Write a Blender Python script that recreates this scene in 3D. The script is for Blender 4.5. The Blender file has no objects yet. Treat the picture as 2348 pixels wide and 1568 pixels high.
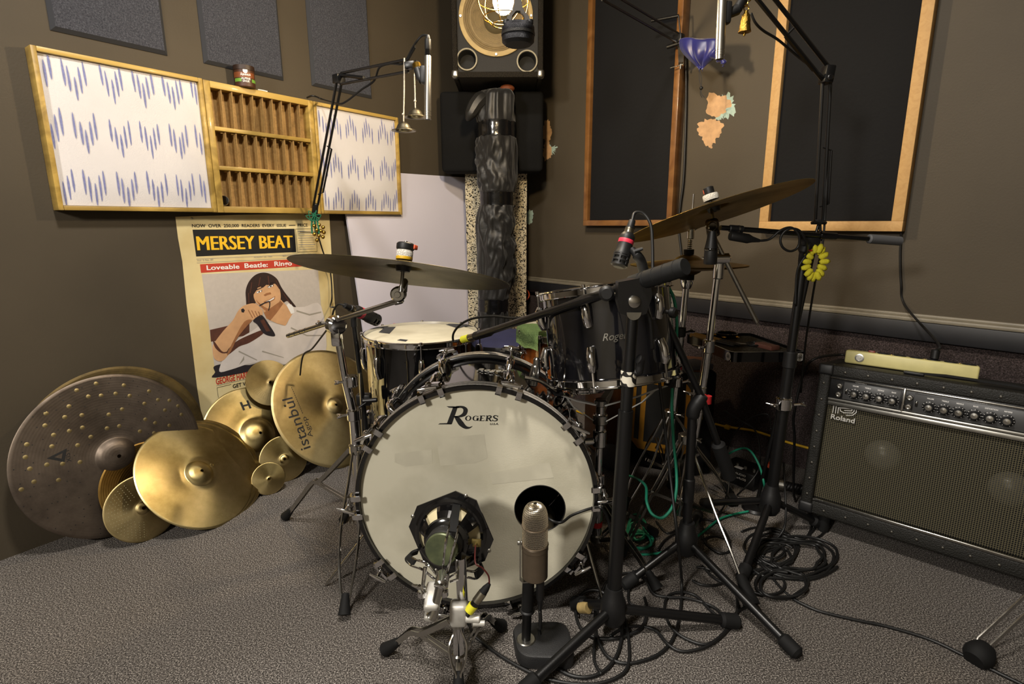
import bpy, bmesh, math, random
from mathutils import Vector as V, Matrix as M
random.seed(7)
R = math.radians
pi = math.pi
sc = bpy.context.scene
COL = sc.collection

# ---------------------------------------------------------------- camera
F_PX, CX, CY = 1253.0, 1174.0, 784.0
CAM = V((0, 0, 0.97))
_fw = V((0, math.cos(R(12.33)), -math.sin(R(12.33))))
_r0 = V((1, 0, 0)); _u0 = _r0.cross(_fw)
_rl = R(-0.24)
_rt = math.cos(_rl)*_r0 + math.sin(_rl)*_u0
_up = -math.sin(_rl)*_r0 + math.cos(_rl)*_u0
cam = bpy.data.cameras.new('camera'); cam_o = bpy.data.objects.new('camera', cam); COL.objects.link(cam_o)
cam.sensor_width = 36; cam.lens = 36*F_PX/2348; cam.clip_start = .02; cam.clip_end = 60
cm = M.Identity(4)
for i in range(3):
    cm[i][0] = _rt[i]; cm[i][1] = _up[i]; cm[i][2] = -_fw[i]; cm[i][3] = CAM[i]
cam_o.matrix_world = cm
sc.camera = cam_o

def ray(x, y): return (x-CX)/F_PX*_rt - (y-CY)/F_PX*_up + _fw
def az(x, y, z=0.0):
    d = ray(x, y); return CAM + d*((z-CAM.z)/d.z)
def ay(x, y, Y):
    d = ray(x, y); return CAM + d*(Y/d.y)

class Plane:
    """A flat surface in the room; pt() gives the point of it seen at a measured photo position."""
    def __init__(s, p0, n, ux): s.p0 = V(p0); s.n = V(n).normalized(); s.ux = V(ux).normalized(); s.uy = s.n.cross(s.ux)
    def off(s, d): return Plane(s.p0+s.n*d, s.n, s.ux)
    def pt(s, x, y, o=0.0):
        d = ray(x, y); q = s.p0+s.n*o
        return CAM + d*((q-CAM).dot(s.n)/d.dot(s.n))
    def mat(s, origin): return axes(origin, s.ux, s.uy, s.n)

def axes(o, x, y, z):
    m = M.Identity(4)
    for i in range(3): m[i][0] = x[i]; m[i][1] = y[i]; m[i][2] = z[i]; m[i][3] = o[i]
    return m
def look(o, z, hint=(0, 0, 1)):
    z = V(z).normalized(); h = V(hint)
    if abs(z.dot(h.normalized())) > .98: h = V((1, 0, 0)) if abs(z.x) < .9 else V((0, 1, 0))
    x = h.cross(z).normalized(); y = z.cross(x)
    return axes(o, x, y, z)
def T(x, y=None, z=None): return M.Translation(V((x, y, z)) if y is not None else V(x))
def RX(a): return M.Rotation(R(a), 4, 'X')
def RY(a): return M.Rotation(R(a), 4, 'Y')
def RZ(a): return M.Rotation(R(a), 4, 'Z')
def SC(x, y, z): return M.Diagonal((x, y, z, 1))

def smooth(pts, n=6, closed=False):
    pts = [V(p) for p in pts]; out = []; N = len(pts)
    rng = range(N if closed else N-1)
    for i in rng:
        if closed: a, b, c, d = pts[i-1], pts[i], pts[(i+1) % N], pts[(i+2) % N]
        else: a, b, c, d = pts[max(i-1, 0)], pts[i], pts[i+1], pts[min(i+2, N-1)]
        for k in range(n):
            t = k/n
            out.append(.5*((2*b)+(-a+c)*t+(2*a-5*b+4*c-d)*t*t+(-a+3*b-3*c+d)*t**3))
    if not closed: out.append(pts[-1])
    return out

# ---------------------------------------------------------------- mesh builder
class G:
    def __init__(s, m=None): s.bm = bmesh.new(); s.M = m or M.Identity(4); s.mi = 0
    def v(s, p): return s.bm.verts.new(s.M @ V(p))
    def f(s, vs):
        try: q = s.bm.faces.new(vs)
        except ValueError: return
        q.material_index = s.mi
    def box(s, m, sx, sy, sz, bev=0.0, seg=2):
        if not isinstance(m, M): m = T(m)
        b = bmesh.new(); bmesh.ops.create_cube(b, size=1.0)
        for v in b.verts: v.co = V((v.co.x*sx, v.co.y*sy, v.co.z*sz))
        if bev: bmesh.ops.bevel(b, geom=list(b.edges), offset=min(bev, min(sx, sy, sz)*.49), segments=seg, affect='EDGES', profile=.5)
        s.add(b, m); b.free(); return s
    def add(s, b, m=None):
        m = m or M.Identity(4); mp = {}
        for v in b.verts: mp[v] = s.v(m @ v.co)
        for q in b.faces: s.f([mp[v] for v in q.verts])
    def tube(s, pts, r, n=8, closed=False, cap=True):
        pts = [V(p) for p in pts]; N = len(pts)
        rr = r if isinstance(r, (list, tuple)) else [r]*N
        rings = []; nrm = None
        for i, p in enumerate(pts):
            if closed: t = pts[(i+1) % N]-pts[i-1]
            else: t = pts[min(i+1, N-1)]-pts[max(i-1, 0)]
            if t.length < 1e-9: t = V((0, 0, 1))
            t.normalize()
            if nrm is None: nrm = t.orthogonal().normalized()
            nrm = nrm - t*nrm.dot(t)
            if nrm.length < 1e-6: nrm = t.orthogonal()
            nrm.normalize(); bn = t.cross(nrm)
            rings.append([s.v(p+(nrm*math.cos(a)+bn*math.sin(a))*rr[i]) for a in [2*pi*k/n for k in range(n)]])
        for i in range(N if closed else N-1):
            a, b = rings[i], rings[(i+1) % N]
            if closed and i == N-1:
                k0 = min(range(n), key=lambda k: (b[k].co-a[0].co).length); b = b[k0:]+b[:k0]
            for k in range(n): s.f([a[k], a[(k+1) % n], b[(k+1) % n], b[k]])
        if cap and not closed:
            s.f(rings[0][::-1]); s.f(rings[-1])
        return s
    def rod(s, a, b, r, r2=None, n=12): return s.tube([a, b], [r, r if r2 is None else r2], n)
    def bar(s, a, b, w, t, hint=(0, 0, 1), bev=.001):
        a = V(a); b = V(b); d = b-a
        return s.box(look((a+b)/2, d, hint), w, t, d.length, bev)
    def lathe(s, prof, m=None, n=40, arc=1.0, a0=0.0):
        m = m or M.Identity(4); rings = []
        full = arc >= .999; cnt = n if full else n+1
        for r_, z in prof:
            if r_ < 1e-7: rings.append([s.v(m @ V((0, 0, z)))])
            else: rings.append([s.v(m @ V((r_*math.cos(a0+2*pi*arc*k/n), r_*math.sin(a0+2*pi*arc*k/n), z))) for k in range(cnt)])
        for a, b in zip(rings, rings[1:]):
            for k in range(n):
                k2 = (k+1) % cnt if full else k+1
                if len(a) == 1 and len(b) == 1: continue
                if len(a) == 1: s.f([a[0], b[k2], b[k]])
                elif len(b) == 1: s.f([a[k], a[k2], b[0]])
                else: s.f([a[k], a[k2], b[k2], b[k]])
        return s
    def cyl(s, a, b, r, n=20, bev=0.0, r2=None):
        a = V(a); b = V(b); L = (b-a).length; r2 = r if r2 is None else r2
        e = min(bev, L*.4, r*.5, r2*.5)
        p = [(0, 0), (r-e, 0), (r, e), (r2, L-e), (r2-e, L), (0, L)] if e > 0 else [(0, 0), (r, 0), (r2, L), (0, L)]
        return s.lathe(p, look(a, b-a), n)
    def sphere(s, c, r, n=16, sx=1, sy=1, sz=1):
        k = max(6, n//2)
        return s.lathe([(r*math.sin(pi*i/k), -r*math.cos(pi*i/k)) for i in range(k+1)], T(c) @ SC(sx, sy, sz), n)
    def torus(s, m, RR, r, n=32, k=8):
        return s.tube([m @ V((RR*math.cos(2*pi*i/n), RR*math.sin(2*pi*i/n), 0)) for i in range(n)], r, k, closed=True)
    def prism(s, poly, d, m=None, both=True):
        m = m or M.Identity(4)
        a = [s.v(m @ V((p[0], p[1], 0))) for p in poly]; b = [s.v(m @ V((p[0], p[1], d))) for p in poly]
        s.f(b)
        if both: s.f(a[::-1])
        for i in range(len(poly)): j = (i+1) % len(poly); s.f([a[i], a[j], b[j], b[i]])
        return s
    def poly(s, pts): s.f([s.v(p) for p in pts]); return s
    def ribbon(s, pts, w, n):
        """flat stroke along 3-D points in the plane of normal n; w = width or list"""
        pts = [V(p) for p in pts]; N = len(pts); n = V(n); L = []; Q = []
        for i, p in enumerate(pts):
            t = (pts[min(i+1, N-1)]-pts[max(i-1, 0)]).normalized(); sd = n.cross(t)
            ww = w[i] if isinstance(w, (list, tuple)) else w
            L.append(s.v(p+sd*ww/2)); Q.append(s.v(p-sd*ww/2))
        for i in range(N-1): s.f([L[i], Q[i], Q[i+1], L[i+1]])
        return s
    def strip(s, pts, w, t, side):
        """flat metal/webbing strip (width w along 'side', thickness t) bent along pts"""
        pts = [V(p) for p in pts]; N = len(pts); side = V(side).normalized(); rings = []
        for i, p in enumerate(pts):
            tg = (pts[min(i+1, N-1)]-pts[max(i-1, 0)]).normalized(); nn = tg.cross(side).normalized(); sd = nn.cross(tg)
            rings.append([s.v(p+sd*a*w/2+nn*b*t/2) for a, b in ((1, 1), (-1, 1), (-1, -1), (1, -1))])
        for a, b in zip(rings, rings[1:]):
            for k in range(4): s.f([a[k], a[(k+1) % 4], b[(k+1) % 4], b[k]])
        s.f(rings[0][::-1]); s.f(rings[-1]); return s
    def text(s, txt, p0, p1, up, h, off=0.0, shear=0.0, ext=0.0):
        """lettering from baseline p0 to p1, capital height h along up"""
        p0 = V(p0); p1 = V(p1); up = V(up).normalized()
        b = text_bm(txt, off, shear, ext)
        xs = [v.co.x for v in b.verts]; x0, x1 = min(xs), max(xs)
        ux = (p1-p0); w = ux.length; ux.normalize(); n = ux.cross(up).normalized(); up = n.cross(ux)
        m = axes(p0, ux, up, n) @ SC(w/(x1-x0), h/CAPH, h/CAPH) @ T(-x0, 0, 0)
        s.add(b, m); b.free(); return s
    def obj(s, name, mats, parent=None, ang=38, local=None, flat=False):
        me = bpy.data.meshes.new(name)
        if local is None and parent is not None: inv = WM[parent].inverted()
        elif local is not None and local is not True: inv = local.inverted()
        else: inv = None
        if inv is not None:
            bmesh.ops.transform(s.bm, matrix=inv, verts=s.bm.verts)
        bmesh.ops.recalc_face_normals(s.bm, faces=s.bm.faces)
        s.bm.to_mesh(me); s.bm.free()
        for m in (mats if isinstance(mats, (list, tuple)) else [mats]): me.materials.append(m)
        if not flat:
            me.shade_smooth(); me.set_sharp_from_angle(angle=R(ang))
        o = bpy.data.objects.new(name, me); COL.objects.link(o)
        if parent is not None:
            o.parent = parent; WM[o] = WM[parent]
        elif local is not None and local is not True:
            o.matrix_world = local; WM[o] = local.copy()
        else: WM[o] = M.Identity(4)
        return o
WM = {}
_tc = {}
def text_bm(txt, off=0.0, shear=0.0, ext=0.0):
    c = bpy.data.curves.new('lettering_curve', 'FONT'); c.body = txt; c.size = 1; c.offset = off; c.shear = shear; c.extrude = ext; c.resolution_u = 3
    o = bpy.data.objects.new('lettering_curve', c); COL.objects.link(o)
    bpy.context.view_layer.update()
    me = bpy.data.meshes.new_from_object(o.evaluated_get(bpy.context.evaluated_depsgraph_get()))
    b = bmesh.new(); b.from_mesh(me)
    bpy.data.objects.remove(o); bpy.data.curves.remove(c); bpy.data.meshes.remove(me)
    return b
_b = text_bm('H'); CAPH = max(v.co.y for v in _b.verts); _b.free()

def tag(o, label=None, cat=None, group=None, kind=None):
    if label: o['label'] = label
    if cat: o['category'] = cat
    if group: o['group'] = group
    if kind: o['kind'] = kind
    return o
def thing(name, label, cat, loc=(0, 0, 0), group=None, mat=None):
    o = bpy.data.objects.new(name, None); COL.objects.link(o); o.empty_display_size = .05
    m = mat if mat is not None else T(loc)
    o.matrix_world = m; WM[o] = m.copy()
    return tag(o, label, cat, group)
def struct(o): o['kind'] = 'structure'; return o

# ---------------------------------------------------------------- materials
def C(h):
    h = h.lstrip('#'); out = []
    for i in (0, 2, 4):
        c = int(h[i:i+2], 16)/255; out.append(c/12.92 if c <= .04045 else ((c+.055)/1.055)**2.4)
    return (*out, 1)
def newmat(name):
    m = bpy.data.materials.new(name); m.use_nodes = True; nt = m.node_tree
    return m, nt, nt.nodes, nt.links, nt.nodes['Principled BSDF']
def pm(name, col, rough=.5, metal=0.0, var=0.0, vscale=12, col2=None, bump=0.0, bscale=60, coat=0.0, spec=.5, rvar=0.0, sheen=0.0, stretch=None, detail=4, lo=.35, hi=.65):
    m, nt, N, L, b = newmat(name)
    c1 = C(col); b.inputs['Base Color'].default_value = c1
    b.inputs['Roughness'].default_value = rough; b.inputs['Metallic'].default_value = metal
    b.inputs['Coat Weight'].default_value = coat; b.inputs['Specular IOR Level'].default_value = spec
    b.inputs['Coat Roughness'].default_value = .05
    if sheen: b.inputs['Sheen Weight'].default_value = sheen
    tc = N.new('ShaderNodeTexCoord'); mp = N.new('ShaderNodeMapping'); L.new(tc.outputs['Object'], mp.inputs['Vector'])
    if stretch: mp.inputs['Scale'].default_value = stretch
    if var or col2 or rvar:
        nz = N.new('ShaderNodeTexNoise'); nz.inputs['Scale'].default_value = vscale; nz.inputs['Detail'].default_value = detail
        L.new(mp.outputs['Vector'], nz.inputs['Vector'])
        cr = N.new('ShaderNodeValToRGB'); cr.color_ramp.elements[0].position = lo; cr.color_ramp.elements[1].position = hi
        c2 = C(col2) if col2 else tuple(x*(1-var) for x in c1[:3])+(1,)
        cr.color_ramp.elements[0].color = c2; cr.color_ramp.elements[1].color = c1
        L.new(nz.outputs['Fac'], cr.inputs['Fac'])
        if var or col2: L.new(cr.outputs['Color'], b.inputs['Base Color'])
        if rvar:
            mr = N.new('ShaderNodeMapRange'); mr.inputs['To Min'].default_value = max(.02, rough-rvar); mr.inputs['To Max'].default_value = rough+rvar
            L.new(nz.outputs['Fac'], mr.inputs['Value']); L.new(mr.outputs['Result'], b.inputs['Roughness'])
    if bump:
        n2 = N.new('ShaderNodeTexNoise'); n2.inputs['Scale'].default_value = bscale; n2.inputs['Detail'].default_value = 5
        L.new(mp.outputs['Vector'], n2.inputs['Vector'])
        bp = N.new('ShaderNodeBump'); bp.inputs['Strength'].default_value = bump; bp.inputs['Distance'].default_value = .004
        L.new(n2.outputs['Fac'], bp.inputs['Height']); L.new(bp.outputs['Normal'], b.inputs['Normal'])
    return m
def emis(name, col, st):
    m, nt, N, L, b = newmat(name)
    b.inputs['Base Color'].default_value = C(col); b.inputs['Emission Color'].default_value = C(col); b.inputs['Emission Strength'].default_value = st
    return m
def wood(name, c1, c2, scale=18, stretch=(1, 1, 8), rough=.45, coat=.1, bump=.12):
    m, nt, N, L, b = newmat(name)
    tc = N.new('ShaderNodeTexCoord'); mp = N.new('ShaderNodeMapping'); mp.inputs['Scale'].default_value = stretch
    L.new(tc.outputs['Object'], mp.inputs['Vector'])
    nz = N.new('ShaderNodeTexNoise'); nz.inputs['Scale'].default_value = scale; nz.inputs['Detail'].default_value = 8; nz.inputs['Distortion'].default_value = 1.2
    L.new(mp.outputs['Vector'], nz.inputs['Vector'])
    cr = N.new('ShaderNodeValToRGB'); cr.color_ramp.elements[0].position = .36; cr.color_ramp.elements[1].position = .6
    cr.color_ramp.elements[0].color = C(c2); cr.color_ramp.elements[1].color = C(c1)
    L.new(nz.outputs['Fac'], cr.inputs['Fac']); L.new(cr.outputs['Color'], b.inputs['Base Color'])
    b.inputs['Roughness'].default_value = rough; b.inputs['Coat Weight'].default_value = coat
    bp = N.new('ShaderNodeBump'); bp.inputs['Strength'].default_value = bump; bp.inputs['Distance'].default_value = .002
    L.new(nz.outputs['Fac'], bp.inputs['Height']); L.new(bp.outputs['Normal'], b.inputs['Normal'])
    return m
def speckle(name, cols, scale, rough=.95, bump=.6, bscale=None, big=None):
    """carpet / felt / foam: fine random flecks between several colours"""
    m, nt, N, L, b = newmat(name)
    tc = N.new('ShaderNodeTexCoord')
    nz = N.new('ShaderNodeTexNoise'); nz.inputs['Scale'].default_value = scale; nz.inputs['Detail'].default_value = 3; nz.inputs['Roughness'].default_value = .7
    L.new(tc.outputs['Object'], nz.inputs['Vector'])
    cr = N.new('ShaderNodeValToRGB'); el = cr.color_ramp.elements
    k = len(cols); el[0].position = .34; el[1].position = .66; el[0].color = C(cols[0]); el[1].color = C(cols[-1])
    for i in range(1, k-1):
        e = el.new(.34+.32*i/(k-1)); e.color = C(cols[i])
    L.new(nz.outputs['Fac'], cr.inputs['Fac'])
    out = cr.outputs['Color']
    if big:
        n3 = N.new('ShaderNodeTexNoise'); n3.inputs['Scale'].default_value = big[0]; L.new(tc.outputs['Object'], n3.inputs['Vector'])
        mx = N.new('ShaderNodeMix'); mx.data_type = 'RGBA'; mx.blend_type = 'MULTIPLY'; mx.inputs['Factor'].default_value = 1
        c3 = N.new('ShaderNodeValToRGB'); c3.color_ramp.elements[0].color = C(big[1]); c3.color_ramp.elements[1].color = C(big[2])
        c3.color_ramp.elements[0].position = .4; c3.color_ramp.elements[1].position = .6
        L.new(n3.outputs['Fac'], c3.inputs['Fac']); L.new(out, mx.inputs['A']); L.new(c3.outputs['Color'], mx.inputs['B']); out = mx.outputs['Result']
    L.new(out, b.inputs['Base Color']); b.inputs['Roughness'].default_value = rough; b.inputs['Specular IOR Level'].default_value = .15
    n2 = N.new('ShaderNodeTexNoise'); n2.inputs['Scale'].default_value = bscale or scale*1.3; n2.inputs['Detail'].default_value = 3
    L.new(tc.outputs['Object'], n2.inputs['Vector'])
    bp = N.new('ShaderNodeBump'); bp.inputs['Strength'].default_value = bump; bp.inputs['Distance'].default_value = .006
    L.new(n2.outputs['Fac'], bp.inputs['Height']); L.new(bp.outputs['Normal'], b.inputs['Normal'])
    return m
def cymbal_mat(name, c1, c2, rough=.28, groove=.25, gscale=90, dirt=.6, aniso=.75, metal=1.0, vscale=5):
    m, nt, N, L, b = newmat(name)
    tc = N.new('ShaderNodeTexCoord')
    nz = N.new('ShaderNodeTexNoise'); nz.inputs['Scale'].default_value = vscale; nz.inputs['Detail'].default_value = 6; nz.inputs['Roughness'].default_value = .65
    L.new(tc.outputs['Object'], nz.inputs['Vector'])
    cr = N.new('ShaderNodeValToRGB'); cr.color_ramp.elements[0].color = C(c2); cr.color_ramp.elements[1].color = C(c1)
    cr.color_ramp.elements[0].position = .5-.25*dirt; cr.color_ramp.elements[1].position = .62
    L.new(nz.outputs['Fac'], cr.inputs['Fac']); L.new(cr.outputs['Color'], b.inputs['Base Color'])
    b.inputs['Metallic'].default_value = metal; b.inputs['Anisotropic'].default_value = aniso
    mr = N.new('ShaderNodeMapRange'); mr.inputs['To Min'].default_value = rough+.14; mr.inputs['To Max'].default_value = rough-.04
    L.new(nz.outputs['Fac'], mr.inputs['Value']); L.new(mr.outputs['Result'], b.inputs['Roughness'])
    tg = N.new('ShaderNodeTangent'); tg.direction_type = 'RADIAL'; tg.axis = 'Z'; L.new(tg.outputs['Tangent'], b.inputs['Tangent'])
    wv = N.new('ShaderNodeTexWave'); wv.wave_type = 'RINGS'; wv.rings_direction = 'Z'; wv.inputs['Scale'].default_value = gscale; wv.inputs['Distortion'].default_value = .6
    L.new(tc.outputs['Object'], wv.inputs['Vector'])
    bp = N.new('ShaderNodeBump'); bp.inputs['Strength'].default_value = groove; bp.inputs['Distance'].default_value = .0006
    L.new(wv.outputs['Fac'], bp.inputs['Height']); L.new(bp.outputs['Normal'], b.inputs['Normal'])
    return m

X = {}
X['wall'] = pm('wall_paint', '484033', .62, var=.12, vscale=3, bump=.1, bscale=160, spec=.3)
X['ceil'] = pm('ceiling_paint', '8c877c', .8, var=.05, vscale=3)
X['floor'] = speckle('loop_carpet', ['1a1817', '4b4744', '807a75', 'cfc9c1'], 310, bump=.8, big=(1.3, 'e9e7e4', 'ffffff'))
X['wcarpet'] = speckle('wall_carpet', ['221d1c', '3a3230', '564b4b'], 240, bump=.6)
X['rail'] = pm('rail_black', '1b1b1e', .5, var=.2, vscale=20)
X['cap'] = pm('rail_cap', '7a7364', .45, var=.15, vscale=25)
X['patch'] = pm('bare_plaster', 'c9a074', .8, var=.22, vscale=40)
X['patch2'] = pm('pale_filler', 'a9c0b4', .8, var=.25, vscale=50)
X['chrome'] = pm('chrome', 'd6d6d8', .07, 1.0, rvar=.03, vscale=30)
X['chromed'] = pm('worn_chrome', 'b4b2ad', .2, 1.0, rvar=.08, vscale=40)
X['steel'] = pm('brushed_steel', 'a9a7a0', .32, 1.0, var=.15, vscale=50)
X['cast'] = pm('cast_grey_metal', 'c4c1b9', .45, .35, var=.15, vscale=60)
X['black'] = pm('black_powder_coat', '0b0b0c', .36, .0, bump=.06, bscale=400, spec=.5)
X['blackg'] = pm('black_gloss', '0a0a0b', .12, coat=.6)
X['plastic'] = pm('black_plastic', '0f0f10', .5, bump=.04, bscale=300)
X['rubber'] = pm('black_rubber', '101010', .75, var=.2, vscale=60, spec=.3)
X['cable'] = pm('black_cable', '0f0f0f', .48, spec=.5)
X['green'] = pm('green_cable', '1f8a6c', .5, var=.1, vscale=30)
X['yellow'] = pm('yellow_cable', 'd6a81c', .5, var=.1, vscale=30)
X['red'] = pm('red_tape', 'c62a2c', .55)
X['pink'] = pm('crimson_band', 'd03049', .5)
X['orange'] = pm('orange_plastic', 'd0532a', .5)
X['white'] = pm('white_print', 'e8e6e2', .7)
X['ink'] = pm('black_ink', '121212', .6)
X['oak'] = wood('oiled_oak', 'b9994e', '8d7236', 14, (1, 1, .18))
X['oakh'] = wood('oiled_oak_rail', 'b9994e', '8d7236', 14, (.18, .18, 1))
X['mdf'] = wood('fibreboard', '9c7a45', '8a6a3a', 60, (1, 1, 1), .7, 0)
X['felt'] = speckle('grey_felt', ['2f3036', '3f4046', '505158'], 260, bump=.25)
X['felte'] = pm('grey_felt_edge', '2f3034', .9)
X['fabric'] = pm('white_linen', 'd3cfcf', .9, var=.06, vscale=6, bump=.25, bscale=350, spec=.2)
X['ikat'] = pm('blue_dye', '8084b0', .9, var=.2, vscale=120, spec=.2)
X['foam'] = pm('black_foam', '141414', .95, var=.2, vscale=9, bump=.5, bscale=80, spec=.15)
X['orwood'] = wood('orange_varnished_frame', '80582f', '68431f', 10, (1, 1, .3), .35, .3)
X['tan'] = wood('raw_fibreboard_frame', 'bd965e', 'b48c55', 50, (1, 1, 1), .65, 0)
X['brass'] = pm('brass', 'c9a24a', .25, 1.0, var=.3, vscale=40)
X['nickel'] = pm('aged_nickel', 'aba491', .3, 1.0, var=.3, vscale=50)
X['dullsteel'] = pm('dull_steel', '55524c', .45, .9)
X['silverp'] = pm('silver_paint', 'c4c2bc', .4, .3)
X['rope'] = pm('white_cord', 'cfc6b4', .9, var=.3, vscale=300, bump=.8, bscale=500)
# ================================================================ the room
aL, aR = R(36.2), R(42.8)
dL = V((math.sin(aL), math.cos(aL), 0)); dR = V((-math.sin(aR), math.cos(aR), 0))
nL = V((dL.y, -dL.x, 0)); nR = V((-dR.y, dR.x, 0))
pL = V((-1.478, 1.492, 0)); CORN = V((-.089, 3.389, 0))
WL = Plane(pL, nL, dL)            # wall_left: ux runs toward the corner
WR = Plane(CORN, nR, -dR)         # wall_right: ux runs from the corner toward the camera side
ZUP = V((0, 0, 1)); HC = 2.55
LE = CORN - dL*6.0; RE = CORN - dR*6.0
def wall(name, a, b, z0, z1, mat, th=.1):
    a = V(a); b = V(b); d = (b-a).normalized(); n = V((d.y, -d.x, 0))
    g = G(); g.box(axes((a+b)/2 - n*th/2 + ZUP*(z0+z1)/2, d, ZUP.cross(d), ZUP), (b-a).length, th, z1-z0)
    return struct(g.obj(name, mat))
wall_left = wall('wall_left', LE, CORN, 0, HC, X['wall'])
wall_right = wall('wall_right', CORN, RE, .6, HC, X['wall'])
wall('trim_1', CORN - nR*.0, RE, 0, .6, X['wcarpet'])
wall_back = wall('wall_back', RE, LE, 0, HC, pm('pale_wall_paint', 'b0aa9c', .7, var=.06, vscale=2))
for nm, mt, zz in (('floor', X['floor'], -.025), ('ceiling', X['ceil'], HC+.025)):
    g = G(); g.prism([(LE.x-.1, LE.y-.1), (RE.x+.1, RE.y-.1), (CORN.x, CORN.y+.15)], .05, T(0, 0, zz-.025)); struct(g.obj(nm, mt))
# chair rail
g = G(); mid = (CORN+RE)/2
m_ = axes(mid + nR*.012, -dR, ZUP.cross(-dR), ZUP)
g.box(m_ @ T(0, 0, .609), 6.0, .024, .062, .003); struct(g.obj('trim_2', X['rail']))
g = G(); g.box(m_ @ T(0, -.0, .6475), 6.0, .03, .014, .004); g.box(m_ @ T(0, .005, .659), 6.0, .016, .012, .004); struct(g.obj('trim_3', X['cap']))

# bare patches where paint came away from wall_right (and one behind the foam column)
def jag(cx, cy, rx, ry, n=38, k=.2, seed=1):
    rnd = random.Random(seed); out = []
    for i in range(n):
        a = 2*pi*i/n; q = 1+rnd.uniform(-k, k*.6)+(.12*math.sin(3*a+seed))
        out.append((cx+rx*q*math.cos(a), cy+ry*q*math.sin(a)))
    return out
def patch(name, pts, mat, off=.0008):
    g = G(); g.poly([WR.pt(x, y, off) for x, y in pts]); o = g.obj(name, mat, flat=True); o.parent = wall_right; return o
patch('filler_patch', jag(1662, 243, 24, 26, seed=5, k=.35), X['patch2'], .0006)
patch('filler_patch', jag(1650, 258, 16, 18, seed=8, k=.3), X['patch2'], .0006)
patch('bare_patch', jag(1644, 240, 28, 28, seed=2), X['patch'])
patch('bare_patch', jag(1628, 300, 29, 29, seed=3), X['patch'])
patch('bare_patch', jag(1627, 329, 10, 10, seed=4, k=.35), X['patch'], .0009)
patch('bare_patch', jag(1254, 300, 11, 25, seed=6), X['patch'])
patch('bare_patch', jag(1255, 345, 10, 26, seed=7), X['patch'])
patch('filler_patch', jag(1264, 343, 12, 12, seed=9, k=.5), X['patch2'], .0006)
patch('filler_patch', jag(1211, 497, 13, 17, seed=10), X['patch2'])

# ================================================================ light
w = bpy.data.worlds.new('world'); sc.world = w; w.use_nodes = True
w.node_tree.nodes['Background'].inputs['Color'].default_value = (.02, .02, .02, 1)
def area(name, loc, target, size, power, col):
    l = bpy.data.lights.new(name, 'AREA'); l.shape = 'DISK'; l.size = size; l.energy = power; l.color = col
    o = bpy.data.objects.new(name, l); COL.objects.link(o); o.matrix_world = look(loc, V(loc)-V(target)); return o
area('ceiling_light', (-.25, .72, 2.5), (-.25, .9, 0), .25, 44, (1, .93, .84))
area('room_lamp', (-1.4, -.95, 1.85), (0, 1.5, .7), .35, 48, (1, .94, .86))
sc.view_settings.view_transform = 'Standard'; sc.view_settings.look = 'None'; sc.view_settings.gamma = 1.0
sc.view_settings.use_curve_mapping = False; sc.view_settings.exposure = 0.22
sc.cycles.use_denoising = True; sc.cycles.sample_clamp_indirect = 6; sc.cycles.max_bounces = 8; sc.cycles.caustics_reflective = False
# ================================================================ left wall
WLm = WL.mat(pL)
def SL(x, y, off=0.0):
    p = WL.pt(x, y, off) - pL
    return p.dot(dL), p.z
# ---- felt panels
def felt_panel(px, label):
    (x0, y0), (x1, y1) = px
    d = .013; b = .011
    s0, z0 = SL(x0, y0, .002); s1, z1 = SL(x1, y1, .002); z0 = (z0+z1)/2
    zt = z0 + .62
    g = G(WLm)
    A = [(s0, z0), (s1, z0), (s1, zt), (s0, zt)]; B = [(s0+b, z0+b), (s1-b, z0+b), (s1-b, zt-b), (s0+b, zt-b)]
    for i in range(4):
        j = (i+1) % 4
        g.poly([(*A[i], .001), (*A[j], .001), (*A[j], .003), (*A[i], .003)])
        g.poly([(*A[i], .003), (*A[j], .003), (*B[j], d), (*B[i], d)])
    g.mi = 1; g.poly([(*p, d) for p in B])
    o = g.obj('acoustic_felt_panel', [X['felte'], X['felt']], flat=True)
    tag(o, label, 'acoustic panel', 'grey felt panels above the shelf unit')
felt_panel(((115, 68), (384, 129)), 'grey felt acoustic panel above the big fabric panel, nearest the photo edge')
felt_panel(((467, 145), (650, 185)), 'grey felt acoustic panel behind the brown tin, middle of three')
felt_panel(((715, 197), (852, 226)), 'grey felt acoustic panel behind the boom arm elbow, nearest the speaker')

# ---- cabinets: two fabric panels and the pigeonhole shelf between them
OFF = .05
def ikat(g, s, z, L_, up, ht=None, w=.0056, step=.0205, dx=.0128, clip=None, seed=0):
    rnd = random.Random(seed)
    for i in range(-2, 3):
        zc = z + (1 if up else -1)*(-step*abs(i) + step) + rnd.uniform(-.004, .004)
        sx = s+i*dx+rnd.uniform(-.0015, .0015); l = L_*rnd.uniform(.9, 1.08)
        if clip and not (clip[0]+.002 < sx-w/2 and sx+w/2 < clip[1]-.002): continue
        pts = []; ws = []
        for k in range(9):
            t = (0, .03, .08, .3, .5, .7, .92, .97, 1)[k]; zz = zc-l/2+l*t
            if clip: zz = min(max(zz, clip[2]+.002), clip[3]-.002)
            pts.append((sx, zz, ht(sx, zz))); ws.append(w*min(1, 5*t+.15, 5*(1-t)+.15)*rnd.uniform(.85, 1.1))
        g.ribbon(pts, ws, (0, 0, 1))
def four_boards(s0, s1, z0, z1, th, t):
    for sx in (s0+th/2, s1-th/2): G(WLm).box((sx, (z0+z1)/2, OFF/2+.001), th, z1-z0, OFF-.002, .002).obj('frame_upright', X['oak'], t)
    for zz in (z0+th/2, z1-th/2): G(WLm).box(((s0+s1)/2, zz, OFF/2+.001), s1-s0-2*th, th, OFF-.002, .002).obj('frame_rail', X['oakh'], t)
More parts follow.
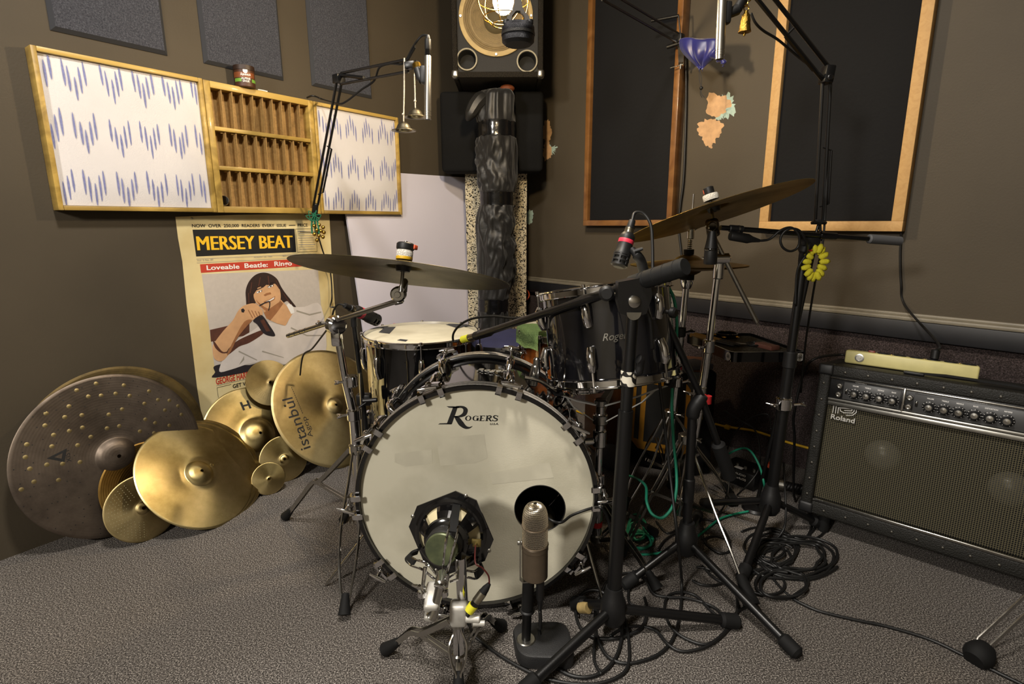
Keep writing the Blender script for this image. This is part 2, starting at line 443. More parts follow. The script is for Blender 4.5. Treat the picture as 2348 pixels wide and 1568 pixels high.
def fabric_panel(c, label, motifs, up, th=.0135):
    (x0, y0), (x1, y1), (x2, y2), (x3, y3) = c       # TL TR BR BL
    q = [SL(*p, OFF) for p in c]
    s0 = (q[0][0]+q[3][0])/2; s1 = (q[1][0]+q[2][0])/2; z1 = (q[0][1]+q[1][1])/2; z0 = (q[2][1]+q[3][1])/2
    base = WLm @ T((s0+s1)/2, z0, 0)
    t = thing('fabric_panel', label, 'acoustic panel', mat=base)
    four_boards(s0, s1, z0, z1, th, t)
    a, b, e, f = s0+th+.001, s1-th-.001, z0+th+.001, z1-th-.001
    g = G(WLm); n = 16
    rnd = random.Random(len(label))
    vs = [[None]*(n+1) for _ in range(n+1)]
    def ht(u, v): return OFF-.012 + .006*min(1, 7*min(u, 1-u))*min(1, 7*min(v, 1-v))
    for i in range(n+1):
        for j in range(n+1):
            u, v = i/n, j/n; vs[i][j] = g.v((a+(b-a)*u, e+(f-e)*v, ht(u, v)+.0006*math.sin(9*u+5*v+rnd.random())))
    for i in range(n):
        for j in range(n): g.f([vs[i][j], vs[i+1][j], vs[i+1][j+1], vs[i][j+1]])
    g.mi = 1; sub = G(WLm); sub.bm.free(); sub.bm = g.bm; sub.mi = 1
    for k, (mx, my, L_) in enumerate(motifs):
        s, z = SL(mx, my, OFF-.005); ikat(sub, s, z, L_, up, lambda q, zq: ht(min(max((q-a)/(b-a), 0), 1), min(max((zq-e)/(f-e), 0), 1))+.0016, clip=(a, b, e, f), seed=k)
    sub.M = WLm
    sub.obj('printed_fabric', [X['fabric'], X['ikat']], t)
    g = G(WLm); g.box(((s0+s1)/2, (z0+z1)/2, .017), s1-s0-2*th, z1-z0-2*th, .03); g.obj('core', X['foam'], t)
    return s0, s1, z0, z1
ml = []
for xs, y in (((90, 172, 257, 330, 398, 460), (165, 184, 193, 202, 212, 216)), ((119, 198, 277, 346, 412, 470), (294, 306, 316, 320, 327, 328)), ((146, 219, 294, 363, 427, 480), (427, 433, 435, 437, 439, 440))):
    ml += [(a, b, .072) for a, b in zip(xs, y)]
fabric_panel(((66, 101), (466, 180), (497, 487), (136, 481)), 'large white fabric panel with blue dashes in chevrons pointing down, oak frame', ml, False)
mr = []
for xs, y in (((735, 768, 804, 842, 878, 906), (285, 290, 293, 300, 303, 307)), ((738, 771, 809, 846, 882, 909), (372, 378, 382, 385, 388, 388)), ((742, 777, 814, 851, 886, 912), (455, 459, 461, 462, 463, 463))):
    mr += [(a, b, .068) for a, b in zip(xs, y)]
fabric_panel(((720, 233), (914, 269), (922, 492), (737, 490)), 'narrower white fabric panel with blue dashes pointing up, beside the loudspeaker corner', mr, True)

q = [SL(*p, OFF) for p in ((466, 180), (719, 233), (736, 490), (498, 487))]
s0 = (q[0][0]+q[3][0])/2+.001; s1 = (q[1][0]+q[2][0])/2-.001; z1 = (q[0][1]+q[1][1])/2; z0 = (q[2][1]+q[3][1])/2
cub = thing('pigeonhole_shelf', 'oak pigeonhole shelf unit of three rows between the two fabric panels', 'shelf', mat=WLm @ T((s0+s1)/2, z0, 0))
th = .022
four_boards(s0, s1, z0, z1, th, cub)
g = G(WLm); g.box(((s0+s1)/2, (z0+z1)/2, .006), s1-s0-2*th, z1-z0-2*th, .008); g.obj('back_board', X['mdf'], cub)
hi = z1-z0-2*th; rows = [z0+th, z0+th+hi*.335, z0+th+hi*.668, z1-th]
for zz in rows[1:3]:
    g = G(WLm); g.box(((s0+s1)/2, zz, OFF/2+.004), s1-s0-2*th, .014, OFF-.012, .0015)
    for k in range(10): g.box((s0+th+(s1-s0-2*th)*(k+.85)/10, zz-.0095, OFF-.02), .012, .0062, .008)
    g.obj('shelf', X['oakh'], cub)
for r_ in range(3):
    za, zb = rows[r_]+(.007 if r_ else 0), rows[r_+1]-(.009 if r_ < 2 else 0)
    for k in range(1, 10):
        sx = s0+th+(s1-s0-2*th)*k/10
        g = G(WLm); g.prism([(0, za+.0005), (OFF-.02, za+.0005), (OFF-.014, zb-.0005), (0, zb-.0005)], .0032, M(((0, 0, 1, sx-.0016), (0, 1, 0, 0), (1, 0, 0, .01), (0, 0, 0, 1))))
        g.obj('divider', X['mdf'], cub)
# round tag in the bottom row, first hole
c = WLm @ V((s0+th+.018, rows[0]+.021, OFF-.03))
t = thing('round_tag', 'small black round tag with white rim in the lowest first pigeonhole', 'tag', loc=c-ZUP*.02)
m_ = look(c, nL*.8-dL*.6)
g = G(); g.lathe([(0, 0), (.016, 0), (.016, .002), (0, .002)], m_, 24); g.obj('disc', X['blackg'], t)
g = G(); g.torus(m_ @ T(0, 0, .001), .0165, .0014); g.obj('rim', X['chromed'], t)
# tin on top of the shelf
zt = z1
c = WL.pt(563, 200, .0385); c = WLm @ V(((c-pL).dot(dL), zt, .0385))
tin = thing('tin_can', 'brown cardboard tin with green stripe and white lettering on the shelf unit', 'tin', loc=c)
brown = pm('tin_brown', '4a2a16', .5, var=.25, vscale=20); lid = pm('tin_lid_brown', '2e1c11', .5); grn = pm('tin_green', '6fa03a', .5); orb = pm('tin_orange', '7d4420', .5)
rr, hh = .034, .072
g = G(T(c)); g.lathe([(0, 0), (rr-.002, 0), (rr, .002), (rr, hh-.016)], n=40)
g.mi = 1; g.lathe([(rr+.0003, .03), (rr+.0003, .048)], n=24, arc=.5, a0=R(180))
g.mi = 2
a_c = math.atan2((CAM-c).y, (CAM-c).x)
g.lathe([(rr+.0004, .016), (rr+.0004, .027)], n=20, arc=.14, a0=a_c-R(68)); g.lathe([(rr+.0004, .016), (rr+.0004, .027)], n=20, arc=.14, a0=a_c+R(42))
g.obj('body', [brown, orb, grn], tin)
g = G(T(c)); g.lathe([(rr, hh-.016), (rr+.0015, hh-.015), (rr+.0015, hh), (rr-.001, hh+.001), (rr-.004, hh-.002), (0, hh-.002)], n=40); g.obj('lid', lid, tin)
g = G()
def on_tin(bm, sc_, z, ang):                                        # wrap lettering round the tin
    for v in bm.verts:
        a = ang + (v.co.x*sc_)/rr; r2_ = rr+.0007
        v.co = V((c.x+r2_*math.cos(a), c.y+r2_*math.sin(a), c.z+z+v.co.y*sc_))
for txt, sc_, z, sh in (('Squatch', .0108, .037, .35), ('ALPINE', .0095, .0235, 0), ('SAGE', .0095, .015, 0)):
    b = text_bm(txt, .02, sh); xs = [v.co.x for v in b.verts]; mx = (min(xs)+max(xs))/2
    for v in b.verts: v.co.x -= mx
    on_tin(b, sc_, z, a_c+.12); g.add(b); b.free()
g.obj('lettering', X['white'], tin); g = G()
b = bmesh.new(); bmesh.ops.create_circle(b, cap_ends=True, radius=1, segments=20)
for v in b.verts: v.co.y = v.co.y*1.25+1.1
on_tin(b, .0078, .0445, a_c+.12); g.add(b); b.free(); g.obj('oval_emblem', X['white'], tin); g = G()
for dz in (.0125, .0098, .0068): g.lathe([(rr+.0007, dz), (rr+.0007, dz+.0012)], n=10, arc=.085, a0=a_c-.14)
g.obj('fine_print', X['white'], tin)
a_ = WLm @ V((s0+.2, zt+.003, .042)); b_ = WLm @ V((s0+.235, zt+.0025, .045))
g = G(); g.tube([a_, (a_+b_)/2+ZUP*.0007, b_], .0022, 8); tag(g.obj('paper_stick', X['white'], ang=60), 'thin white stick lying on the shelf top beside the tin', 'stick')

# ---- poster
PP = WL.off(.002)
pc = lambda x, y: (380+x/3.336, 480+y/3.336)
paper = pm('aged_newsprint', 'e0d2a2', .75, col2='c9b47e', vscale=5)
pmats = [paper, X['ink'], pm('masthead_yellow', 'e8b81f', .7), pm('print_red', 'b83a26', .7), X['white'], pm('print_backdrop', 'bfb6ad', .7, var=.06, vscale=60),
         pm('print_hair', '2f1c16', .7, var=.3, vscale=60, stretch=(6, 6, 1)), pm('print_skin', 'd4a578', .7, var=.14, vscale=25), pm('print_shirt', 'd6cdc6', .7, var=.12, vscale=16), pm('print_brown', '5a3426', .7, var=.3, vscale=40),
         pm('print_dark', '241d22', .7, var=.2, vscale=40), pm('print_shade', 'a06c45', .7, var=.2, vscale=40), pm('print_fade', '9c9588', .7)]
post = thing('poster', 'old yellowed newspaper front page poster with a smiling man, pinned under the shelves', 'poster', loc=WL.pt(560, 900))
g = G()
def fl(pts, mi, o, crop=True):
    g.mi = mi
    if len(pts) >= 7: pts = [(p.x, p.y) for p in smooth([(x, y, 0) for x, y in pts], 4, True)]
    g.poly([PP.pt(*(pc(*p) if crop else p), o) for p in pts])
outline = [(402, 497), (560, 492), (755, 489), (761, 600), (772, 760), (786, 905), (740, 925), (640, 960), (560, 985), (480, 990), (462, 950), (452, 890), (440, 790), (428, 700), (418, 600), (408, 545)]
fr = [PP.pt(*p, .0012) for p in outline]; bk = [PP.pt(*p, 0.0002) for p in outline]
g.poly(fr); g.poly(bk[::-1])
for i in range(len(fr)): j = (i+1) % len(fr); g.poly([bk[i], bk[j], fr[j], fr[i]])
g.obj('paper', pmats, post, flat=True)
g = G()
O1, O2, O3, O4, O5 = .0018, .0022, .0026, .003, .0034
fl([(275, 495), (1165, 458), (1220, 1140), (830, 1200), (385, 1288)], 5, O1)
fl([(338, 922), (520, 880), (640, 870), (640, 960), (420, 1000), (346, 1012)], 9, O2)
fl([(385, 1286), (378, 1245), (370, 1200), (470, 1180), (640, 1190), (770, 1150), (832, 1196)], 10, O2)
fl([(925, 720), (985, 745), (1060, 745), (1190, 740), (1218, 1125), (1000, 1168), (832, 1196), (760, 1170), (640, 1180), (500, 1225), (410, 1240), (440, 1140), (480, 1060), (560, 990), (660, 930), (720, 890), (800, 865), (912, 890), (940, 830)], 8, O3)
fl([(470, 1080), (540, 1010), (640, 960), (760, 915), (740, 955), (640, 1020), (560, 1050), (480, 1110)], 9, O4)
fl([(740, 1080), (900, 1130), (905, 1136), (735, 1090)], 12, O4); fl([(560, 1080), (700, 1150), (696, 1156), (556, 1090)], 12, O4)
fl([(730, 740), (880, 690), (975, 790), (915, 890), (850, 872), (770, 835)], 7, O3+.0002)
fl([(750, 790), (880, 700), (900, 720), (850, 790), (800, 850), (770, 830)], 11, O4)
fl([(622, 745), (614, 690), (612, 620), (635, 555), (680, 505), (735, 484), (795, 492), (850, 530), (882, 590), (915, 640), (955, 690), (998, 748), (960, 735), (930, 700), (895, 715), (860, 690), (850, 620), (700, 640), (690, 710), (660, 735)], 6, O3)
fl([(672, 660), (690, 610), (760, 580), (840, 565), (868, 600), (880, 660), (872, 715), (842, 762), (800, 785), (760, 772), (715, 735), (690, 712)], 7, O4)
fl([(622, 640), (650, 570), (700, 520), (780, 505), (850, 545), (872, 612), (835, 568), (800, 590), (780, 570), (740, 600), (715, 585), (690, 625), (665, 660), (640, 690)], 6, O5)
for e in ([(692, 632), (735, 616), (738, 626), (700, 644)], [(778, 590), (822, 574), (826, 584), (786, 602)], [(686, 615), (735, 596), (736, 602), (688, 622)], [(775, 572), (822, 556), (823, 562), (777, 580)]): fl(e, 10, O5)
fl([(690, 690), (720, 735), (760, 772), (800, 785), (842, 762), (872, 715), (878, 690), (850, 735), (800, 760), (760, 748), (715, 715)], 11, O4+.0002)
fl([(700, 600), (730, 590), (735, 612), (705, 625)], 7, O4+.0003)
fl([(925, 735), (948, 712), (975, 745), (985, 790), (960, 800)], 4, O4+.0002)
for e in ([(694, 634), (712, 624), (733, 619), (730, 630), (712, 638), (698, 641)], [(782, 594), (800, 583), (820, 577), (820, 587), (804, 596), (788, 600)]): fl(e, 4, O5+.0002)
for e in ([(708, 628), (720, 624), (720, 634), (710, 636)], [(796, 587), (808, 582), (810, 592), (799, 596)]): fl(e, 10, O5+.0004)
fl([(748, 655), (770, 640), (800, 634), (808, 648), (780, 655), (760, 664)], 11, O5)
fl([(748, 706), (790, 690), (838, 662), (832, 690), (800, 708), (765, 722)], 11, O5); fl([(765, 706), (800, 690), (832, 670), (826, 686), (795, 702)], 4, O5+.0002)
fl([(583, 745), (640, 722), (690, 722), (735, 765), (742, 800), (718, 838), (660, 848), (610, 905), (545, 990), (495, 1090), (430, 1160), (372, 1140), (358, 1060), (372, 1020), (440, 930), (512, 850), (548, 785)], 7, O4)
fl([(600, 860), (660, 848), (610, 905), (545, 990), (495, 1090), (470, 1110), (520, 1000)], 11, O5)
for p_ in ([(655, 560), (662, 556), (650, 640), (642, 642)], [(720, 520), (727, 518), (715, 585), (707, 588)], [(780, 508), (786, 509), (795, 575), (788, 578)], [(840, 540), (846, 544), (868, 600), (862, 602)], [(895, 640), (900, 640), (960, 725), (952, 726)], [(630, 640), (636, 638), (640, 715), (634, 716)]): fl(p_, 9, O5+.0003)
fl([(1000, 770), (1100, 800), (1190, 780), (1190, 790), (1100, 812), (1000, 782)], 12, O4); fl([(960, 900), (1080, 960), (1200, 960), (1200, 968), (1078, 970), (955, 910)], 12, O4); fl([(600, 1120), (560, 1190), (600, 1150)], 12, O4)
for k in range(4): fl([(628+k*26, 770+k*4), (634+k*26, 768+k*4), (668+k*20, 830-k*4), (662+k*20, 832-k*4)], 11, O5)
fl([(576, 765), (592, 756), (606, 772), (596, 790), (580, 786)], 10, O5)
fl([(668, 852), (705, 818), (740, 812), (790, 880), (838, 962), (795, 968), (745, 945), (700, 880)], 10, O5); fl([(722, 850), (750, 840), (800, 930), (770, 935)], 9, O5+.0002)
fl([(722, 728), (790, 700), (800, 730), (790, 772), (784, 770), (792, 730), (784, 708), (724, 738)], 10, O5+.0004)
fl([(362, 1012), (372, 1010), (430, 1085), (470, 1088), (468, 1098), (425, 1098), (380, 1060)], 9, O5)
g.obj('printed_picture', pmats, post, flat=True)
g = G()
fl([(205, 155), (985, 148), (998, 326), (233, 360)], 1, O1)
fl([(262, 420), (1150, 372), (1152, 428), (270, 485)], 3, O1)
def ptxt(s, a, b, h, mi, o=O2, **k):
    g.mi = mi; p0 = PP.pt(*pc(*a), o); p1 = PP.pt(*pc(*b), o); hh_ = (PP.pt(*pc(a[0], a[1]-h), o)-p0).length
    g.text(s, p0, p1, ZUP, hh_, **k)
ptxt('NOW  OVER  250,000  READERS  EVERY  ISSUE', (202, 137), (922, 133), 24, 1, off=.012)
fl([(942, 120), (992, 119), (992, 124), (942, 125)], 1, O2)
ptxt('PRICE', (1010, 132), (1086, 131), 23, 1, off=.012)
[ptxt('MERSEY BEAT', (246+dx_, 313), (972+dx_, 293), 106, 2, o=O2+.0001*q_, off=0) for q_, dx_ in enumerate((-4, -1, 2, 5))]
fl([(236, 378), (1150, 338), (1150, 341), (236, 381)], 12, O1); fl([(238, 408), (1150, 362), (1150, 365), (238, 411)], 12, O1)
ptxt('Vol. 3 No. 89', (240, 398), (364, 391), 14, 12); ptxt('AUGUST 20, 1964', (674, 373), (815, 366), 13, 12); ptxt("BRITAIN'S LEADING", (895, 362), (1110, 350), 13, 12)
g.obj('masthead_lettering', pmats, post, flat=True); g = G()
for w_, xa_, ya_, xb_, yb_ in (('Loveable', 314, 464, 565, 452), ('Beatle:', 604, 448, 782, 439), ('Ringo', 832, 434, 966, 428), ('S', 1008, 425, 1036, 424)):
    ptxt(w_, (xa_, ya_), (xb_, yb_), 34, 4, off=.02); g.obj('headline_word', pmats, post, flat=True); g = G()
for bx in ([(992, 150), (1150, 147)], [(1150, 147), (1158, 322)], [(1158, 322), (1008, 327)], [(1008, 327), (992, 150)]):
    g.mi = 1; g.ribbon([PP.pt(*pc(*p), O2) for p in bx], .0012, nL)
for k in range(9):
    y = 168+k*17; g.mi = 12; g.ribbon([PP.pt(*pc(p, y-(p-1000)*.02), O2) for p in (1010+k % 3*4+k, 1142-k % 2*10)], .0018 if k % 3 else .003, nL)
g.obj('notice_box', pmats, post, flat=True); g = G()
ptxt('GEORGE HARRISON', (386, 1340), (714, 1268), 46, 3, off=.03); ptxt('DENNISONS', (728, 1252), (960, 1196), 44, 1, off=.01)
fl([(386, 1348), (900, 1230), (900, 1233), (386, 1351)], 12, O2)
ptxt('GET WI', (514, 1368), (636, 1340), 28, 1, off=.02)
for bx in ([(392, 1364), (500, 1338)], [(392, 1364), (402, 1440)]): g.mi = 1; g.ribbon([PP.pt(*pc(*p), O2) for p in bx], .0012, nL)
g.obj('caption_lettering', pmats, post, flat=True)
for x, y in ((440, 500), (700, 493)): G().sphere(PP.pt(x, y, .002), .0035, 10).obj('push_pin', X['steel'], post)

# ---- white board leaning in the corner
a = [WL.pt(776, 388, .008), WL.pt(1073, 408, .012)]; b = []
for f_ in (lambda y: 793+.144*(y-490), lambda y: 1076+.03*(y-408)):
    lo, hi_ = 700, 1300
    for _ in range(40):
        md = (lo+hi_)/2
        if WL.pt(f_(md), md, .085).z > 0: lo = md
        else: hi_ = md
    b.append(WL.pt(f_(lo), lo, .085))
for p in b: p.z = .003
ex, ey = (a[1]-a[0]).normalized(), (b[0]-a[0]).normalized(); nn = ex.cross(ey).normalized()
if nn.dot(CAM-a[0]) < 0: nn = -nn
g = G(); N_ = 20; q = [[g.v(a[0].lerp(a[1], i/N_).lerp(b[0].lerp(b[1], i/N_), j/N_) + nn*(.009+.004*math.sin(2.2*i/N_*pi+.5)*math.sin(j/N_*pi))) for j in range(N_+1)] for i in range(N_+1)]
for i in range(N_):
    for j in range(N_): g.f([q[i][j], q[i+1][j], q[i+1][j+1], q[i][j+1]])
rim = [q[i][0] for i in range(N_+1)]+[q[N_][j] for j in range(1, N_+1)]+[q[i][N_] for i in range(N_-1, -1, -1)]+[q[0][j] for j in range(N_-1, 0, -1)]
back = [g.bm.verts.new(v.co-nn*.01) for v in rim]
for i in range(len(rim)): j = (i+1) % len(rim); g.f([rim[i], rim[j], back[j], back[i]])
g.f(back)
tag(g.obj('white_board', pm('white_sheet', 'd2cedb', .6, var=.04, vscale=2)), 'tall white sheet board leaning on the wall beside the speckled foam', 'board')
# ================================================================ the corner: foam, black box, loudspeaker, wrapped roll, lamp
foamm = None
m, nt, N, L, b = newmat('speckled_rebond_foam'); foamm = m
tc = N.new('ShaderNodeTexCoord'); vo = N.new('ShaderNodeTexVoronoi'); vo.inputs['Scale'].default_value = 210
n_ = N.new('ShaderNodeTexNoise'); n_.inputs['Scale'].default_value = 90; mxv = N.new('ShaderNodeMix'); mxv.data_type = 'VECTOR'; mxv.inputs['Factor'].default_value = .012
L.new(tc.outputs['Object'], n_.inputs['Vector']); L.new(tc.outputs['Object'], mxv.inputs['A']); L.new(n_.outputs['Color'], mxv.inputs['B']); L.new(mxv.outputs['Result'], vo.inputs['Vector'])
sp = N.new('ShaderNodeSeparateColor'); L.new(vo.outputs['Color'], sp.inputs['Color'])
cr = N.new('ShaderNodeValToRGB'); cr.color_ramp.interpolation = 'CONSTANT'; cr.color_ramp.elements[0].color = C('1c1a18'); cr.color_ramp.elements[1].position = .27; cr.color_ramp.elements[1].color = C('b9ad90')
e_ = cr.color_ramp.elements.new(.7); e_.color = C('d2c7ac'); L.new(sp.outputs['Red'], cr.inputs['Fac']); L.new(cr.outputs['Color'], b.inputs['Base Color']); b.inputs['Roughness'].default_value = .95
bp = N.new('ShaderNodeBump'); bp.inputs['Strength'].default_value = .6; bp.inputs['Distance'].default_value = .006; L.new(vo.outputs['Distance'], bp.inputs['Height']); L.new(bp.outputs['Normal'], b.inputs['Normal'])
g = G(); pa = ay(1071, 600, 2.98); pb = ay(1207, 600, 2.98); zt = ay(1140, 388, 2.98).z
rnd = random.Random(3)
bb = bmesh.new(); bmesh.ops.create_cube(bb, size=1)
bmesh.ops.subdivide_edges(bb, edges=bb.edges[:], cuts=14, use_grid_fill=True)
for v in bb.verts: v.co = V(((pa.x+pb.x)/2+v.co.x*(pb.x-pa.x), 3.03+v.co.y*.1, zt/2+v.co.z*zt)) + V((rnd.uniform(-1, 1), rnd.uniform(-1, 1), 0))*.003
g.add(bb); bb.free()
tag(g.obj('foam_column', foamm), 'cream foam column with black speckles standing in the corner behind the wrapped roll', 'foam')

pa = ay(1010, 300, 2.86); pb = ay(1246, 300, 2.86); z0 = ay(1130, 394, 2.86).z; z1 = 1.598
g = G(); g.box(((pa.x+pb.x)/2, 2.93, (z0+z1)/2), pb.x-pa.x, .14, z1-z0, .02, 3)
bx = tag(g.obj('black_foam_block', X['foam']), 'square black foam block behind the wrapped roll under the loudspeaker', 'foam block')

# loudspeaker cabinet
YS = 2.62
pa = ay(1036, 120, YS); pb = ay(1246, 120, YS); z0 = 1.6; xc = (pa.x+pb.x)/2; wd = pb.x-pa.x; hgt = .62
spk = thing('loudspeaker', 'black carpeted loudspeaker cabinet with one bare paper cone, above the black foam block', 'loudspeaker', loc=(xc, YS+.15, z0))
bcar = speckle('cabinet_carpet', ['0f0d0a', '1c1914', '2b2620'], 260, bump=.5)
g = G(); 
for sx in (-1, 1): g.box((xc+sx*(wd/2-.012), YS+.15, z0+hgt/2), .024, .3, hgt, .008)
for zz in (z0+.012, z0+hgt-.012): g.box((xc, YS+.15, zz), wd-.048, .3, .024, .004)
g.box((xc, YS+.29, z0+hgt/2), wd-.05, .02, hgt-.05)
g.obj('cabinet', bcar, spk)
wc = ay(1137, 68, YS); wc.z = max(wc.z, z0+.25); wr = .162; WC = V((wc.x, YS+.012, wc.z))
def ring_plate(g, cx, cz, holes, w, h, y, d):
    """front baffle with round holes: a grid of cells skipping the holes is avoided by layering a plate with cut-outs"""
    b = bmesh.new()
    import mathutils
    outer = [(cx-w/2, cz-h/2), (cx+w/2, cz-h/2), (cx+w/2, cz+h/2), (cx-w/2, cz+h/2)]
    edges = []
    def loop(pts):
        vs = [b.verts.new((p[0], y, p[1])) for p in pts]
        for i in range(len(vs)): edges.append(b.edges.new((vs[i], vs[(i+1) % len(vs)])))
    loop(outer)
    for hx, hz, r_ in holes: loop([(hx+r_*math.cos(2*pi*k/36), hz+r_*math.sin(2*pi*k/36)) for k in range(36)])
    bmesh.ops.triangle_fill(b, edges=edges, use_beauty=True)
    ext = bmesh.ops.extrude_face_region(b, geom=b.faces[:])
    for v in ext['geom']:
        if isinstance(v, bmesh.types.BMVert): v.co.y += d
    g.add(b); b.free()
ports = [ay(1070, 134, YS), ay(1209, 138, YS)]
g = G(); ring_plate(g, xc, z0+hgt/2, [(WC.x, WC.z, wr-.012)]+[(p.x, p.z, .038) for p in ports], wd-.048, hgt-.048, YS+.022, .016)
g.obj('baffle', pm('baffle_black', '0f0d0a', .75, bump=.3, bscale=200), spk)
mY = axes((WC.x, YS+.02, WC.z), (1, 0, 0), (0, 0, 1), (0, -1, 0))
tanm = pm('speaker_gasket', 'a38d5e', .7, var=.15, vscale=40)
g = G(mY); g.lathe([(wr, 0), (wr, .008), (wr-.004, .010), (wr-.018, .010), (wr-.02, .004), (wr-.02, -.004)], n=56); g.obj('gasket_ring', tanm, spk)
cone = pm('paper_cone', '7d6b49', .8, var=.2, vscale=30)
pr_ = [(wr-.019, .004)]
for k in range(3): r0 = wr-.022-k*.008; pr_ += [(r0, .004-k*.003), (r0-.002, .0075-k*.003), (r0-.004, .0075-k*.003), (r0-.006, .003-k*.003)]
for k in range(11): r0 = wr-.05-k*.005; pr_ += [(r0, -.006-k*.0035), (r0-.0025, -.0068-k*.0035+.0012)]
pr_ += [(.05, -.05)]
g = G(mY); g.lathe(pr_, n=56); g.obj('cone', cone, spk)
g = G(mY); g.lathe([(.056, -.046), (.05, -.036), (.036, -.024), (.018, -.017), (0, -.015)], n=40); g.obj('dust_cap', pm('dust_cap_felt', '4c4229', .85, bump=.2), spk)
for p in ports:
    mp_ = axes((p.x, YS+.02, p.z), (1, 0, 0), (0, 0, 1), (0, -1, 0))
    g = G(mp_); g.lathe([(.046, -.001), (.046, .006), (.042, .008), (.038, .004), (.037, -.06), (0, -.06)], n=32); g.mi = 1
    g.obj('port_tube', [pm('port_black', '070706', .8)], spk)
    g = G(mp_); g.torus(T(0, 0, .006), .0435, .0035); g.obj('port_rim', pm('port_rim_grey', '8b8470', .5), spk)
for k in range(4):
    a = pi/4+k*pi/2
    g = G(mY); g.cyl((( wr-.008)*math.cos(a+pi/4), (wr-.008)*math.sin(a+pi/4), .009), ((wr-.008)*math.cos(a+pi/4), (wr-.008)*math.sin(a+pi/4), .014), .006, 12, .001); g.obj('screw', X['steel'], spk)
for sx in (-1, 1):
    for zz in (z0, z0+hgt):
        sg = 1 if zz == z0 else -1
        g = G(); g.box((xc+sx*(wd/2-.012), YS+.018, zz+sg*.016), .034, .042, .038, .012, 3); g.obj('corner_protector', X['steel'], spk)

# black wrapped roll
pts = [(1133, 738), (1131, 700), (1136, 650), (1138, 600), (1138, 560), (1137, 500), (1139, 458), (1139, 420), (1137, 360), (1138, 305), (1137, 260), (1138, 222), (1141, 210), (1146, 205)]
rad = [.083, .082, .093, .1, .102, .098, .088, .097, .103, .096, .102, .096, .075, .02]
RY_ = 2.73
path = [ay(x, y, RY_) for x, y in pts]; path.insert(0, V((path[0].x, RY_, .25))); path.insert(0, V((path[0].x, RY_, .004))); rad = [.09, .088]+rad
P2 = smooth(path, 14); R2 = []
for i in range(len(P2)): 
    t = i/14; k = min(int(t), len(rad)-2); R2.append(rad[k]+(rad[k+1]-rad[k])*(t-k))
g = G(); n = 80; prev = None; rings = []
from mathutils import noise
bands = [ay(0, y, RY_).z for y in (303, 462, 703)]
for p, r_ in zip(P2, R2):
    ring = []
    nb = min(abs(p.z-b_) for b_ in bands); damp = min(1, max(0, (nb-.02)/.05))
    for k in range(n):
        a = 2*pi*k/n; q = V((math.cos(a)*2.3, math.sin(a)*2.3, p.z*9+1.2*math.cos(a+p.z*6)))
        w_ = (noise.noise(q)*.02+noise.noise(q*2.3+V((5, 5, 5)))*.009+abs(noise.noise(V((q.x*1.6+q.z*.5, q.y*1.6, q.z*1.5-q.x))))*-.014)*(.15+.85*damp)
        rr = r_*.93+w_ - (.006 if damp < .2 else 0)
        ring.append(g.v((p.x+rr*math.cos(a), p.y+rr*math.sin(a), p.z)))
    rings.append(ring)
for a_, b_ in zip(rings, rings[1:]):
    for k in range(n): g.f([a_[k], a_[(k+1) % n], b_[(k+1) % n], b_[k]])
g.f(rings[0][::-1]); g.f(rings[-1])
roll = thing('wrapped_roll', 'tall roll wrapped in wrinkled black cloth bound with shiny tape, before the speckled foam', 'wrapped roll', loc=(path[0].x, RY_, 0))
g.obj('cloth_wrap', pm('black_cloth', '100f0e', .5, bump=.5, bscale=30, sheen=.12, spec=.4), roll, ang=180)
for b_ in bands:
    pz = min(P2, key=lambda p: abs(p.z-b_)); rb = R2[P2.index(pz)]*.93-.002
    g = G(T(pz.x, pz.y, b_)); pf = [(rb-.004, -.036), (rb+.002, -.034), (rb+.0005, -.012), (rb+.003, .0), (rb+.001, .02), (rb+.003, .034), (rb-.004, .036)]
    g.lathe(pf, n=30); g.obj('tape_band', pm('glossy_tape', '0c0c0d', .16, bump=.5, bscale=25), roll)
g = G(); tp = ay(1088, 245, RY_-.05)
g.tube(smooth([ay(1108, 222, RY_-.04), ay(1092, 238, RY_-.06), ay(1078, 262, RY_-.07), ay(1071, 277, RY_-.06)], 5), [.03, .032, .034, .036, .035, .034, .033, .032, .03, .028, .026, .022, .018, .015, .012, .005][:16], 9)
g.obj('loose_flap', pm('black_cloth_flap', '171614', .5, bump=.3, bscale=40), roll)
g = G(); g.sphere(ay(1163, 203, RY_+.03), .03, 14, 1.2, 1, .6); g.obj('orange_liner', pm('rust_liner', '6b3413', .7), roll)
g = G(); g.torus(look(ay(1201, 676, 3.13), (0.25, -1, .1)), .032, .0045, 30); tag(g.obj('orange_cable_loop', X['orange'], ang=180), 'orange cable loop peeking out beside the speckled foam', 'cable')

# hanging caged lamp
LY = 1.75
lc = ay(1154, 2, LY)
lamp = thing('caged_pendant_lamp', 'lit bulb in a brass wire cage hanging before the loudspeaker', 'lamp', loc=(lc.x, lc.y, HC-.01))
BUL = emis('lit_bulb', 'ffe4b8', 600)
g = G(); g.lathe([(0, -.036), (.012, -.034), (.024, -.024), (.03, -.006), (.03, .008), (.024, .03), (.015, .05), (.013, .062)], T(lc), 28); g.obj('bulb', BUL, lamp, ang=180)
g = G(T(lc)); g.lathe([(0, .14), (.012, .138), (.02, .12), (.022, .066), (.018, .06), (0, .06)], n=24); g.obj('socket', X['plastic'], lamp)
g = G(); g.tube([lc+V((0, 0, .135)), V((lc.x, lc.y, HC-.02))], .0032, 8); g.obj('cord', X['cable'], lamp)
g = G(); g.cyl((lc.x, lc.y, HC-.025), (lc.x, lc.y, HC), .05, 28, .006); g.obj('ceiling_rose', X['plastic'], lamp)
g = G(T(lc)); wr_ = .0016
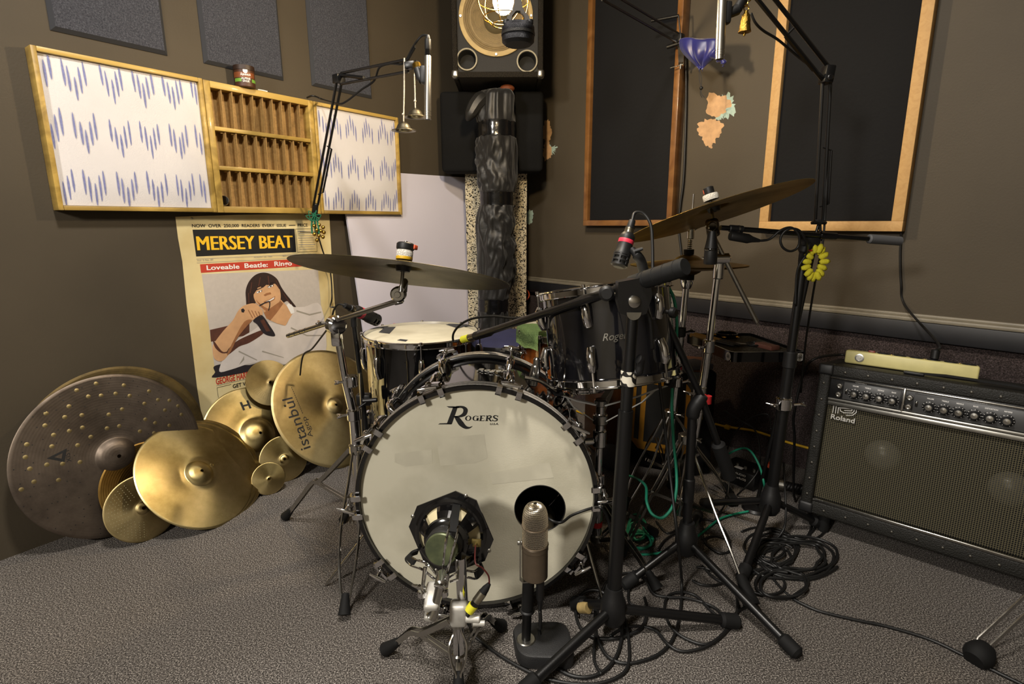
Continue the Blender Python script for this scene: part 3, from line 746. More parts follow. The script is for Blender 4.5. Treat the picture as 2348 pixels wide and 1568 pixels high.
prof = [(.02, .075), (.055, .055), (.073, .02), (.074, -.01), (.06, -.042), (.036, -.06), (.03, -.063)]
for r_, z in ((.0745, .0), (.058, -.044), (.031, -.063), (.03, .07)): g.torus(T(0, 0, z), r_, wr_, 40, 6)
for k in range(6):
    a = 2*pi*k/6+.3; g.tube(smooth([(r_*math.cos(a), r_*math.sin(a), z) for r_, z in prof], 4), wr_, 6)
g.obj('wire_cage', X['brass'], lamp, ang=180)
# ================================================================ right wall: two framed panels
def framed_panel(px, d, wd, fmat, label, grp=None):
    P_ = WR.off(d)
    def S(x, y):
        p = P_.pt(x, y)-CORN; return p.dot(-dR), p.z
    (x0, y0), (x1, y1), (x2, y2), (x3, y3) = px       # bottom-left, bottom-right, top-left, top-right (at the photo's upper edge)
    s0 = (S(x0, y0)[0]+S(x2, y2)[0])/2; s1 = (S(x1, y1)[0]+S(x3, y3)[0])/2
    z0 = (S(x0, y0)[1]+S(x1, y1)[1])/2; z1 = 2.15
    WM_ = axes(CORN, -dR, ZUP, nR)                    # local: s along wall, height, out of the wall
    t = thing('framed_acoustic_panel', label, 'acoustic panel', mat=WM_ @ T((s0+s1)/2, z0, 0))
    for sx in (s0+wd/2, s1-wd/2): G(WM_).box((sx, (z0+wd+z1)/2, d/2+.001), wd, z1-z0-wd, d-.002, .0015).obj('frame_upright', fmat, t)
    for zz in (z0+wd/2, z1-wd/2): G(WM_).box(((s0+s1)/2, zz, d/2+.001), s1-s0-(0 if zz < z1-wd else 2*wd), wd, d-.002, .0015).obj('frame_rail', fmat, t)
    g = G(WM_); n = 14; a, b, e, f = s0+wd, s1-wd, z0+wd, z1-wd
    vs = [[g.v((a+(b-a)*i/n, e+(f-e)*j/n, d-.022+.010*min(1, 8*min(i, n-i)/n)*min(1, 10*min(j, n-j)/n))) for j in range(n+1)] for i in range(n+1)]
    for i in range(n):
        for j in range(n): g.f([vs[i][j], vs[i+1][j], vs[i+1][j+1], vs[i][j+1]])
    g.obj('fabric_face', X['pfab'], t)
    return WM_, s0, s1, z0, d
X['pfab'] = pm('black_speaker_fabric', '131314', .85, bump=.35, bscale=45, spec=.2)
FP = framed_panel(((1340, 517.5), (1543, 517.5), (1345, 0), (1563, 0)), .055, .026, X['orwood'], 'tall black fabric panel in an orange varnished wood frame')
framed_panel(((1739, 528), (2068, 531), (1786, 0), (2144.5, 0)), .045, .034, X['tan'], 'wide black fabric panel in a pale raw board frame')

# ================================================================ guitar amplifier
a_ = az(1831, 1168, .06); b_ = az(2348, 1331, .06); ux = (b_-a_).normalized()
uy = (ZUP*math.cos(R(7)) + V((-ux.y, ux.x, 0))*math.sin(R(7))).normalized(); un = ux.cross(uy).normalized()
AH = .52
for _ in range(60):                                                  # height that brings the top edge to its measured line
    q = a_+ux*.03+uy*AH-CAM; py_ = CY-F_PX*q.dot(_up)/q.dot(_fw); AH += (py_-836)*.0003
AM = axes(a_, ux, uy, un); PA = Plane(a_, un, ux); AW = .735; AD = .26
amp = thing('guitar_amplifier', 'black studded guitar combo amplifier with silver control strip and woven grille', 'amplifier', mat=AM)
def LA(x, y, o=0.0): return AM.inverted() @ PA.pt(x, y, o)
tolex = pm('black_tolex', '161511', .55, bump=.6, bscale=260, spec=.4)
e = .034
# cabinet shell: side, top, bottom and back boards
g = G(AM); 
for sx in (e/2, AW-e/2): g.box((sx, AH/2, -AD/2), e, AH, AD, .008, 3)
for sy in (.022, AH-.017): g.box((AW/2, sy, -AD/2), AW-2*e+.004, .044 if sy < .1 else e, AD, .006, 3)
g.box((AW/2, AH/2, -AD+.012), AW-2*e, AH-2*e, .02); g.obj('cabinet', tolex, amp)
gl = LA(1852, 1152); gt = LA(1903, 905)
zg0 = .052; pl_ = LA(1900, 905).y
zp0 = min(LA(1898, 903).y, AH-.11); zp1 = AH-.036
# grille cloth
m, nt, N, L, b = newmat('woven_grille_cloth')
tc = N.new('ShaderNodeTexCoord')
ws = []
for ax in ('X', 'Y'):
    wv = N.new('ShaderNodeTexWave'); wv.wave_type = 'BANDS'; wv.bands_direction = ax; wv.inputs['Scale'].default_value = 58; wv.inputs['Distortion'].default_value = .3; wv.inputs['Detail Scale'].default_value = 3
    L.new(tc.outputs['Object'], wv.inputs['Vector']); ws.append(wv)
mx = N.new('ShaderNodeMath'); mx.operation = 'MAXIMUM'; L.new(ws[0].outputs['Fac'], mx.inputs[0]); L.new(ws[1].outputs['Fac'], mx.inputs[1])
cr = N.new('ShaderNodeValToRGB'); cr.color_ramp.elements[0].position = .8; cr.color_ramp.elements[0].color = C('0b0a08'); cr.color_ramp.elements[1].position = .97; cr.color_ramp.elements[1].color = C('5e573e')
L.new(mx.outputs[0], cr.inputs['Fac']); L.new(cr.outputs['Color'], b.inputs['Base Color']); b.inputs['Roughness'].default_value = .85
al = N.new('ShaderNodeMapRange'); al.inputs['From Min'].default_value = .6; al.inputs['From Max'].default_value = .85; al.inputs['To Min'].default_value = .55; L.new(mx.outputs[0], al.inputs['Value']); L.new(al.outputs['Result'], b.inputs['Alpha'])
g = G(AM); g.poly([(e, zg0, -.02), (AW-e, zg0, -.02), (AW-e, zp0, -.02), (e, zp0, -.02)]); g.obj('grille_cloth', m, amp, flat=True)
for cx_, cy_ in ((2022, 1040), (2318, 1118)):
    c = LA(cx_, cy_, -.06)
    g = G(AM @ T(c.x, c.y-.012, -.10)); g.lathe([(.148, .06), (.14, .055), (.05, .012), (.045, .01)], n=40); g.obj('speaker_cone', X['foam'], amp)
    g = G(AM @ T(c.x, c.y-.012, -.09)); g.lathe([(.048, 0), (.046, .012), (.038, .024), (.022, .033), (0, .037)], n=32); g.obj('dust_cap', pm('silver_dust_cap', 'd5d3cc', .35, .3), amp)
g = G(AM); g.box((AW/2, zg0-.004, -.006), AW-2*e, .009, .014, .002); g.obj('lower_chrome_strip', X['chromed'], amp)
g = G(AM); g.box((AW/2, zp0+.004, -.006), AW-2*e, .009, .014, .002); g.box((AW/2, zp0-.009, -.012), AW-2*e, .014, .01, .002); g.obj('upper_chrome_strip', X['steel'], amp)
g = G(AM); g.box((AW/2, (zp0+zp1)/2+.004, -.014), AW-2*e, zp1-zp0-.004, .01, .001); g.obj('control_panel', X['black'], amp)
g = G(AM); g.box((AW/2, zp1-.003, -.006), AW-2*e, .005, .012, .001); g.obj('panel_edge_strip', X['chromed'], amp)
xs_ = LA(2073, 905).x
g = G(AM); g.box((xs_, (zp0+zp1)/2, -.006), .006, zp1-zp0, .014, .001); g.obj('divider_strip', X['chromed'], amp)
dpl = pm('panel_grey', '3a3a3a', .4)
yk = (zp0+zp1)/2-.002
g = G(AM)
for x0, x1 in ((LA(1935, 880).x, xs_-.008), (LA(2098, 900).x, AW-e-.012)):
    g.box(((x0+x1)/2, yk+.002, -.0085), x1-x0, zp1-zp0-.02, .003, .0005)
g.obj('channel_plate', dpl, amp)
kxs = [(1960, 893), (1988, 898), (2018, 902), (2048, 907), (2132, 921), (2166, 927), (2200, 933), (2236, 940), (2272, 946), (2311, 952)]
kr = .0165
for i, p in enumerate(kxs):
    k = LA(*p); 
    if k.x > AW-e-kr: continue
    kt = G(AM @ T(k.x, yk-.003, -.007)); kt.lathe([(kr, 0), (kr, .003), (kr*.8, .005), (kr*.68, .006), (kr*.62, .018), (kr*.56, .02), (0, .02)], n=28); ko = kt.obj('knob', X['plastic'], amp)
    kt = G(AM @ T(k.x, yk-.003, -.007)); kt.lathe([(kr*.5, .0202), (kr*.45, .0215), (kr*.1, .022), (0, .0222)], n=20); kt.obj('knob_cap', X['chromed'], ko)
    g = G(AM); a0 = R(225-30*i % 270); g.ribbon([(k.x+kr*.52*math.cos(a0), yk-.003+kr*.52*math.sin(a0), .0136), (k.x+kr*.7*math.cos(a0), yk-.003+kr*.7*math.sin(a0), .0005)], .0016, (0, 0, 1))
    for q in range(11):
        aa = R(-60+q*30); g.ribbon([(k.x+kr*.8*math.cos(aa), yk-.003+kr*.8*math.sin(aa), -.0018), (k.x+kr*.95*math.cos(aa), yk-.003+kr*.95*math.sin(aa), -.0035)], .0012, (0, 0, 1))
    g.obj('knob_marks', X['white'], ko, flat=True)
    lb = ['VOLUME', 'TREBLE', 'MIDDLE', 'BASS', 'VOLUME', 'TREBLE', 'MIDDLE', 'BASS', 'DISTORTION', 'REVERB'][i]
    w_ = .0026*len(lb); g = G(); g.text(lb, AM @ V((k.x-w_/2, yk+.0185, -.0066)), AM @ V((k.x+w_/2, yk+.0185, -.0066)), uy, .0036, off=.02); g.obj('knob_label', X['white'], amp, flat=True)
for s, px_ in (('CHANNEL-1', (1975, 868)), ('CHANNEL-2', (2250, 915))):
    k = LA(*px_); g = G(); g.text(s, AM @ V((k.x-.014, zp1-.0085, -.0066)), AM @ V((k.x+.014, zp1-.0085, -.0066)), uy, .0036, off=.02); g.obj('channel_label', X['white'], amp, flat=True)
for x_ in (1924, 2090):
    for dy_ in (.0135, -.0135):
        k = LA(x_, 885); g = G(AM @ T(k.x, yk+dy_, -.008)); g.lathe([(.0085, 0), (.0085, .004), (.0065, .006), (.0045, .0062), (.0042, .001), (0, .001)], n=20); g.obj('input_jack', X['chromed'], amp)
    k = LA(x_+17, 890); g = G(AM); g.box((k.x, yk, -.006), .006, .016, .004, .001); g.mi = 1; g.box((k.x, yk+.003, -.002), .0035, .006, .006, .001); g.obj('bright_switch', [X['blackg'], X['steel']], amp)
# badge: traced mark and maker's lettering, cast metal on the grille
def badge_pt(x, y): v = LA(1800+x/2.45, 760+y/2.45, -.012); return (v.x, v.y, -.012)
g = G(AM)
for st in ([(268, 455), (276, 405), (380, 412), (402, 428), (400, 455), (380, 470), (345, 470)], [(283, 458), (288, 418), (378, 424), (390, 436), (388, 448), (378, 458), (330, 456), (312, 446), (310, 436)], [(297, 458), (300, 428), (372, 434), (378, 440), (372, 446), (335, 444)]):
    for i, (p, q) in enumerate(zip(st, st[1:])):
        p, q = V(badge_pt(*p)), V(badge_pt(*q)); d = (q-p).normalized()*.0011; up_ = V((0, 0, .00005*i)); g.ribbon([p-d+up_, q+d+up_], .0024, (0, 0, 1))
g.obj('badge_mark', X['silverp'], amp, flat=True)
g = G(); g.text('Roland', AM @ V(badge_pt(257, 488)), AM @ V(badge_pt(390, 516)), uy, .0145, off=.015, ext=.06); g.obj('badge_lettering', X['silverp'], amp)
# corners, rivets, feet, handle
for sx in (0, 1):
    for sy in (0, 1):
        g = G(AM); g.box((sx*AW+(.018 if not sx else -.018), sy*AH+(.016 if not sy else -.016), -.016), .043, .036, .040, .008, 3); g.obj('corner_protector', X['plastic'], amp)
riv = [(.017, .06+k*(AH-.12)/7) for k in range(8)]+[(AW-.017, .06+k*(AH-.12)/7) for k in range(8)]+[(.07+k*(AW-.14)/10, AH-.018) for k in range(11)]+[(.07+k*(AW-.14)/10, .02) for k in range(11)]
for x, y in riv:
    g = G(AM @ T(x, y, .0)); g.lathe([(.0045, -.001), (.004, .0016), (.002, .0026), (0, .003)], n=10); g.obj('rivet', X['dullsteel'], amp)
for sx in (.07, AW-.07):
    p = AM @ V((sx, 0, -.03)); g = G(); g.cyl((p.x, p.y, 0.0), (p.x, p.y, p.z+.004), .016, 16, .003); g.obj('foot', X['rubber'], amp)
    p = AM @ V((sx, 0, -AD+.03)); g = G(); g.cyl((p.x, p.y, 0.0), (p.x, p.y, p.z+.004), .016, 16, .002); g.obj('foot', X['rubber'], amp)
hx = LA(2105, 845).x; 
g = G(AM @ T(0, AH, -.06)); g.strip([(hx-.02, .002, 0), (hx-.005, .006, 0), (hx+.06, .011, 0), (hx+.20, .011, 0), (hx+.27, .006, 0), (hx+.29, .002, 0)], .022, .005, (0, 0, 1)); g.obj('strap_handle', X['rubber'], amp)
for q in (hx-.012, hx+.27):
    g = G(AM @ T(q, AH+.004, -.06)); g.box((0, .001, 0), .05, .008, .03, .003); g.obj('handle_end', X['plastic'], amp)

# power strip on the amp: its photo outline gives place and length on the amp top plane
TOPP = Plane(AM @ V((0, AH, 0)), uy, ux)
pa = AM @ V((.045, AH, -.10)); pb = AM @ V((.40, AH, -.115))
PLn = .33; dd = (pb-pa).normalized(); zz = uy; nn = dd.cross(zz); nn = -nn if nn.dot(un) < 0 else nn
SM = axes(pa+uy*.002, dd, uy, nn)
cream = pm('cream_enamel', 'cfc585', .45, var=.12, vscale=25)
ps = thing('power_strip', 'cream metal power strip lying on top of the guitar amplifier', 'power strip', mat=SM)
ph, pw = .042, .045
g = G(SM @ T(PLn/2, ph/2, -pw/2)); g.box(M.Identity(4), PLn, ph, pw, .006, 3); g.obj('housing', cream, ps)
for k in range(6):
    g = G(SM @ T(PLn*(.30+k*.125), ph, -pw/2) @ RX(-90)); g.lathe([(.0165, 0), (.0165, .002), (.015, .003), (0, .003)], n=24); g.obj('outlet', X['plastic'], ps)
    if k % 2 == 0: g = G(SM @ T(PLn*(.3625+k*.125), ph, -pw/2) @ RX(-90)); g.lathe([(.003, 0), (.0025, .0015), (0, .002)], n=10); g.obj('screw', X['brass'], ps)
g = G(SM @ T(PLn*.205, ph+.002, -pw/2)); g.box(M.Identity(4), .018, .008, .01, .002); g.obj('switch', pm('red_rocker', '6b2416', .4), ps)
g = G(SM @ T(PLn*.12, ph*.52, 0)); g.lathe([(.0125, 0), (.0125, .003), (.009, .0035), (.009, .001), (.004, .001), (.004, .004), (0, .004)], n=24); g.obj('breaker_button', X['steel'], ps)
# plug with its cable running up the wall to the panel
q = SM @ V((PLn*.68, ph+.003, -pw/2))
g = G(); g.cyl(q, q+uy*.03, .011, 14, .003); 
path = [q+uy*.028, q+uy*.05-un*.01, WR.pt(2075, 700, .02), WR.pt(2066, 650, .010), WR.pt(2064, 590, .008), WR.pt(2066, 540, .008), WR.pt(2070, 480, .008), WR.pt(2110, 220, .008)]
g.tube(smooth(path, 8), .0036, 8); tag(g.obj('plug_lead', X['cable']), 'black mains lead running from the cream power strip up the wall', 'cable')
q = SM @ V((-.002, ph*.5, -pw/2))
g = G(); p_ = [q+dd*.004, q-dd*.02, AM @ V((-.03, AH+.005, -.05)), AM @ V((-.06, AH-.05, -.07)), AM @ V((-.075, AH-.2, -.09)), AM @ V((-.07, .2, -.12)), AM @ V((-.055, .02, -.14)), AM @ V((-.05, -.03, -.17))]
g.tube(smooth(p_, 8), .0042, 8); tag(g.obj('strip_supply_cable', X['cable'], ang=180), 'black supply cable looping from the cream power strip down the amplifier side', 'cable')
# ================================================================ drums
gloss = pm('black_drum_wrap', '0b0b0c', .08, coat=.8, var=.2, vscale=3)
smoke = wood('smoky_blue_black_wrap', '121215', '09090a', 7, (3, 3, .22), .1, .9, 0)
head_w = pm('coated_head', 'd2cdb8', .62, col2='bdb8a2', vscale=7, lo=.3, hi=.55, bump=.08, bscale=300)
# ---- bass drum: axis along world Y
BX, BY, BZ, BR = -.0875, 1.21, .309, .2945
MB = axes((BX, BY, BZ), (1, 0, 0), (0, 0, 1), (0, -1, 0)) # local x right, y up, z toward the camera
HF = .010
bd = thing('bass_drum', 'big black bass drum with white front head and round port hole', 'drum', loc=(BX, BY+.17, 0))
LEN = .345
g = G(MB); g.lathe([(BR-.022, -.03), (BR-.014, -.03), (BR-.014, -LEN+.03), (BR-.022, -LEN+.03), (BR-.022, -.03)], n=96); g.obj('shell', gloss, bd)
blackhoop = pm('hoop_black', '100f0f', .25, coat=.3); inlay = pm('sparkle_inlay', 'b5b1ab', .4, .35, var=.4, vscale=220)
for z0, nm in ((0, 'front_hoop'), (-LEN, 'rear_hoop')):
    s_ = 1 if z0 == 0 else -1
    g = G(MB); zz = lambda t: z0 - s_*t
    g.lathe([(BR-.010, zz(0)), (BR-.001, zz(0)), (BR, zz(.002)), (BR, zz(.005))], n=96)
    g.lathe([(BR, zz(.019)), (BR+.0006, zz(.0195)), (BR+.0006, zz(.0215)), (BR, zz(.022))], n=96); g.lathe([(BR, zz(.035)), (BR, zz(.038)), (BR-.003, zz(.04)), (BR-.010, zz(.04)), (BR-.010, zz(0))], n=96)
    g.mi = 1; g.lathe([(BR, zz(.005)), (BR+.0010, zz(.0065)), (BR+.0010, zz(.0175)), (BR, zz(.019))], n=96); g.lathe([(BR, zz(.022)), (BR+.0010, zz(.0235)), (BR+.0010, zz(.0335)), (BR, zz(.035))], n=96); g.obj(nm, [blackhoop, inlay], bd)
# front head with port hole (traced ellipse is a circle on the head plane)
hz = -.012
HP = Plane(MB @ V((0, 0, hz)), (0, -1, 0), (1, 0, 0))
def LB(x, y, o=0.0): return MB.inverted() @ HP.pt(x, y, o)
pc_ = LB(1238, 1166); pr_ = ((LB(1296, 1166)-LB(1180, 1166)).x)/2
b = bmesh.new(); edges = []
for (cx_, cy_, r_, n_) in ((0, 0, BR-.0105, 96), (pc_.x, pc_.y, pr_, 48)):
    vs = [b.verts.new((cx_+r_*math.cos(2*pi*k/n_), cy_+r_*math.sin(2*pi*k/n_), hz)) for k in range(n_)]
    for i in range(n_): edges.append(b.edges.new((vs[i], vs[(i+1) % n_])))
bmesh.ops.triangle_fill(b, edges=edges, use_beauty=True)
g = G(MB); g.add(b); b.free(); 
front = g.obj('front_head', head_w, bd, flat=True)
g = G(MB @ T(pc_.x, pc_.y, hz)); g.torus(M.Identity(4), pr_, .0012, 48, 6); g.obj('port_rim', X['ink'], bd)
stain = pm('tape_ghost', 'c3beaa', .62, col2='d0cbb6', vscale=18, lo=.3, hi=.6)
for q in ([(905, 1040), (990, 1030), (992, 1062), (930, 1070), (905, 1060)], [(1000, 1005), (1110, 995), (1118, 1050), (1090, 1062), (1010, 1068)], [(1120, 1085), (1260, 1060), (1270, 1095), (1130, 1110)]):
    g = G(); g.poly([HP.pt(*p, .0003) for p in q]); g.obj('tape_mark', stain, front, flat=True)
g = G(MB); g.lathe([(0, -LEN+.012), (BR-.016, -LEN+.012)], n=64); g.obj('batter_head', pm('batter_head', '2b2a27', .6), bd)
g = G(MB); g.box((.06, -.19, -.16), .3, .12, .2, .04, 4); g.obj('muffling_pillow', pm('pillow_cloth', '8a7d62', .9, bump=.5, bscale=25, var=.3, vscale=12), bd)
# maker's lettering on the head, drawn on its plane
ca = lambda x, y: HP.pt(800+x/3.787, 760+y/3.787, .0006)
g = G()
# capital R: stem, bowl, swash leg, serif
g.poly([ca(*p) for p in ((905, 655), (945, 655), (895, 800), (850, 800))])
g.poly([ca(*p) for p in ((775, 806), (790, 797), (850, 795), (896, 797), (890, 806))]); g.poly([ca(*p) for p in ((846, 649), (905, 649), (960, 652), (958, 664), (905, 664), (868, 661))])
def rib(pts, ws):
    P_ = smooth([ca(*p) for p in pts], 6); W_ = []
    for i in range(len(P_)):
        t = i/6; k = min(int(t), len(ws)-2); W_.append((ws[k]+(ws[k+1]-ws[k])*(t-k))/3.787/900*.95)
    g.ribbon(P_, W_, HP.n)
rib([(930, 655), (985, 656), (1012, 680), (1000, 718), (955, 738), (905, 738)], [14, 20, 38, 34, 16, 8])
rib([(920, 738), (945, 760), (975, 800), (1010, 830), (1045, 835), (1072, 822)], [14, 40, 46, 30, 14, 2])
def quad(*p): g.poly([ca(*q) for q in p])
def oval(cx_, cy_, rx, ry, wv, wh, gap=()):
    n_ = 28; 
    for k in range(n_):
        a0, a1 = 2*pi*k/n_, 2*pi*(k+1)/n_
        if k in gap: continue
        o_ = lambda a, m: ca(cx_+(rx-m*wv)*math.cos(a)+.12*-(ry-m*wh)*math.sin(a), cy_+(ry-m*wh)*math.sin(a))
        g.poly([o_(a0, 0), o_(a1, 0), o_(a1, 1), o_(a0, 1)])
oval(1036, 753, 27, 22, 13, 4); oval(1099, 753, 26, 22, 13, 4, (24, 25, 26, 27, 0)); quad(*((1119, 732), (1124, 732), (1121, 745), (1116, 743)))
g.poly([ca(*p) for p in ((1104, 750), (1128, 750), (1126, 757), (1124, 775), (1112, 775), (1112, 757))])
for x0 in (1136,):   # E
    quad((x0+6, 732), (x0+20, 732), (x0+13, 775), (x0-1, 775)); quad((x0, 730), (x0+46, 730), (x0+44, 742), (x0+40, 735), (x0, 734)); quad((x0-6, 772), (x0+36, 772), (x0+42, 762), (x0+38, 777), (x0-6, 777)); quad((x0+12, 751), (x0+32, 751), (x0+31, 756), (x0+12, 756))
x0 = 1190            # R
quad((x0+6, 732), (x0+20, 732), (x0+13, 775), (x0-1, 775)); quad((x0, 730), (x0+30, 730), (x0+30, 734), (x0, 734)); quad((x0-6, 772), (x0+18, 772), (x0+18, 777), (x0-6, 777))
rib([(x0+20, 732), (x0+40, 733), (x0+44, 742), (x0+34, 751), (x0+16, 753)], [5, 10, 13, 10, 5]); rib([(x0+22, 753), (x0+32, 764), (x0+42, 776), (x0+50, 774)], [8, 13, 10, 3])
rib([(1292, 740), (1284, 731), (1266, 731), (1256, 740), (1268, 752), (1286, 760), (1284, 772), (1262, 777), (1246, 768)], [5, 6, 8, 11, 12, 12, 9, 6, 6]); quad((1292, 730), (1296, 730), (1292, 745), (1288, 743)); quad((1246, 762), (1250, 763), (1248, 778), (1243, 778))
g.text('U.S.A.', ca(1225, 810), ca(1300, 809), ZUP, .0042, off=.03, shear=.25)
g.obj('maker_lettering', X['ink'], front, flat=True)
# chrome script badge on top of the shell
g = G(); ang = math.asin(-.01/.28); zt_ = BZ+BR-.0135
g.text('Rogers', (BX+.0-.005, BY+.165, zt_+.003), (BX+.085, BY+.165, zt_-.001), V((0, 1, .0)), .022, shear=.35, ext=.03, off=.01); g.obj('script_badge', X['silverp'], bd)
# claws with wing rods and lugs
for s_, z0 in ((1, 0.0), (-1, -LEN)):
    for k in range(10):
        a = R(90+20+36*k)
        if s_ < 0: a = R(90+20+36*k)
        mr = MB @ M.Rotation(a, 4, 'Z') @ T(BR, 0, z0) if s_ > 0 else MB @ M.Rotation(a, 4, 'Z') @ T(BR, 0, z0) @ SC(1, 1, -1)
        g = G(mr)  # local x outward, y tangential, z toward the hoop's open face
        for dy_ in (-.024, .024):
            g.strip([(-.016, dy_, .006), (-.012, dy_, .009), (.004, dy_, .008), (.008, dy_, .002), (.009, dy_, -.012)], .013, .005, (0, 1, 0))
        g.strip([(.013, -.026, -.004), (.016, -.012, -.008), (.017, 0, -.010), (.016, .012, -.008), (.013, .026, -.004)], .013, .006, (0, 0, 1))
        g.sphere((.017, 0, -.008), .009, 12)
        cl = g.obj('claw_hook', X['chrome'], bd, ang=50)
        g = G(mr); g.rod((.017, 0, .012), (.012, 0, -.10), .0032, n=10); g.obj('tension_rod', X['chrome'], cl)
        g = G(mr); a_t = 0.5+.6*k
        hd = V((math.sin(a_t)*.35, math.cos(a_t), 0)).normalized()*.022
        c_ = V((.018, 0, .020)); g.tube([c_-hd, c_-hd*.5, c_, c_+hd*.5, c_+hd], [.003, .0042, .0052, .0042, .003], 10); g.rod((.017, 0, .0), (.018, 0, .022), .0045); g.obj('wing_handle', X['chrome'], cl)
        g = G(mr); g.tube([(-.012, 0, -.055), (.003, 0, -.062), (.008, 0, -.085), (.008, 0, -.115), (.0, 0, -.135), (-.012, 0, -.14)], [.008, .010, .0115, .0115, .010, .007], 12); g.obj('lug', X['chrome'], bd)
# tom holder plate on the shell (round post) and spurs
g = G(); p = V((BX+.14, BY+.16, BZ+.245)); g.cyl(p, p+V((.01, 0, .055)), .013, 18, .003); g.cyl(p+V((.01, 0, .05)), p+V((.012, 0, .075)), .009, 16, .004); g.tube(smooth([p+V((-.02, -.03, .03)), p+V((.02, -.03, .02)), p+V((.06, -.02, -.01))], 5), .005, 8); g.obj('tom_mount', X['chromed'], bd)
for sx, q in ((-1, az(747, 1341, .004)), (1, V((.235, 1.24, .004)))):
    top = V((BX+sx*.262, BY+.13, BZ-.1)); g = G(); g.rod(top, q, .006, .0035); g.obj('spur', X['chromed'], bd)
    g = G(); g.box(look(top, q-top), .03, .03, .045, .006); g.obj('spur_bracket', X['chrome'], bd)
g = G(); g.sphere((BX, BY+.02, .010), .011, 12); g.box((BX, BY+.17, .0075), .1, .3, .015, .003); g.obj('floor_pad', X['rubber'], bd)

# ---- generic shallow drum builder
def drum(t, m, r, h, shell_mat, lugs, head_mat=None, phase=0.0, lugz=(.28, .72), lug_h=.05, hoop_h=.022, badge=None):
    g = G(m); g.lathe([(r-.006, .0), (r, .002), (r, h-.002), (r-.006, h)], n=72); g.obj('shell', shell_mat, t)
    for z, sg, nm in ((h, 1, 'batter_hoop'), (0, -1, 'lower_hoop')):
        g = G(m @ T(0, 0, z) @ SC(1, 1, sg)); g.lathe([(r+.004, .013), (r+.003, -.010), (r+.010, -.011), (r+.013, -.009), (r+.007, -.007), (r+.0075, .006), (r+.012, .008), (r+.0125, .0105), (r+.009, .013), (r+.004, .013)], n=72); g.obj(nm, X['chrome'], t)
    g = G(m); g.lathe([(0, h+.004), (r-.006, h+.004), (r+.003, h)], n=64); hd = g.obj('batter_head', head_mat or head_w, t)
    g = G(m); g.lathe([(0, -.004), (r+.003, -.002)], n=48); g.obj('lower_head', pm('clear_head', '5c5a54', .3), t)
    for k in range(lugs):
        a = phase+2*pi*k/lugs; mr = m @ M.Rotation(a, 4, 'Z') @ T(r, 0, 0)
        for fz, sg in ((lugz[1]*h, 1), (lugz[0]*h, -1)):
            g = G(mr @ T(0, 0, fz) @ SC(1, 1, sg)); hh = lug_h/2
            g.tube([(-.002, 0, -hh), (.006, 0, -hh*.95), (.013, 0, -hh*.3), (.014, 0, hh*.6), (.010, 0, hh)], [.006, .0105, .0115, .0115, .008], 10); g.obj('lug', X['chrome'], t)
            g = G(mr); ze = (h+.012 if sg > 0 else -.012); g.rod((.013, 0, fz+sg*hh*.8), (.013, 0, ze), .0028, n=8); g.cyl((.013, 0, ze-sg*.004), (.013, 0, ze+sg*.005), .0052, 10, .001); g.box(T(.010, 0, ze-sg*.006), .012, .018, .006, .002); g.obj('tension_rod', X['chrome'], t)
    return hd
# ---- floor tom
FX, FY = -.335, 1.985; fr_ = .203; fb, ft = .16, .565
MF = T(FX, FY, fb)
ftm = thing('floor_tom', 'black floor tom with taped white head on three legs', 'drum', loc=(FX, FY, 0))
hd = drum(ftm, MF, fr_, ft-fb, gloss, 8, phase=.15, lugz=(.2, .8), lug_h=.075)
HT = Plane((FX, FY, ft+.0046), (0, 0, 1), (1, 0, 0))
for pts, mt in (([(868, 762), (882, 750), (908, 749), (893, 765)], 'felte'), ([(1022, 744), (1036, 741), (1068, 748), (1050, 753)], 'felte'), ([(895, 744), (903, 741), (921, 741), (915, 746)], 'red'), ([(910, 780), (918, 777), (936, 779), (930, 783)], 'felte')):
    g = G(); g.poly([HT.pt(*p) for p in pts]); g.obj('damping_patch', X[mt], hd, flat=True)
for k in range(3):
    a = R(200+120*k); d_ = V((math.cos(a), math.sin(a), 0)); p = V((FX, FY, 0))+d_*(fr_+.022)
    g = G(); g.tube(smooth([p+ZUP*.38, p+ZUP*.12, p+ZUP*.05+d_*.012, p+d_*.03+ZUP*.012], 5), .0055, 10); lg = g.obj('leg', X['chrome'], ftm)
    g = G(); g.cyl(p+d_*.03+ZUP*.0, p+d_*.029+ZUP*.03, .011, 12, .003); g.obj('rubber_foot', X['rubber'], lg)
    g = G(); g.box(look(p-d_*.01+ZUP*.27, ZUP, d_), .03, .034, .05, .006); g.rod(p+ZUP*.27, p+d_*.03+ZUP*.27, .004); g.obj('leg_bracket', X['chrome'], ftm)

# ---- rack tom (on a snare stand)
tc_ = ay(1396, 762, 1.43); tr_ = .166; th_ = .225
ax_ = V((-.115, .16, 1)).normalized()
MT = look(tc_-ax_*th_/2, ax_, (0, 1, 0))
rt = thing('rack_tom', 'smoky black rack tom with chrome hoops and script badge beside the bass drum', 'drum', loc=tc_-ax_*th_/2)
# lug phase: one lug column faces the camera slightly left of centre
def face_angle(m, px, Y):
    p = m.inverted() @ ay(px, 762, Y); return math.atan2(p.y, p.x)
phs = face_angle(MT, 1350, 1.43-.155)
drum(rt, MT, tr_, th_, smoke, 6, phase=phs, lugz=(.27, .76), lug_h=.056)
g = G(); cc = MT.inverted() @ (CAM); aa = face_angle(MT, 1412, 1.43-.163)
b = text_bm('Rogers', .0, .35, .02); xs = [v.co.x for v in b.verts]; w_ = max(xs)-min(xs); k_ = .068/w_
for v in b.verts:
    a = aa+(v.co.x*k_-.034)/tr_; rr_ = tr_+.0015+v.co.z*.05
    v.co = MT @ V((rr_*math.cos(a), rr_*math.sin(a), th_*.46+v.co.y*k_*1.05))
g.add(b); b.free(); g.obj('script_badge', X['steel'], rt)

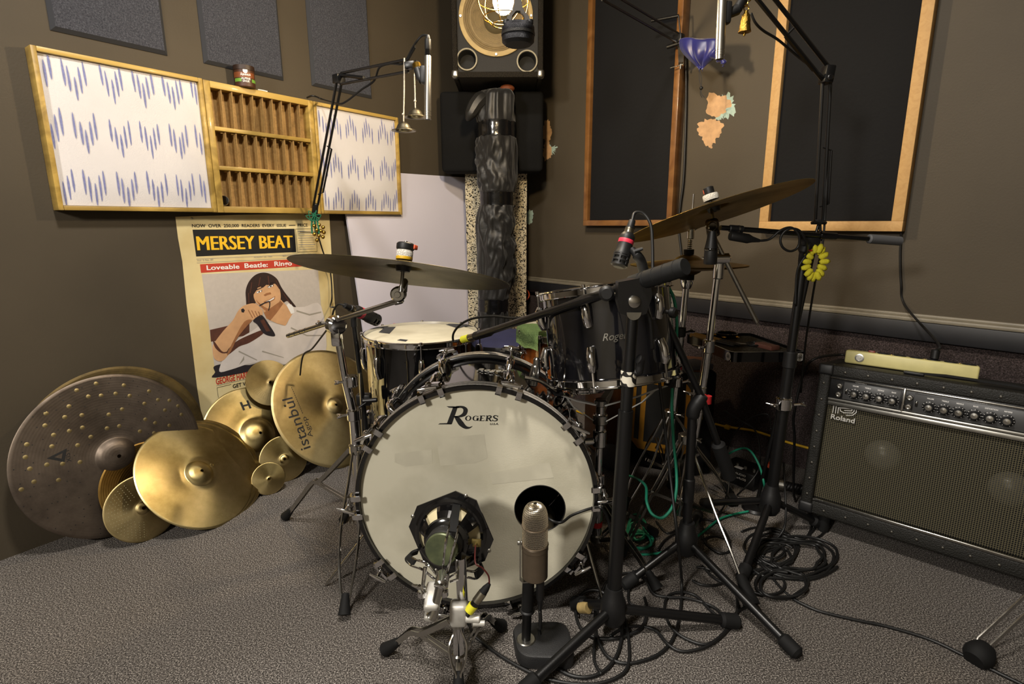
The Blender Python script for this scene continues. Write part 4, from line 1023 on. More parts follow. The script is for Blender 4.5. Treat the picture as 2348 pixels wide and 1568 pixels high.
# ---- snare drum with green towel
SX, SY = .205, 1.86; sr_ = .172; sb, st_ = .44, .60
orange = wood('orange_lacquered_shell', '8a4a1c', '552a0e', 9, (2, 2, .2), .15, .7, 0)
sn = thing('snare_drum', 'orange lacquered wood snare drum half hidden behind the rack tom', 'drum', loc=(SX, SY, sb))
drum(sn, T(SX, SY, sb), sr_, st_-sb, orange, 10, phase=R(195), lugz=(.5, .5), lug_h=.03)
tow = pm('green_towelling', '76935c', .95, var=.25, vscale=120, bump=1.0, bscale=260)
g = G(); n_ = 10
pp = [[None]*(n_+1) for _ in range(n_+1)]
for i in range(n_+1):
    for j in range(n_+1):
        u, v_ = i/n_, j/n_
        a = R(178+52*u); rad_ = sr_*.55+ (v_)*.13
        if rad_ <= sr_+.016: z = st_+.024; rr_ = rad_
        else: rr_ = sr_+.016+.004*math.sin(u*9); z = st_+.024-(rad_-sr_-.016)*1.6
        z += .004*math.sin(u*11+v_*5)
        pp[i][j] = (SX+rr_*math.cos(a), SY+rr_*math.sin(a), z)
tv = [[g.v(p) for p in r0] for r0 in pp]
for i in range(n_):
    for j in range(n_): g.f([tv[i][j], tv[i+1][j], tv[i+1][j+1], tv[i][j+1]])
bmesh.ops.solidify(g.bm, geom=g.bm.faces[:], thickness=-.006)
tag(g.obj('green_towel', tow, ang=180), 'small green towel draped over the edge of the orange snare drum', 'towel')

# ---- drum throne
TX, TY = -.035, 2.25
thr = thing('drum_throne', 'round navy blue and black padded drum throne behind the bass drum', 'stool', loc=(TX, TY, 0))
g = G(T(TX, TY, 0)); g.lathe([(0, .515), (.1, .514), (.15, .508), (.172, .492)], n=48); g.mi = 1; g.lathe([(.172, .492), (.178, .47), (.175, .435), (.16, .42), (0, .42)], n=48)
g.obj('seat', [pm('navy_velour', '23264a', .8, var=.2, vscale=30), pm('black_vinyl', '131313', .3, bump=.1, bscale=200)], thr)
g = G(); g.cyl((TX, TY, .1), (TX, TY, .42), .014, 16); g.obj('post', X['chrome'], thr)
for k in range(3):
    a = R(30+120*k); e_ = V((TX+.24*math.cos(a), TY+.24*math.sin(a), .012)); g = G(); g.bar((TX, TY, .28), e_, .022, .006); lg = g.obj('leg', X['chrome'], thr)
    g = G(); g.sphere(e_+V((0, 0, .006)), .017, 12); g.obj('rubber_foot', X['rubber'], lg)
# ================================================================ cymbals
def cym_z(r, Rr, bell, bow):
    t = r/Rr; rb = bell
    z = -bow*Rr*(t**1.7)
    if t < rb: z += .085*Rr*(1-(t/rb)**2)**.75*(bell/.22)
    return z
def cymbal(label, Rr, m, mat, bell=.2, bow=.07, mats=(), deco=None, group=None, name='cymbal'):
    g = G(); th = .0011; prof = [.0055]+[bell*Rr*k/9 for k in range(1, 9)]+[bell*Rr*.985, bell*Rr*1.04]+[Rr*(bell+.1+(1-bell-.1)*k/16) for k in range(17)]
    prof = [p for i, p in enumerate(prof) if p >= .0055]
    top = [(r, cym_z(r, Rr, bell, bow)) for r in sorted(set(prof))]
    bot = [(r, z-th) for r, z in top][::-1]
    g.lathe(top+[(Rr+.0004, top[-1][1]-th/2)]+bot+[top[0]], n=110)
    if deco: deco(g, lambda x, y, o=.0005: V((x, y, cym_z(math.hypot(x, y), Rr, bell, bow)+o)))
    o = g.obj(name, [mat]+list(mats), local=m if m is not None else M.Identity(4), ang=30) if False else None
    me = bpy.data.meshes.new(name); bmesh.ops.recalc_face_normals(g.bm, faces=[f for f in g.bm.faces if f.material_index == 0]); g.bm.to_mesh(me); g.bm.free()
    for q in [mat]+list(mats): me.materials.append(q)
    me.shade_smooth(); me.set_sharp_from_angle(angle=R(50))
    o = bpy.data.objects.new(name, me); COL.objects.link(o); o.matrix_world = m; WM[o] = m.copy()
    return tag(o, label, 'cymbal', group)
brassA = cymbal_mat('bright_bronze', 'd2bf8c', 'a3925f', .27, .12, 150, .5)
brassB = cymbal_mat('worn_bronze', 'b9a77a', '83734a', .33, .14, 170, .8)
brassC = cymbal_mat('satin_bronze', 'cbb886', '9c8b5c', .3, .1, 150, .4)
bronzeD = cymbal_mat('brown_bronze', '8a6c38', '5e4722', .38, .2, 50, .6)
bronzeK = cymbal_mat('dark_raw_bronze', '75695d', '3a322c', .4, .12, 40, .9, .4, .85, 6)
bronzeL = cymbal_mat('dark_patina_bronze', '6f5d36', '2a241a', .5, .2, 45, 1, .3, .7, 9)
crashm = cymbal_mat('brushed_dark_bronze', '6e6445', '4a4330', .36, .25, 170, .6, .5)
ridem = cymbal_mat('aged_gold_bronze', '9a8244', '5a4a28', .34, .25, 160, .8, .5)
inkT = X['ink']; dimp = cymbal_mat('polished_hammer_mark', 'b8a675', '9a8a62', .42, 0, 10, .2, 0)
def lean(s, o, r, a, z0=0.0, yaw=0.0):
    n0 = (nL*math.cos(yaw)+dL*math.sin(yaw)).normalized(); h = ZUP.cross(n0)
    up = -math.sin(a)*n0+math.cos(a)*ZUP; n = math.cos(a)*n0+math.sin(a)*ZUP
    c = V(pL)+dL*s+nL*o+ZUP*(z0+.003)+up*r
    return axes(c, h, up, n)
def flatdisc(g, S, x, y, r, n=8, o=.0006, mi=1):
    g.mi = mi; g.poly([S(x+r*math.cos(2*pi*k/n), y+r*math.sin(2*pi*k/n), o) for k in range(n)])
def deco_big(g, S):
    rnd = random.Random(11); 
    for k in range(150):
        r = .256*(.27+.70*((k+.5)/150)**.55); a = k*2.39996+rnd.uniform(-.1, .1); flatdisc(g, S, r*math.cos(a), r*math.sin(a), .0016, 7)
    pts = []
    for k in range(400):
        r = .256*math.sqrt(rnd.uniform(.12, .85)); a = rnd.uniform(.2, 3.3); x, y = r*math.cos(a), r*math.sin(a)
        if all((x-p[0])**2+(y-p[1])**2 > .032**2 for p in pts): pts.append((x, y))
        if len(pts) > 42: break
    g.mi = 2
    for x, y in pts:                                   # raised hammer blisters
        c = g.v(S(x, y, .0012)); rings = [[g.v(S(x+q*math.cos(2*pi*k/10), y+q*math.sin(2*pi*k/10), h)) for k in range(10)] for q, h in ((.0032, .0009), (.0062, .00005))]
        for k in range(10): g.f([c, rings[0][k], rings[0][(k+1) % 10]]); g.f([rings[0][k], rings[1][k], rings[1][(k+1) % 10], rings[0][(k+1) % 10]])
    tri = [(-.165, .048), (-.115, .062), (-.128, .024)]; cx_ = sum(p[0] for p in tri)/3; cy_ = sum(p[1] for p in tri)/3
    inn = [(cx_+(x-cx_)*.42, cy_+(y-cy_)*.42) for x, y in tri]; g.mi = 1
    for i in range(3): j = (i+1) % 3; g.poly([S(*tri[i]), S(*tri[j]), S(*inn[j]), S(*inn[i])])
    put(g, S, 'XIST', (-.112, .020), (.030, 1), .040, .011)
def put(g, S, txt, p0, d, w, h, **k):
    """flat lettering that follows the bowed face; baseline from p0 along d"""
    b = text_bm(txt, **k); xs = [v.co.x for v in b.verts]; x0, x1 = min(xs), max(xs); d = V((d[0], d[1])).normalized(); u = V((-d.y, d.x))
    for v in b.verts:
        q = V(p0)+d*((v.co.x-x0)/(x1-x0)*w)+u*(v.co.y*h/CAPH); v.co = S(q.x, q.y)
    bmesh.ops.subdivide_edges
    g.mi = 1; g.add(b); b.free()
cymbal('dark patinated bronze cymbal, rearmost at the wall, mostly hidden by the perforated one', .262, lean(.262, .105, .262, .10), bronzeL)
cymbal('very large dark perforated bronze cymbal with black triangle logo leaning on the wall', .256, lean(.231, .150, .256, .147), bronzeK, mats=[inkT, dimp], deco=deco_big, bell=.22)
cymbal('plain brown bronze cymbal peeking out above the small dotted cymbal', .140, lean(.299, .18, .14, .212), bronzeD, bell=.18)
def deco_dot(g, S):
    for i in range(7):
        for k in range(10+i*2):
            r = .044+.0075*i; a = R(110)+k*R(150)/(9+i*2)
            flatdisc(g, S, r*math.cos(a), r*math.sin(a), .0013, 7)
cymbal('small bronze cymbal with rings of pale dots, front at the floor', .103, lean(.246, .247, .103, .30), brassB, mats=[pm('pale_dots', 'b9ad85', .4, .6)], deco=deco_dot, bell=.2)
for ds, do, lb in ((.050, -.024, 'bronze cymbal third in the stack behind the large front one, only its rim showing'), (.030, -.012, 'bronze cymbal second in the stack behind the large front one, only its rim showing')):
    cymbal(lb, .1935, lean(.457+ds, .338+do, .1935, .698, 0, .3), brassC, bow=.05, bell=.08)
cymbal('large clean golden cymbal with grooves, foremost of the leaning cymbals', .1935, lean(.457, .338, .1935, .698, 0, .3), brassA, bell=.24, bow=.05)
def deco_H(g, S): put(g, S, 'H', (-.018, .108), (1, 0), .034, .032, off=.03)
cymbal('pale golden cymbal with a wide bell and black letter H, under the poster', .197, lean(.69, .205, .197, .51), brassA, bell=.34, mats=[inkT], deco=deco_H, bow=.06)
def deco_r(g, S):
    for i in range(5):
        for k in range(24): a = R(190)+k*R(7.2); r = .045+.006*i; flatdisc(g, S, r*math.cos(a), r*math.sin(a), .0012, 6)
cymbal('upside down small cymbal with dotted rows wedged below the poster caption', .092, lean(.788, .088, .092, .40, .262, -.1), brassB, mats=[pm('grey_dots', '7d7352', .5, .5)], deco=deco_r, bell=.1, bow=.03)
def deco_ist(g, S):
    put(g, S, 'istanbul', (-.163, -.128), (.03, 1), .215, .042, off=.004); put(g, S, 'Agop', (-.138, -.090), (.03, 1), .085, .019)
    g.mi = 1; g.poly([S(-.196+.006*math.cos(R(90+72*k*2)), .062+.006*math.sin(R(90+72*k*2))) for k in range(5)])
    for k in range(14): y = .01+k*.0085; g.poly([S(-.142, y), S(-.142, y+.006), S(-.1445, y+.006), S(-.1445, y)])
cymbal('large bronze cymbal with black lettering, leaning beside the chrome stand', .258, lean(.986, .322, .258, .536), brassB, bell=.14, mats=[inkT], deco=deco_ist, bow=.06)
cymbal('small shiny splash cymbal propped between the lettered cymbal and the floor', .088, lean(.721, .236, .088, .272, 0, -.3), brassA, bell=.2, bow=.09)
cymbal('tiny bell cymbal disc, smallest, on the carpet beside the splash', .058, lean(.628, .280, .058, .3, 0, -.3), brassA, bell=.15, bow=.08)

# mounted cymbals
cc = ay(925, 611, 1.3); CN = V((.105, .215, .97)).normalized(); MC = look(cc, CN)
cymbal('dark bronze crash cymbal tilted on the chrome boom stand before the poster', .254, MC, crashm, bell=.17, bow=.075)
rc = ay(1636, 476, 1.6); RN = V((-.26, .20, .95)).normalized(); MR = look(rc, RN)
cymbal('aged gold ride cymbal tilted high on the chrome stand before the framed panels', .256, MR, ridem, bell=.17, bow=.07)
hc = ay(1577, 614, 1.85); HN = V((.0, .02, 1)).normalized()
hat_top = look(hc+V((0, 0, .028)), HN); hat_bot = look(hc+V((0, 0, -.010)), -HN)
cymbal('upper hi-hat cymbal behind the rack tom', .19, hat_top, ridem, bell=.24, bow=.09, name='hi_hat_cymbal')
cymbal('lower hi-hat cymbal, facing up under its pair behind the rack tom', .19, hat_bot, ridem, bell=.24, bow=.09, name='hi_hat_cymbal')
# ================================================================ stands and microphones
def collar(g, c, d, r, h=.03): d = V(d).normalized(); g.cyl(V(c)-d*h/2, V(c)+d*h/2, r, 20, .003)
def wing(g, c, d, s=.016, tw=(0, 0, 1)):
    """wing bolt pointing along d"""
    c = V(c); d = V(d).normalized(); w = d.cross(V(tw)); w = w.normalized() if w.length > .1 else d.orthogonal().normalized()
    g.rod(c-d*.012, c+d*.010, .0038); g.tube([c+d*.008-w*s+d*.008, c+d*.008-w*s*.4, c+d*.010, c+d*.008+w*s*.4, c+d*.008+w*s+d*.008], [.0025, .0042, .0055, .0042, .0025], 10)
def rubber_boot(leg, foot, frm, r=.016, L_=.05):
    d = (V(frm)-V(foot)).normalized(); f = V(foot); f.z = max(f.z, .004); g = G(); pr_ = []
    for k in range(7): pr_ += [(r*(1.0-.06*k), L_*k/7), (r*(.94-.06*k), L_*(k+.5)/7)]
    g.lathe([(0, 0)]+pr_+[(r*.5, L_), (0, L_)], look(f+V((0, 0, r*.55)), d), 18); return g.obj('rubber_foot', X['rubber'], leg)
def double_tripod(t, ax, z_top, z_low, feet, mat='chromed', w=.016, style='strip'):
    """three double braced legs from the sliding collar at z_top, braces to the lower collar"""
    ax = V((ax[0], ax[1], 0))
    g = G(); collar(g, ax+ZUP*z_top, ZUP, .021, .03); wing(g, ax+ZUP*z_top+V((.03, -.012, 0)), (1, -.4, 0)); g.obj('leg_collar', X[mat], t)
    g = G(); collar(g, ax+ZUP*z_low, ZUP, .019, .024); g.obj('brace_collar', X[mat], t)
    for f in feet:
        f = V(f); d = (f-ax); d.z = 0; L_ = d.length; d.normalize(); sd = d.cross(ZUP)
        p0 = ax+d*.02+ZUP*(z_top-.005); pm_ = ax+d*L_*.5+ZUP*(z_top*.50+.012); p1 = ax+d*(L_-.012)+ZUP*.02
        g = G()
        if style == 'single': g.tube(smooth([p0, p0.lerp(pm_, .25)+d*.012, pm_, p0.lerp(p1, .75)+ZUP*.006, p1], 6), .0042, 8)
        elif style == 'rod':
            for s in (-1, 1): g.tube(smooth([p0+sd*s*.008, p0.lerp(pm_, .4)+sd*s*.013, pm_+sd*s*.024, p0.lerp(p1, .75)+sd*s*.021+ZUP*.008, p1+sd*s*.006], 6), .0036, 8)
        else:
            for s in (-1, 1): g.strip(smooth([p0+sd*s*w*.5, pm_+sd*s*w*.5, pm_.lerp(p1, .5)+sd*s*w*.4+ZUP*.006, p1+sd*s*w*.3], 5), .012, .0022, d.cross(sd))
        lg = g.obj('leg', X[mat], t)
        g = G(); b0 = ax+d*.018+ZUP*z_low; b1 = pm_+d*.0
        for s in (-1, 1): g.strip([b0+sd*s*.006, b1+sd*s*w*.3], .009, .002, ZUP)
        g.obj('leg_brace', X[mat], lg)
        rubber_boot(lg, f, pm_, *((.022, .075) if style == 'single' else ()))
def mic_tripod(t, hub, feet, z=.11, r=.011):
    hub = V((hub[0], hub[1], 0))
    g = G(T(hub)); g.lathe([(0, z-.05), (.022, z-.05), (.03, z-.035), (.03, z+.005), (.024, z+.02), (.019, z+.045), (0, z+.045)], n=20); g.obj('hub', X['plastic'], t)
    for f in feet:
        f = V(f); d = f-hub; d.z = 0; L_ = d.length; d.normalize(); a = hub+d*.02+ZUP*(z-.015); b = hub+d*(L_-.01)+ZUP*.017
        g = G(); g.rod(a, b, r*.92); lg = g.obj('leg', X['black'], t)
        g = G(); dd = (b-a).normalized(); g.cyl(b-dd*.035, b+dd*.014, r*1.45, 16, .006); g.obj('rubber_foot', X['rubber'], lg)
def path(*p, n=6): return smooth([ay(*q) for q in p], n)
def tubeobj(name, t, pts, r, mat, n=16, ang=38): g = G(); g.tube(pts, r, n); return g.obj(name, X[mat], t, ang=ang)

# ---- chrome boom cymbal stand (poster side)
sx_, sy_ = -.458, 1.50
A1 = V((sx_, sy_, 0)); tl_ = ay(770, 740, 1.50)
st1 = thing('boom_cymbal_stand', 'chrome boom cymbal stand between the lettered cymbal and the bass drum', 'cymbal stand', loc=A1)
tubeobj('lower_tube', st1, [A1+ZUP*.06, A1+ZUP*.43], .0155, 'chrome'); tubeobj('middle_tube', st1, [A1+ZUP*.42, A1.lerp(V((tl_.x, tl_.y, 0)), .5)+ZUP*.53], .0128, 'chrome'); tubeobj('upper_tube', st1, [A1.lerp(V((tl_.x, tl_.y, 0)), .5)+ZUP*.52, tl_-ZUP*.01], .0105, 'chrome')
for z_, r_ in ((.43, .0205), (.53, .017)):
    g = G(); c = A1+ZUP*z_; collar(g, c, ZUP, r_, .034); wing(g, c+V((-.028, -.01, 0)), (-1, -.35, 0)); g.obj('height_clamp', X['chrome'], st1)
g = G(); g.cyl(tl_+V((-.012, .012, -.006)), tl_+V((.012, -.014, -.006)), .027, 28, .006); g.box(look(tl_-ZUP*.038, ZUP, (0, 1, 0)), .026, .034, .055, .006); wing(g, tl_+V((-.035, .0, .0)), (-1, -.2, .1), .02); g.obj('boom_clamp', X['chrome'], st1)
be, bf = ay(660, 770, 1.64), ay(918, 688, 1.335)
tubeobj('boom_arm', st1, [be, bf], .0066, 'chromed', 14)
for k in range(4): g = G(); q = be.lerp(bf, .03+.055*k); dq = (bf-be).normalized(); g.cyl(q-dq*.001, q+dq*.001, .0071, 14); g.obj('boom_mark', X['ink'], st1)
cw = cc-CN*.02
g = G(); q = ay(914, 674, 1.325); g.cyl(q+V((0, .009, 0)), q+V((0, -.012, 0)), .019, 26, .004); g.cyl(q+V((0, -.012, 0)), q+V((0, -.016, 0)), .008, 16, .001); g.tube([bf-(bf-be).normalized()*.02, bf, q-V((.0, 0, .014))], [.009, .010, .008], 10); g.tube([q+V((.012, 0, .006)), q+V((.016, 0, .03)), cw-CN*.035], [.009, .0085, .0075], 10); g.obj('tilter', X['nickelb'] if 'nickelb' in X else X['chromed'], st1)
g = G(); g.rod(cw-CN*.04, cc+CN*.06, .0042); g.obj('cymbal_rod', X['chromed'], st1)
g = G(look(cc, CN)); g.lathe([(.007, -.012), (.016, -.012), (.019, .0), (.007, .0)], n=24); g.obj('cymbal_seat', X['plastic'], st1)
felt = speckle('white_wool_felt', ['9d988c', 'c9c4b8', 'e6e1d6'], 400)
g = G(look(cc+CN*.022, CN)); g.lathe([(.006, 0), (.019, 0), (.0195, .004), (.0195, .014), (.018, .017), (.006, .017)], n=28); g.mi = 1; g.lathe([(.0192, -.006), (.0196, -.005), (.0196, .001), (.0192, .001)], n=28); g.obj('felt_washer', [felt, X['yellow']], st1)
g = G(look(cc+CN*.040, CN)); g.lathe([(.005, 0), (.020, 0), (.021, .003), (.021, .013), (.018, .016), (.005, .016)], n=28); g.mi = 1; g.box((-.018, -.011, .008), .011, .014, .011, .002); g.obj('quick_release_nut', [X['plastic'], X['orange']], st1)
f1, f2 = az(790, 1420), az(655, 1192)
double_tripod(st1, A1, .325, .14, [f1], style='rod'); 
# remaining legs share the collars
def extra_legs(t, ax, z_top, z_low, feet, w=.016):
    ax = V((ax[0], ax[1], 0))
    for f in feet:
        f = V(f); d = f-ax; d.z = 0; L_ = d.length; d.normalize(); sd = d.cross(ZUP)
        p0 = ax+d*.02+ZUP*(z_top-.005); pm_ = ax+d*L_*.5+ZUP*(z_top*.5+.012); p1 = ax+d*(L_-.012)+ZUP*.02
        g = G()
        for s in (-1, 1): g.strip(smooth([p0+sd*s*w*.5, p0.lerp(pm_, .9)+sd*s*w*.5, pm_+sd*s*w*.5+d*.02, pm_.lerp(p1, .5)+sd*s*w*.45+ZUP*.012, p1+sd*s*w*.3], 5), .012, .0022, d.cross(sd))
        lg = g.obj('leg', X['chromed'], t)
        g = G()
        for s in (-1, 1): g.strip([ax+d*.018+ZUP*z_low+sd*s*.006, pm_+sd*s*w*.3], .009, .002, ZUP)
        g.obj('leg_brace', X['chromed'], lg); rubber_boot(lg, f, pm_)
extra_legs(st1, A1, .325, .14, [f2, V((-.22, 1.78, 0))])

# ---- dynamic mics with a coloured band
def dyn_mic(label, tail, head, r, band):
    tail = V(tail); head = V(head); d = (head-tail); L_ = d.length; d.normalize()
    t = thing('drum_microphone', label, 'microphone', loc=tail); m = look(tail, d)
    g = G(m); g.lathe([(0, 0), (r*.42, 0), (r*.46, L_*.02), (r*.5, L_*.14), (r*.62, L_*.15), (r*.62, L_*.18), (0, L_*.18)], n=24); g.mi = 1; g.lathe([(r*.6, L_*.16), (r*.62, L_*.17), (r*.62, L_*.27), (r*.58, L_*.28)], n=24); g.obj('cable_connector', [X['plastic'], X['nickel']], t)
    g = G(m); g.lathe([(0, L_*.28), (r*.75, L_*.28), (r*.95, L_*.33), (r*1.0, L_*.36), (r*1.0, L_*.42)], n=28); g.lathe([(r, L_*.50), (r*1.0, L_*.66), (r*1.12, L_*.70), (r*1.12, L_*.74)], n=28); g.obj('body', X['plastic'], t)
    g = G(m); g.lathe([(r, L_*.42), (r*1.015, L_*.425), (r*1.015, L_*.495), (r, L_*.50)], n=28); g.obj('colour_band', X[band], t)
    g = G(m); g.lathe([(r*.9, L_*.72), (r*.92, L_*.97), (r*.7, L_), (0, L_)], n=24); g.obj('inner_screen', X['steelk'], t)
    g = G(m)
    for z in (.75, .84, .93): g.lathe([(r*.9, L_*z), (r*1.13, L_*z), (r*1.13, L_*(z+.035)), (r*.9, L_*(z+.035))], n=28)
    for k in range(6): a = 2*pi*k/6; g.box(T(r*1.02*math.cos(a), r*1.02*math.sin(a), L_*.85) @ M.Rotation(a, 4, 'Z'), r*.2, r*.3, L_*.24, .001)
    g.obj('slotted_head', X['plastic'], t); return t
X['steelk'] = pm('dark_screen', '2d2c2a', .5, .6, bump=.4, bscale=900)
X['nickelb'] = pm('black_nickel', '6d665c', .18, 1.0, rvar=.06, vscale=30)
hd_ = ay(866, 735, 1.80); tl1 = ay(790, 700, 1.66)
dyn_mic('black drum microphone with red band aimed at the floor tom', tl1, hd_, .0185, 'pink')
hd2 = ay(1418, 613, 1.33); tl2 = ay(1450, 505, 1.36)
dyn_mic('black drum microphone with crimson band aimed down at the rack tom', tl2, hd2, .0185, 'pink')

# ---- floor tom mic stand: black, behind the chrome stand
fx = ay(818, 790, 1.78); base_ = V((fx.x+.015, 1.80, 0))
st2 = thing('microphone_stand', 'slim black microphone stand beside the floor tom holding the red banded mic', 'microphone stand', loc=base_)
tubeobj('pole', st2, [base_+ZUP*.1, ay(812, 745, 1.78)], .0085, 'black')
g = G(); g.tube(path((812, 748, 1.78), (812, 726, 1.775), (822, 717, 1.765), (832, 716, 1.75)), .0115, 12); g.obj('mic_clip', X['plastic'], st2)
g = G(); c = ay(835, 915, 1.80); g.box(T(c), .05, .035, .04, .006); g.cyl(c+V((.0, -.02, .0)), c+V((.05, -.02, .004)), .008, 12, .002); g.rod(c+V((.02, -.02, .0)), c+V((-.02, -.035, -.025)), .004); g.obj('pole_clamp', X['black'], st2)
g = G(); c = ay(826, 880, 1.76); g.rod(ay(826, 855, 1.76), ay(832, 1010, 1.80), .0045); g.obj('clamp_rod', X['chromed'], st2)
mic_tripod(st2, base_, [base_+V((-.06, -.17, 0)), base_+V((-.1, .2, 0)), base_+V((.08, .22, 0))], .1, .0085)

# ---- front mic stand with boom across the bass drum
hub = V((.238, 1.135, 0))
st3 = thing('boom_microphone_stand', 'black boom microphone stand in front of the rack tom, boom crossing to the floor tom', 'microphone stand', loc=hub)
pt_ = ay(1452, 700, 1.15)
tubeobj('lower_pole', st3, [hub+ZUP*.10, hub.lerp(V((pt_.x, pt_.y, 0)), .6)+ZUP*.565], .0165, 'black', 20); tubeobj('upper_pole', st3, [hub.lerp(V((pt_.x, pt_.y, 0)), .6)+ZUP*.55, pt_], .0130, 'black', 20)
g = G(); ctr = ay(1441, 866, 1.148); g.cyl(ctr-ZUP*.016, ctr+ZUP*.016, .0172, 24); cow = pm('cow_tape', 'dcd6c4', .6, col2='15130f', vscale=75, lo=.47, hi=.5, detail=0)
g.obj('patterned_tape', cow, st3)
g = G(); q = ay(1463, 850, 1.14); g.tube(smooth([ctr+V((.012, -.012, .016)), q+V((.0, -.008, .0)), ay(1468, 828, 1.13), ay(1462, 822, 1.128)], 4), [.008]*4+[.009]*4+[.011]*4+[.008], 10); g.obj('clutch_lever', X['plastic'], st3)
g = G(); pc0 = ay(1452, 690, 1.118); mm = axes(pc0, (1, 0, 0), (0, 0, 1), (0, -1, 0)); g.prism([(-.034, .040), (.03, .052), (.036, .01), (.026, -.025), (0, -.034), (-.026, -.025), (-.034, .0)], .03, mm @ T(0, 0, -.02)); g.obj('clutch_plate', X['black'], st3)
g = G(mm); g.lathe([(.0135, .010), (.0125, .013), (.006, .016), (0, .0165)], n=24); g.obj('clutch_bolt', X['chromed'], st3)
g = G(mm); g.prism([(.015*math.cos(R(180+15*k)), -.022+.016*math.sin(R(180+15*k))) for k in range(13)], .002, T(0, 0, .0105)); g.obj('clutch_scale', X['steel'], st3)
b0, b1, b2 = ay(1572, 611, 1.045), ay(1452, 652, 1.11), ay(1098, 768, 1.60)
dv = (b2-b0).normalized()
tubeobj('boom', st3, [b0.lerp(b2, .18), b2], .0098, 'black', 16)
g = G(); c1_ = b0.lerp(b2, .185); g.lathe([(0, 0), (.016, 0), (.0185, .004), (.0185, .10), (.0165, .102), (.0165, .106), (.0185, .108), (.0185, (c1_-b0).length-.002), (.012, (c1_-b0).length), (0, (c1_-b0).length)], look(b0, dv), 24)
for k in range(4): g.torus(look(b0+dv*(.018+k*.026), dv), .0186, .0009, 24, 6)
g.obj('counterweight', X['rubber'], st3)
g = G(); q = ay(1392, 671, 1.145); g.cyl(q+V((0, .012, 0)), q+V((-.004, -.02, 0)), .016, 20, .005); g.obj('boom_knob', X['plastic'], st3)
mic_tripod(st3, hub, [az(1690, 1437), az(1316, 1392), az(1196, 1602)], .085, .0125)
g = G(); a_, b_ = az(1316, 1392, .017), hub+ZUP*.07; q = a_.lerp(b_, .28); dq = (b_-a_).normalized(); g.cyl(q-dq*.014, q+dq*.014, .0135, 16); g.obj('tan_tape', pm('tan_tape', 'a08a58', .7, var=.3, vscale=60), st3)
# pencil mic at the boom's end, over the floor tom edge
ta, tb = ay(1112, 764, 1.595), ay(1052, 781, 1.67)
t = thing('boom_pencil_microphone', 'short microphone with yellow taped connector at the end of the front boom', 'microphone', loc=ta)
m = look(ta, tb-ta); L_ = (tb-ta).length
g = G(m); g.lathe([(0, -.03), (.010, -.03), (.013, -.02), (.013, L_*.35), (.010, L_*.4), (0, L_*.4)], n=20); g.obj('body', X['plastic'], t)
g = G(m); g.lathe([(.0, L_*.35), (.0105, L_*.35), (.0105, L_*.62), (0, L_*.62)], n=20); g.obj('connector', X['nickel'], t)
g = G(m); g.lathe([(.0, L_*.6), (.0115, L_*.6), (.0115, L_*.85), (0, L_*.85)], n=20); g.obj('yellow_tape', pm('lime_tape', 'c6c632', .55), t)

# ---- second boom stand carrying the rack tom mic
hub2 = V((.480, 1.36, 0))
st4 = thing('boom_microphone_stand', 'black boom microphone stand behind the first, angled boom holding the crimson banded mic', 'microphone stand', loc=hub2)
pt2 = ay(1588, 948, 1.38)
tubeobj('pole', st4, [hub2+ZUP*.1, pt2], .0125, 'black', 18)
g = G(); g.cyl(hub2.lerp(V((pt2.x, pt2.y, 0)), .5)+ZUP*.22, hub2.lerp(V((pt2.x, pt2.y, 0)), .5)+ZUP*.29, .0155, 18, .003); g.obj('pole_clutch', X['plastic'], st4)
g = G(); g.tube(path((1588, 955, 1.38), (1592, 935, 1.375), (1612, 905, 1.37)), [.016, .017, .018, .018, .018, .018, .018, .018, .018, .018, .016, .016, .014][:13], 14); g.obj('swivel', X['plastic'], st4)
m0, m1, m2 = ay(1478, 630, 1.33), ay(1606, 905, 1.37), ay(1662, 1062, 1.40)
tubeobj('boom', st4, [m0, m1, m2], .0092, 'black', 16)
g = G(); dq = (m2-m1).normalized(); g.cyl(m2-dq*.07, m2+dq*.055, .0185, 22, .006); g.obj('counterweight', X['rubber'], st4)
g = G(); q = ay(1536, 716, 1.30); g.cyl(q, q+V((.012, -.012, 0)), .013, 18, .004); g.rod(q+V((-.02, .005, .004)), q, .005); g.obj('boom_knob', X['plastic'], st4)
g = G(); g.tube(path((1450, 573, 1.335), (1460, 585, 1.32), (1470, 600, 1.325), (1478, 632, 1.33)), [.009]*6+[.012]*7+[.0125]*6, 12); g.tube([ay(1455, 576, 1.315), ay(1474, 570, 1.31)], [.006, .004], 8); g.obj('mic_clip', X['plastic'], st4)
mic_tripod(st4, hub2, [az(1828, 1512), az(1428, 1352), V((.62, 1.66, 0))], .12, .0115)

# ---- chrome cymbal stand for the ride
rx, ry = .538, 1.60
A2 = V((rx, ry, 0))
st5 = thing('boom_cymbal_stand', 'chrome boom cymbal stand under the ride cymbal beside the hi-hat', 'cymbal stand', loc=A2)
top5 = ay(1650, 592, 1.60)
def on5(f): return A2.lerp(V((top5.x, top5.y, 0)), f)
tubeobj('lower_tube', st5, [A2+ZUP*.05, on5(.55)+ZUP*.40], .0155, 'chrome'); tubeobj('middle_tube', st5, [on5(.55)+ZUP*.39, on5(.8)+ZUP*.60], .0128, 'chrome'); tubeobj('upper_tube', st5, [on5(.8)+ZUP*.59, top5], .0105, 'chrome')
for f_, z_, r_ in ((.55, .46, .02), (.8, .605, .017)):
    g = G(); c = on5(f_)+ZUP*z_; collar(g, c, ZUP, r_, .04); wing(g, c+V((-.03, -.012, .0)), (-1, -.3, .2), .018); g.obj('height_clamp', X['chrome'], st5)
g = G(); c = ay(1622, 916, 1.585); g.cyl(c-ZUP*.012, c+ZUP*.012, .0125, 16); g.obj('red_tape', X['red'], st5)
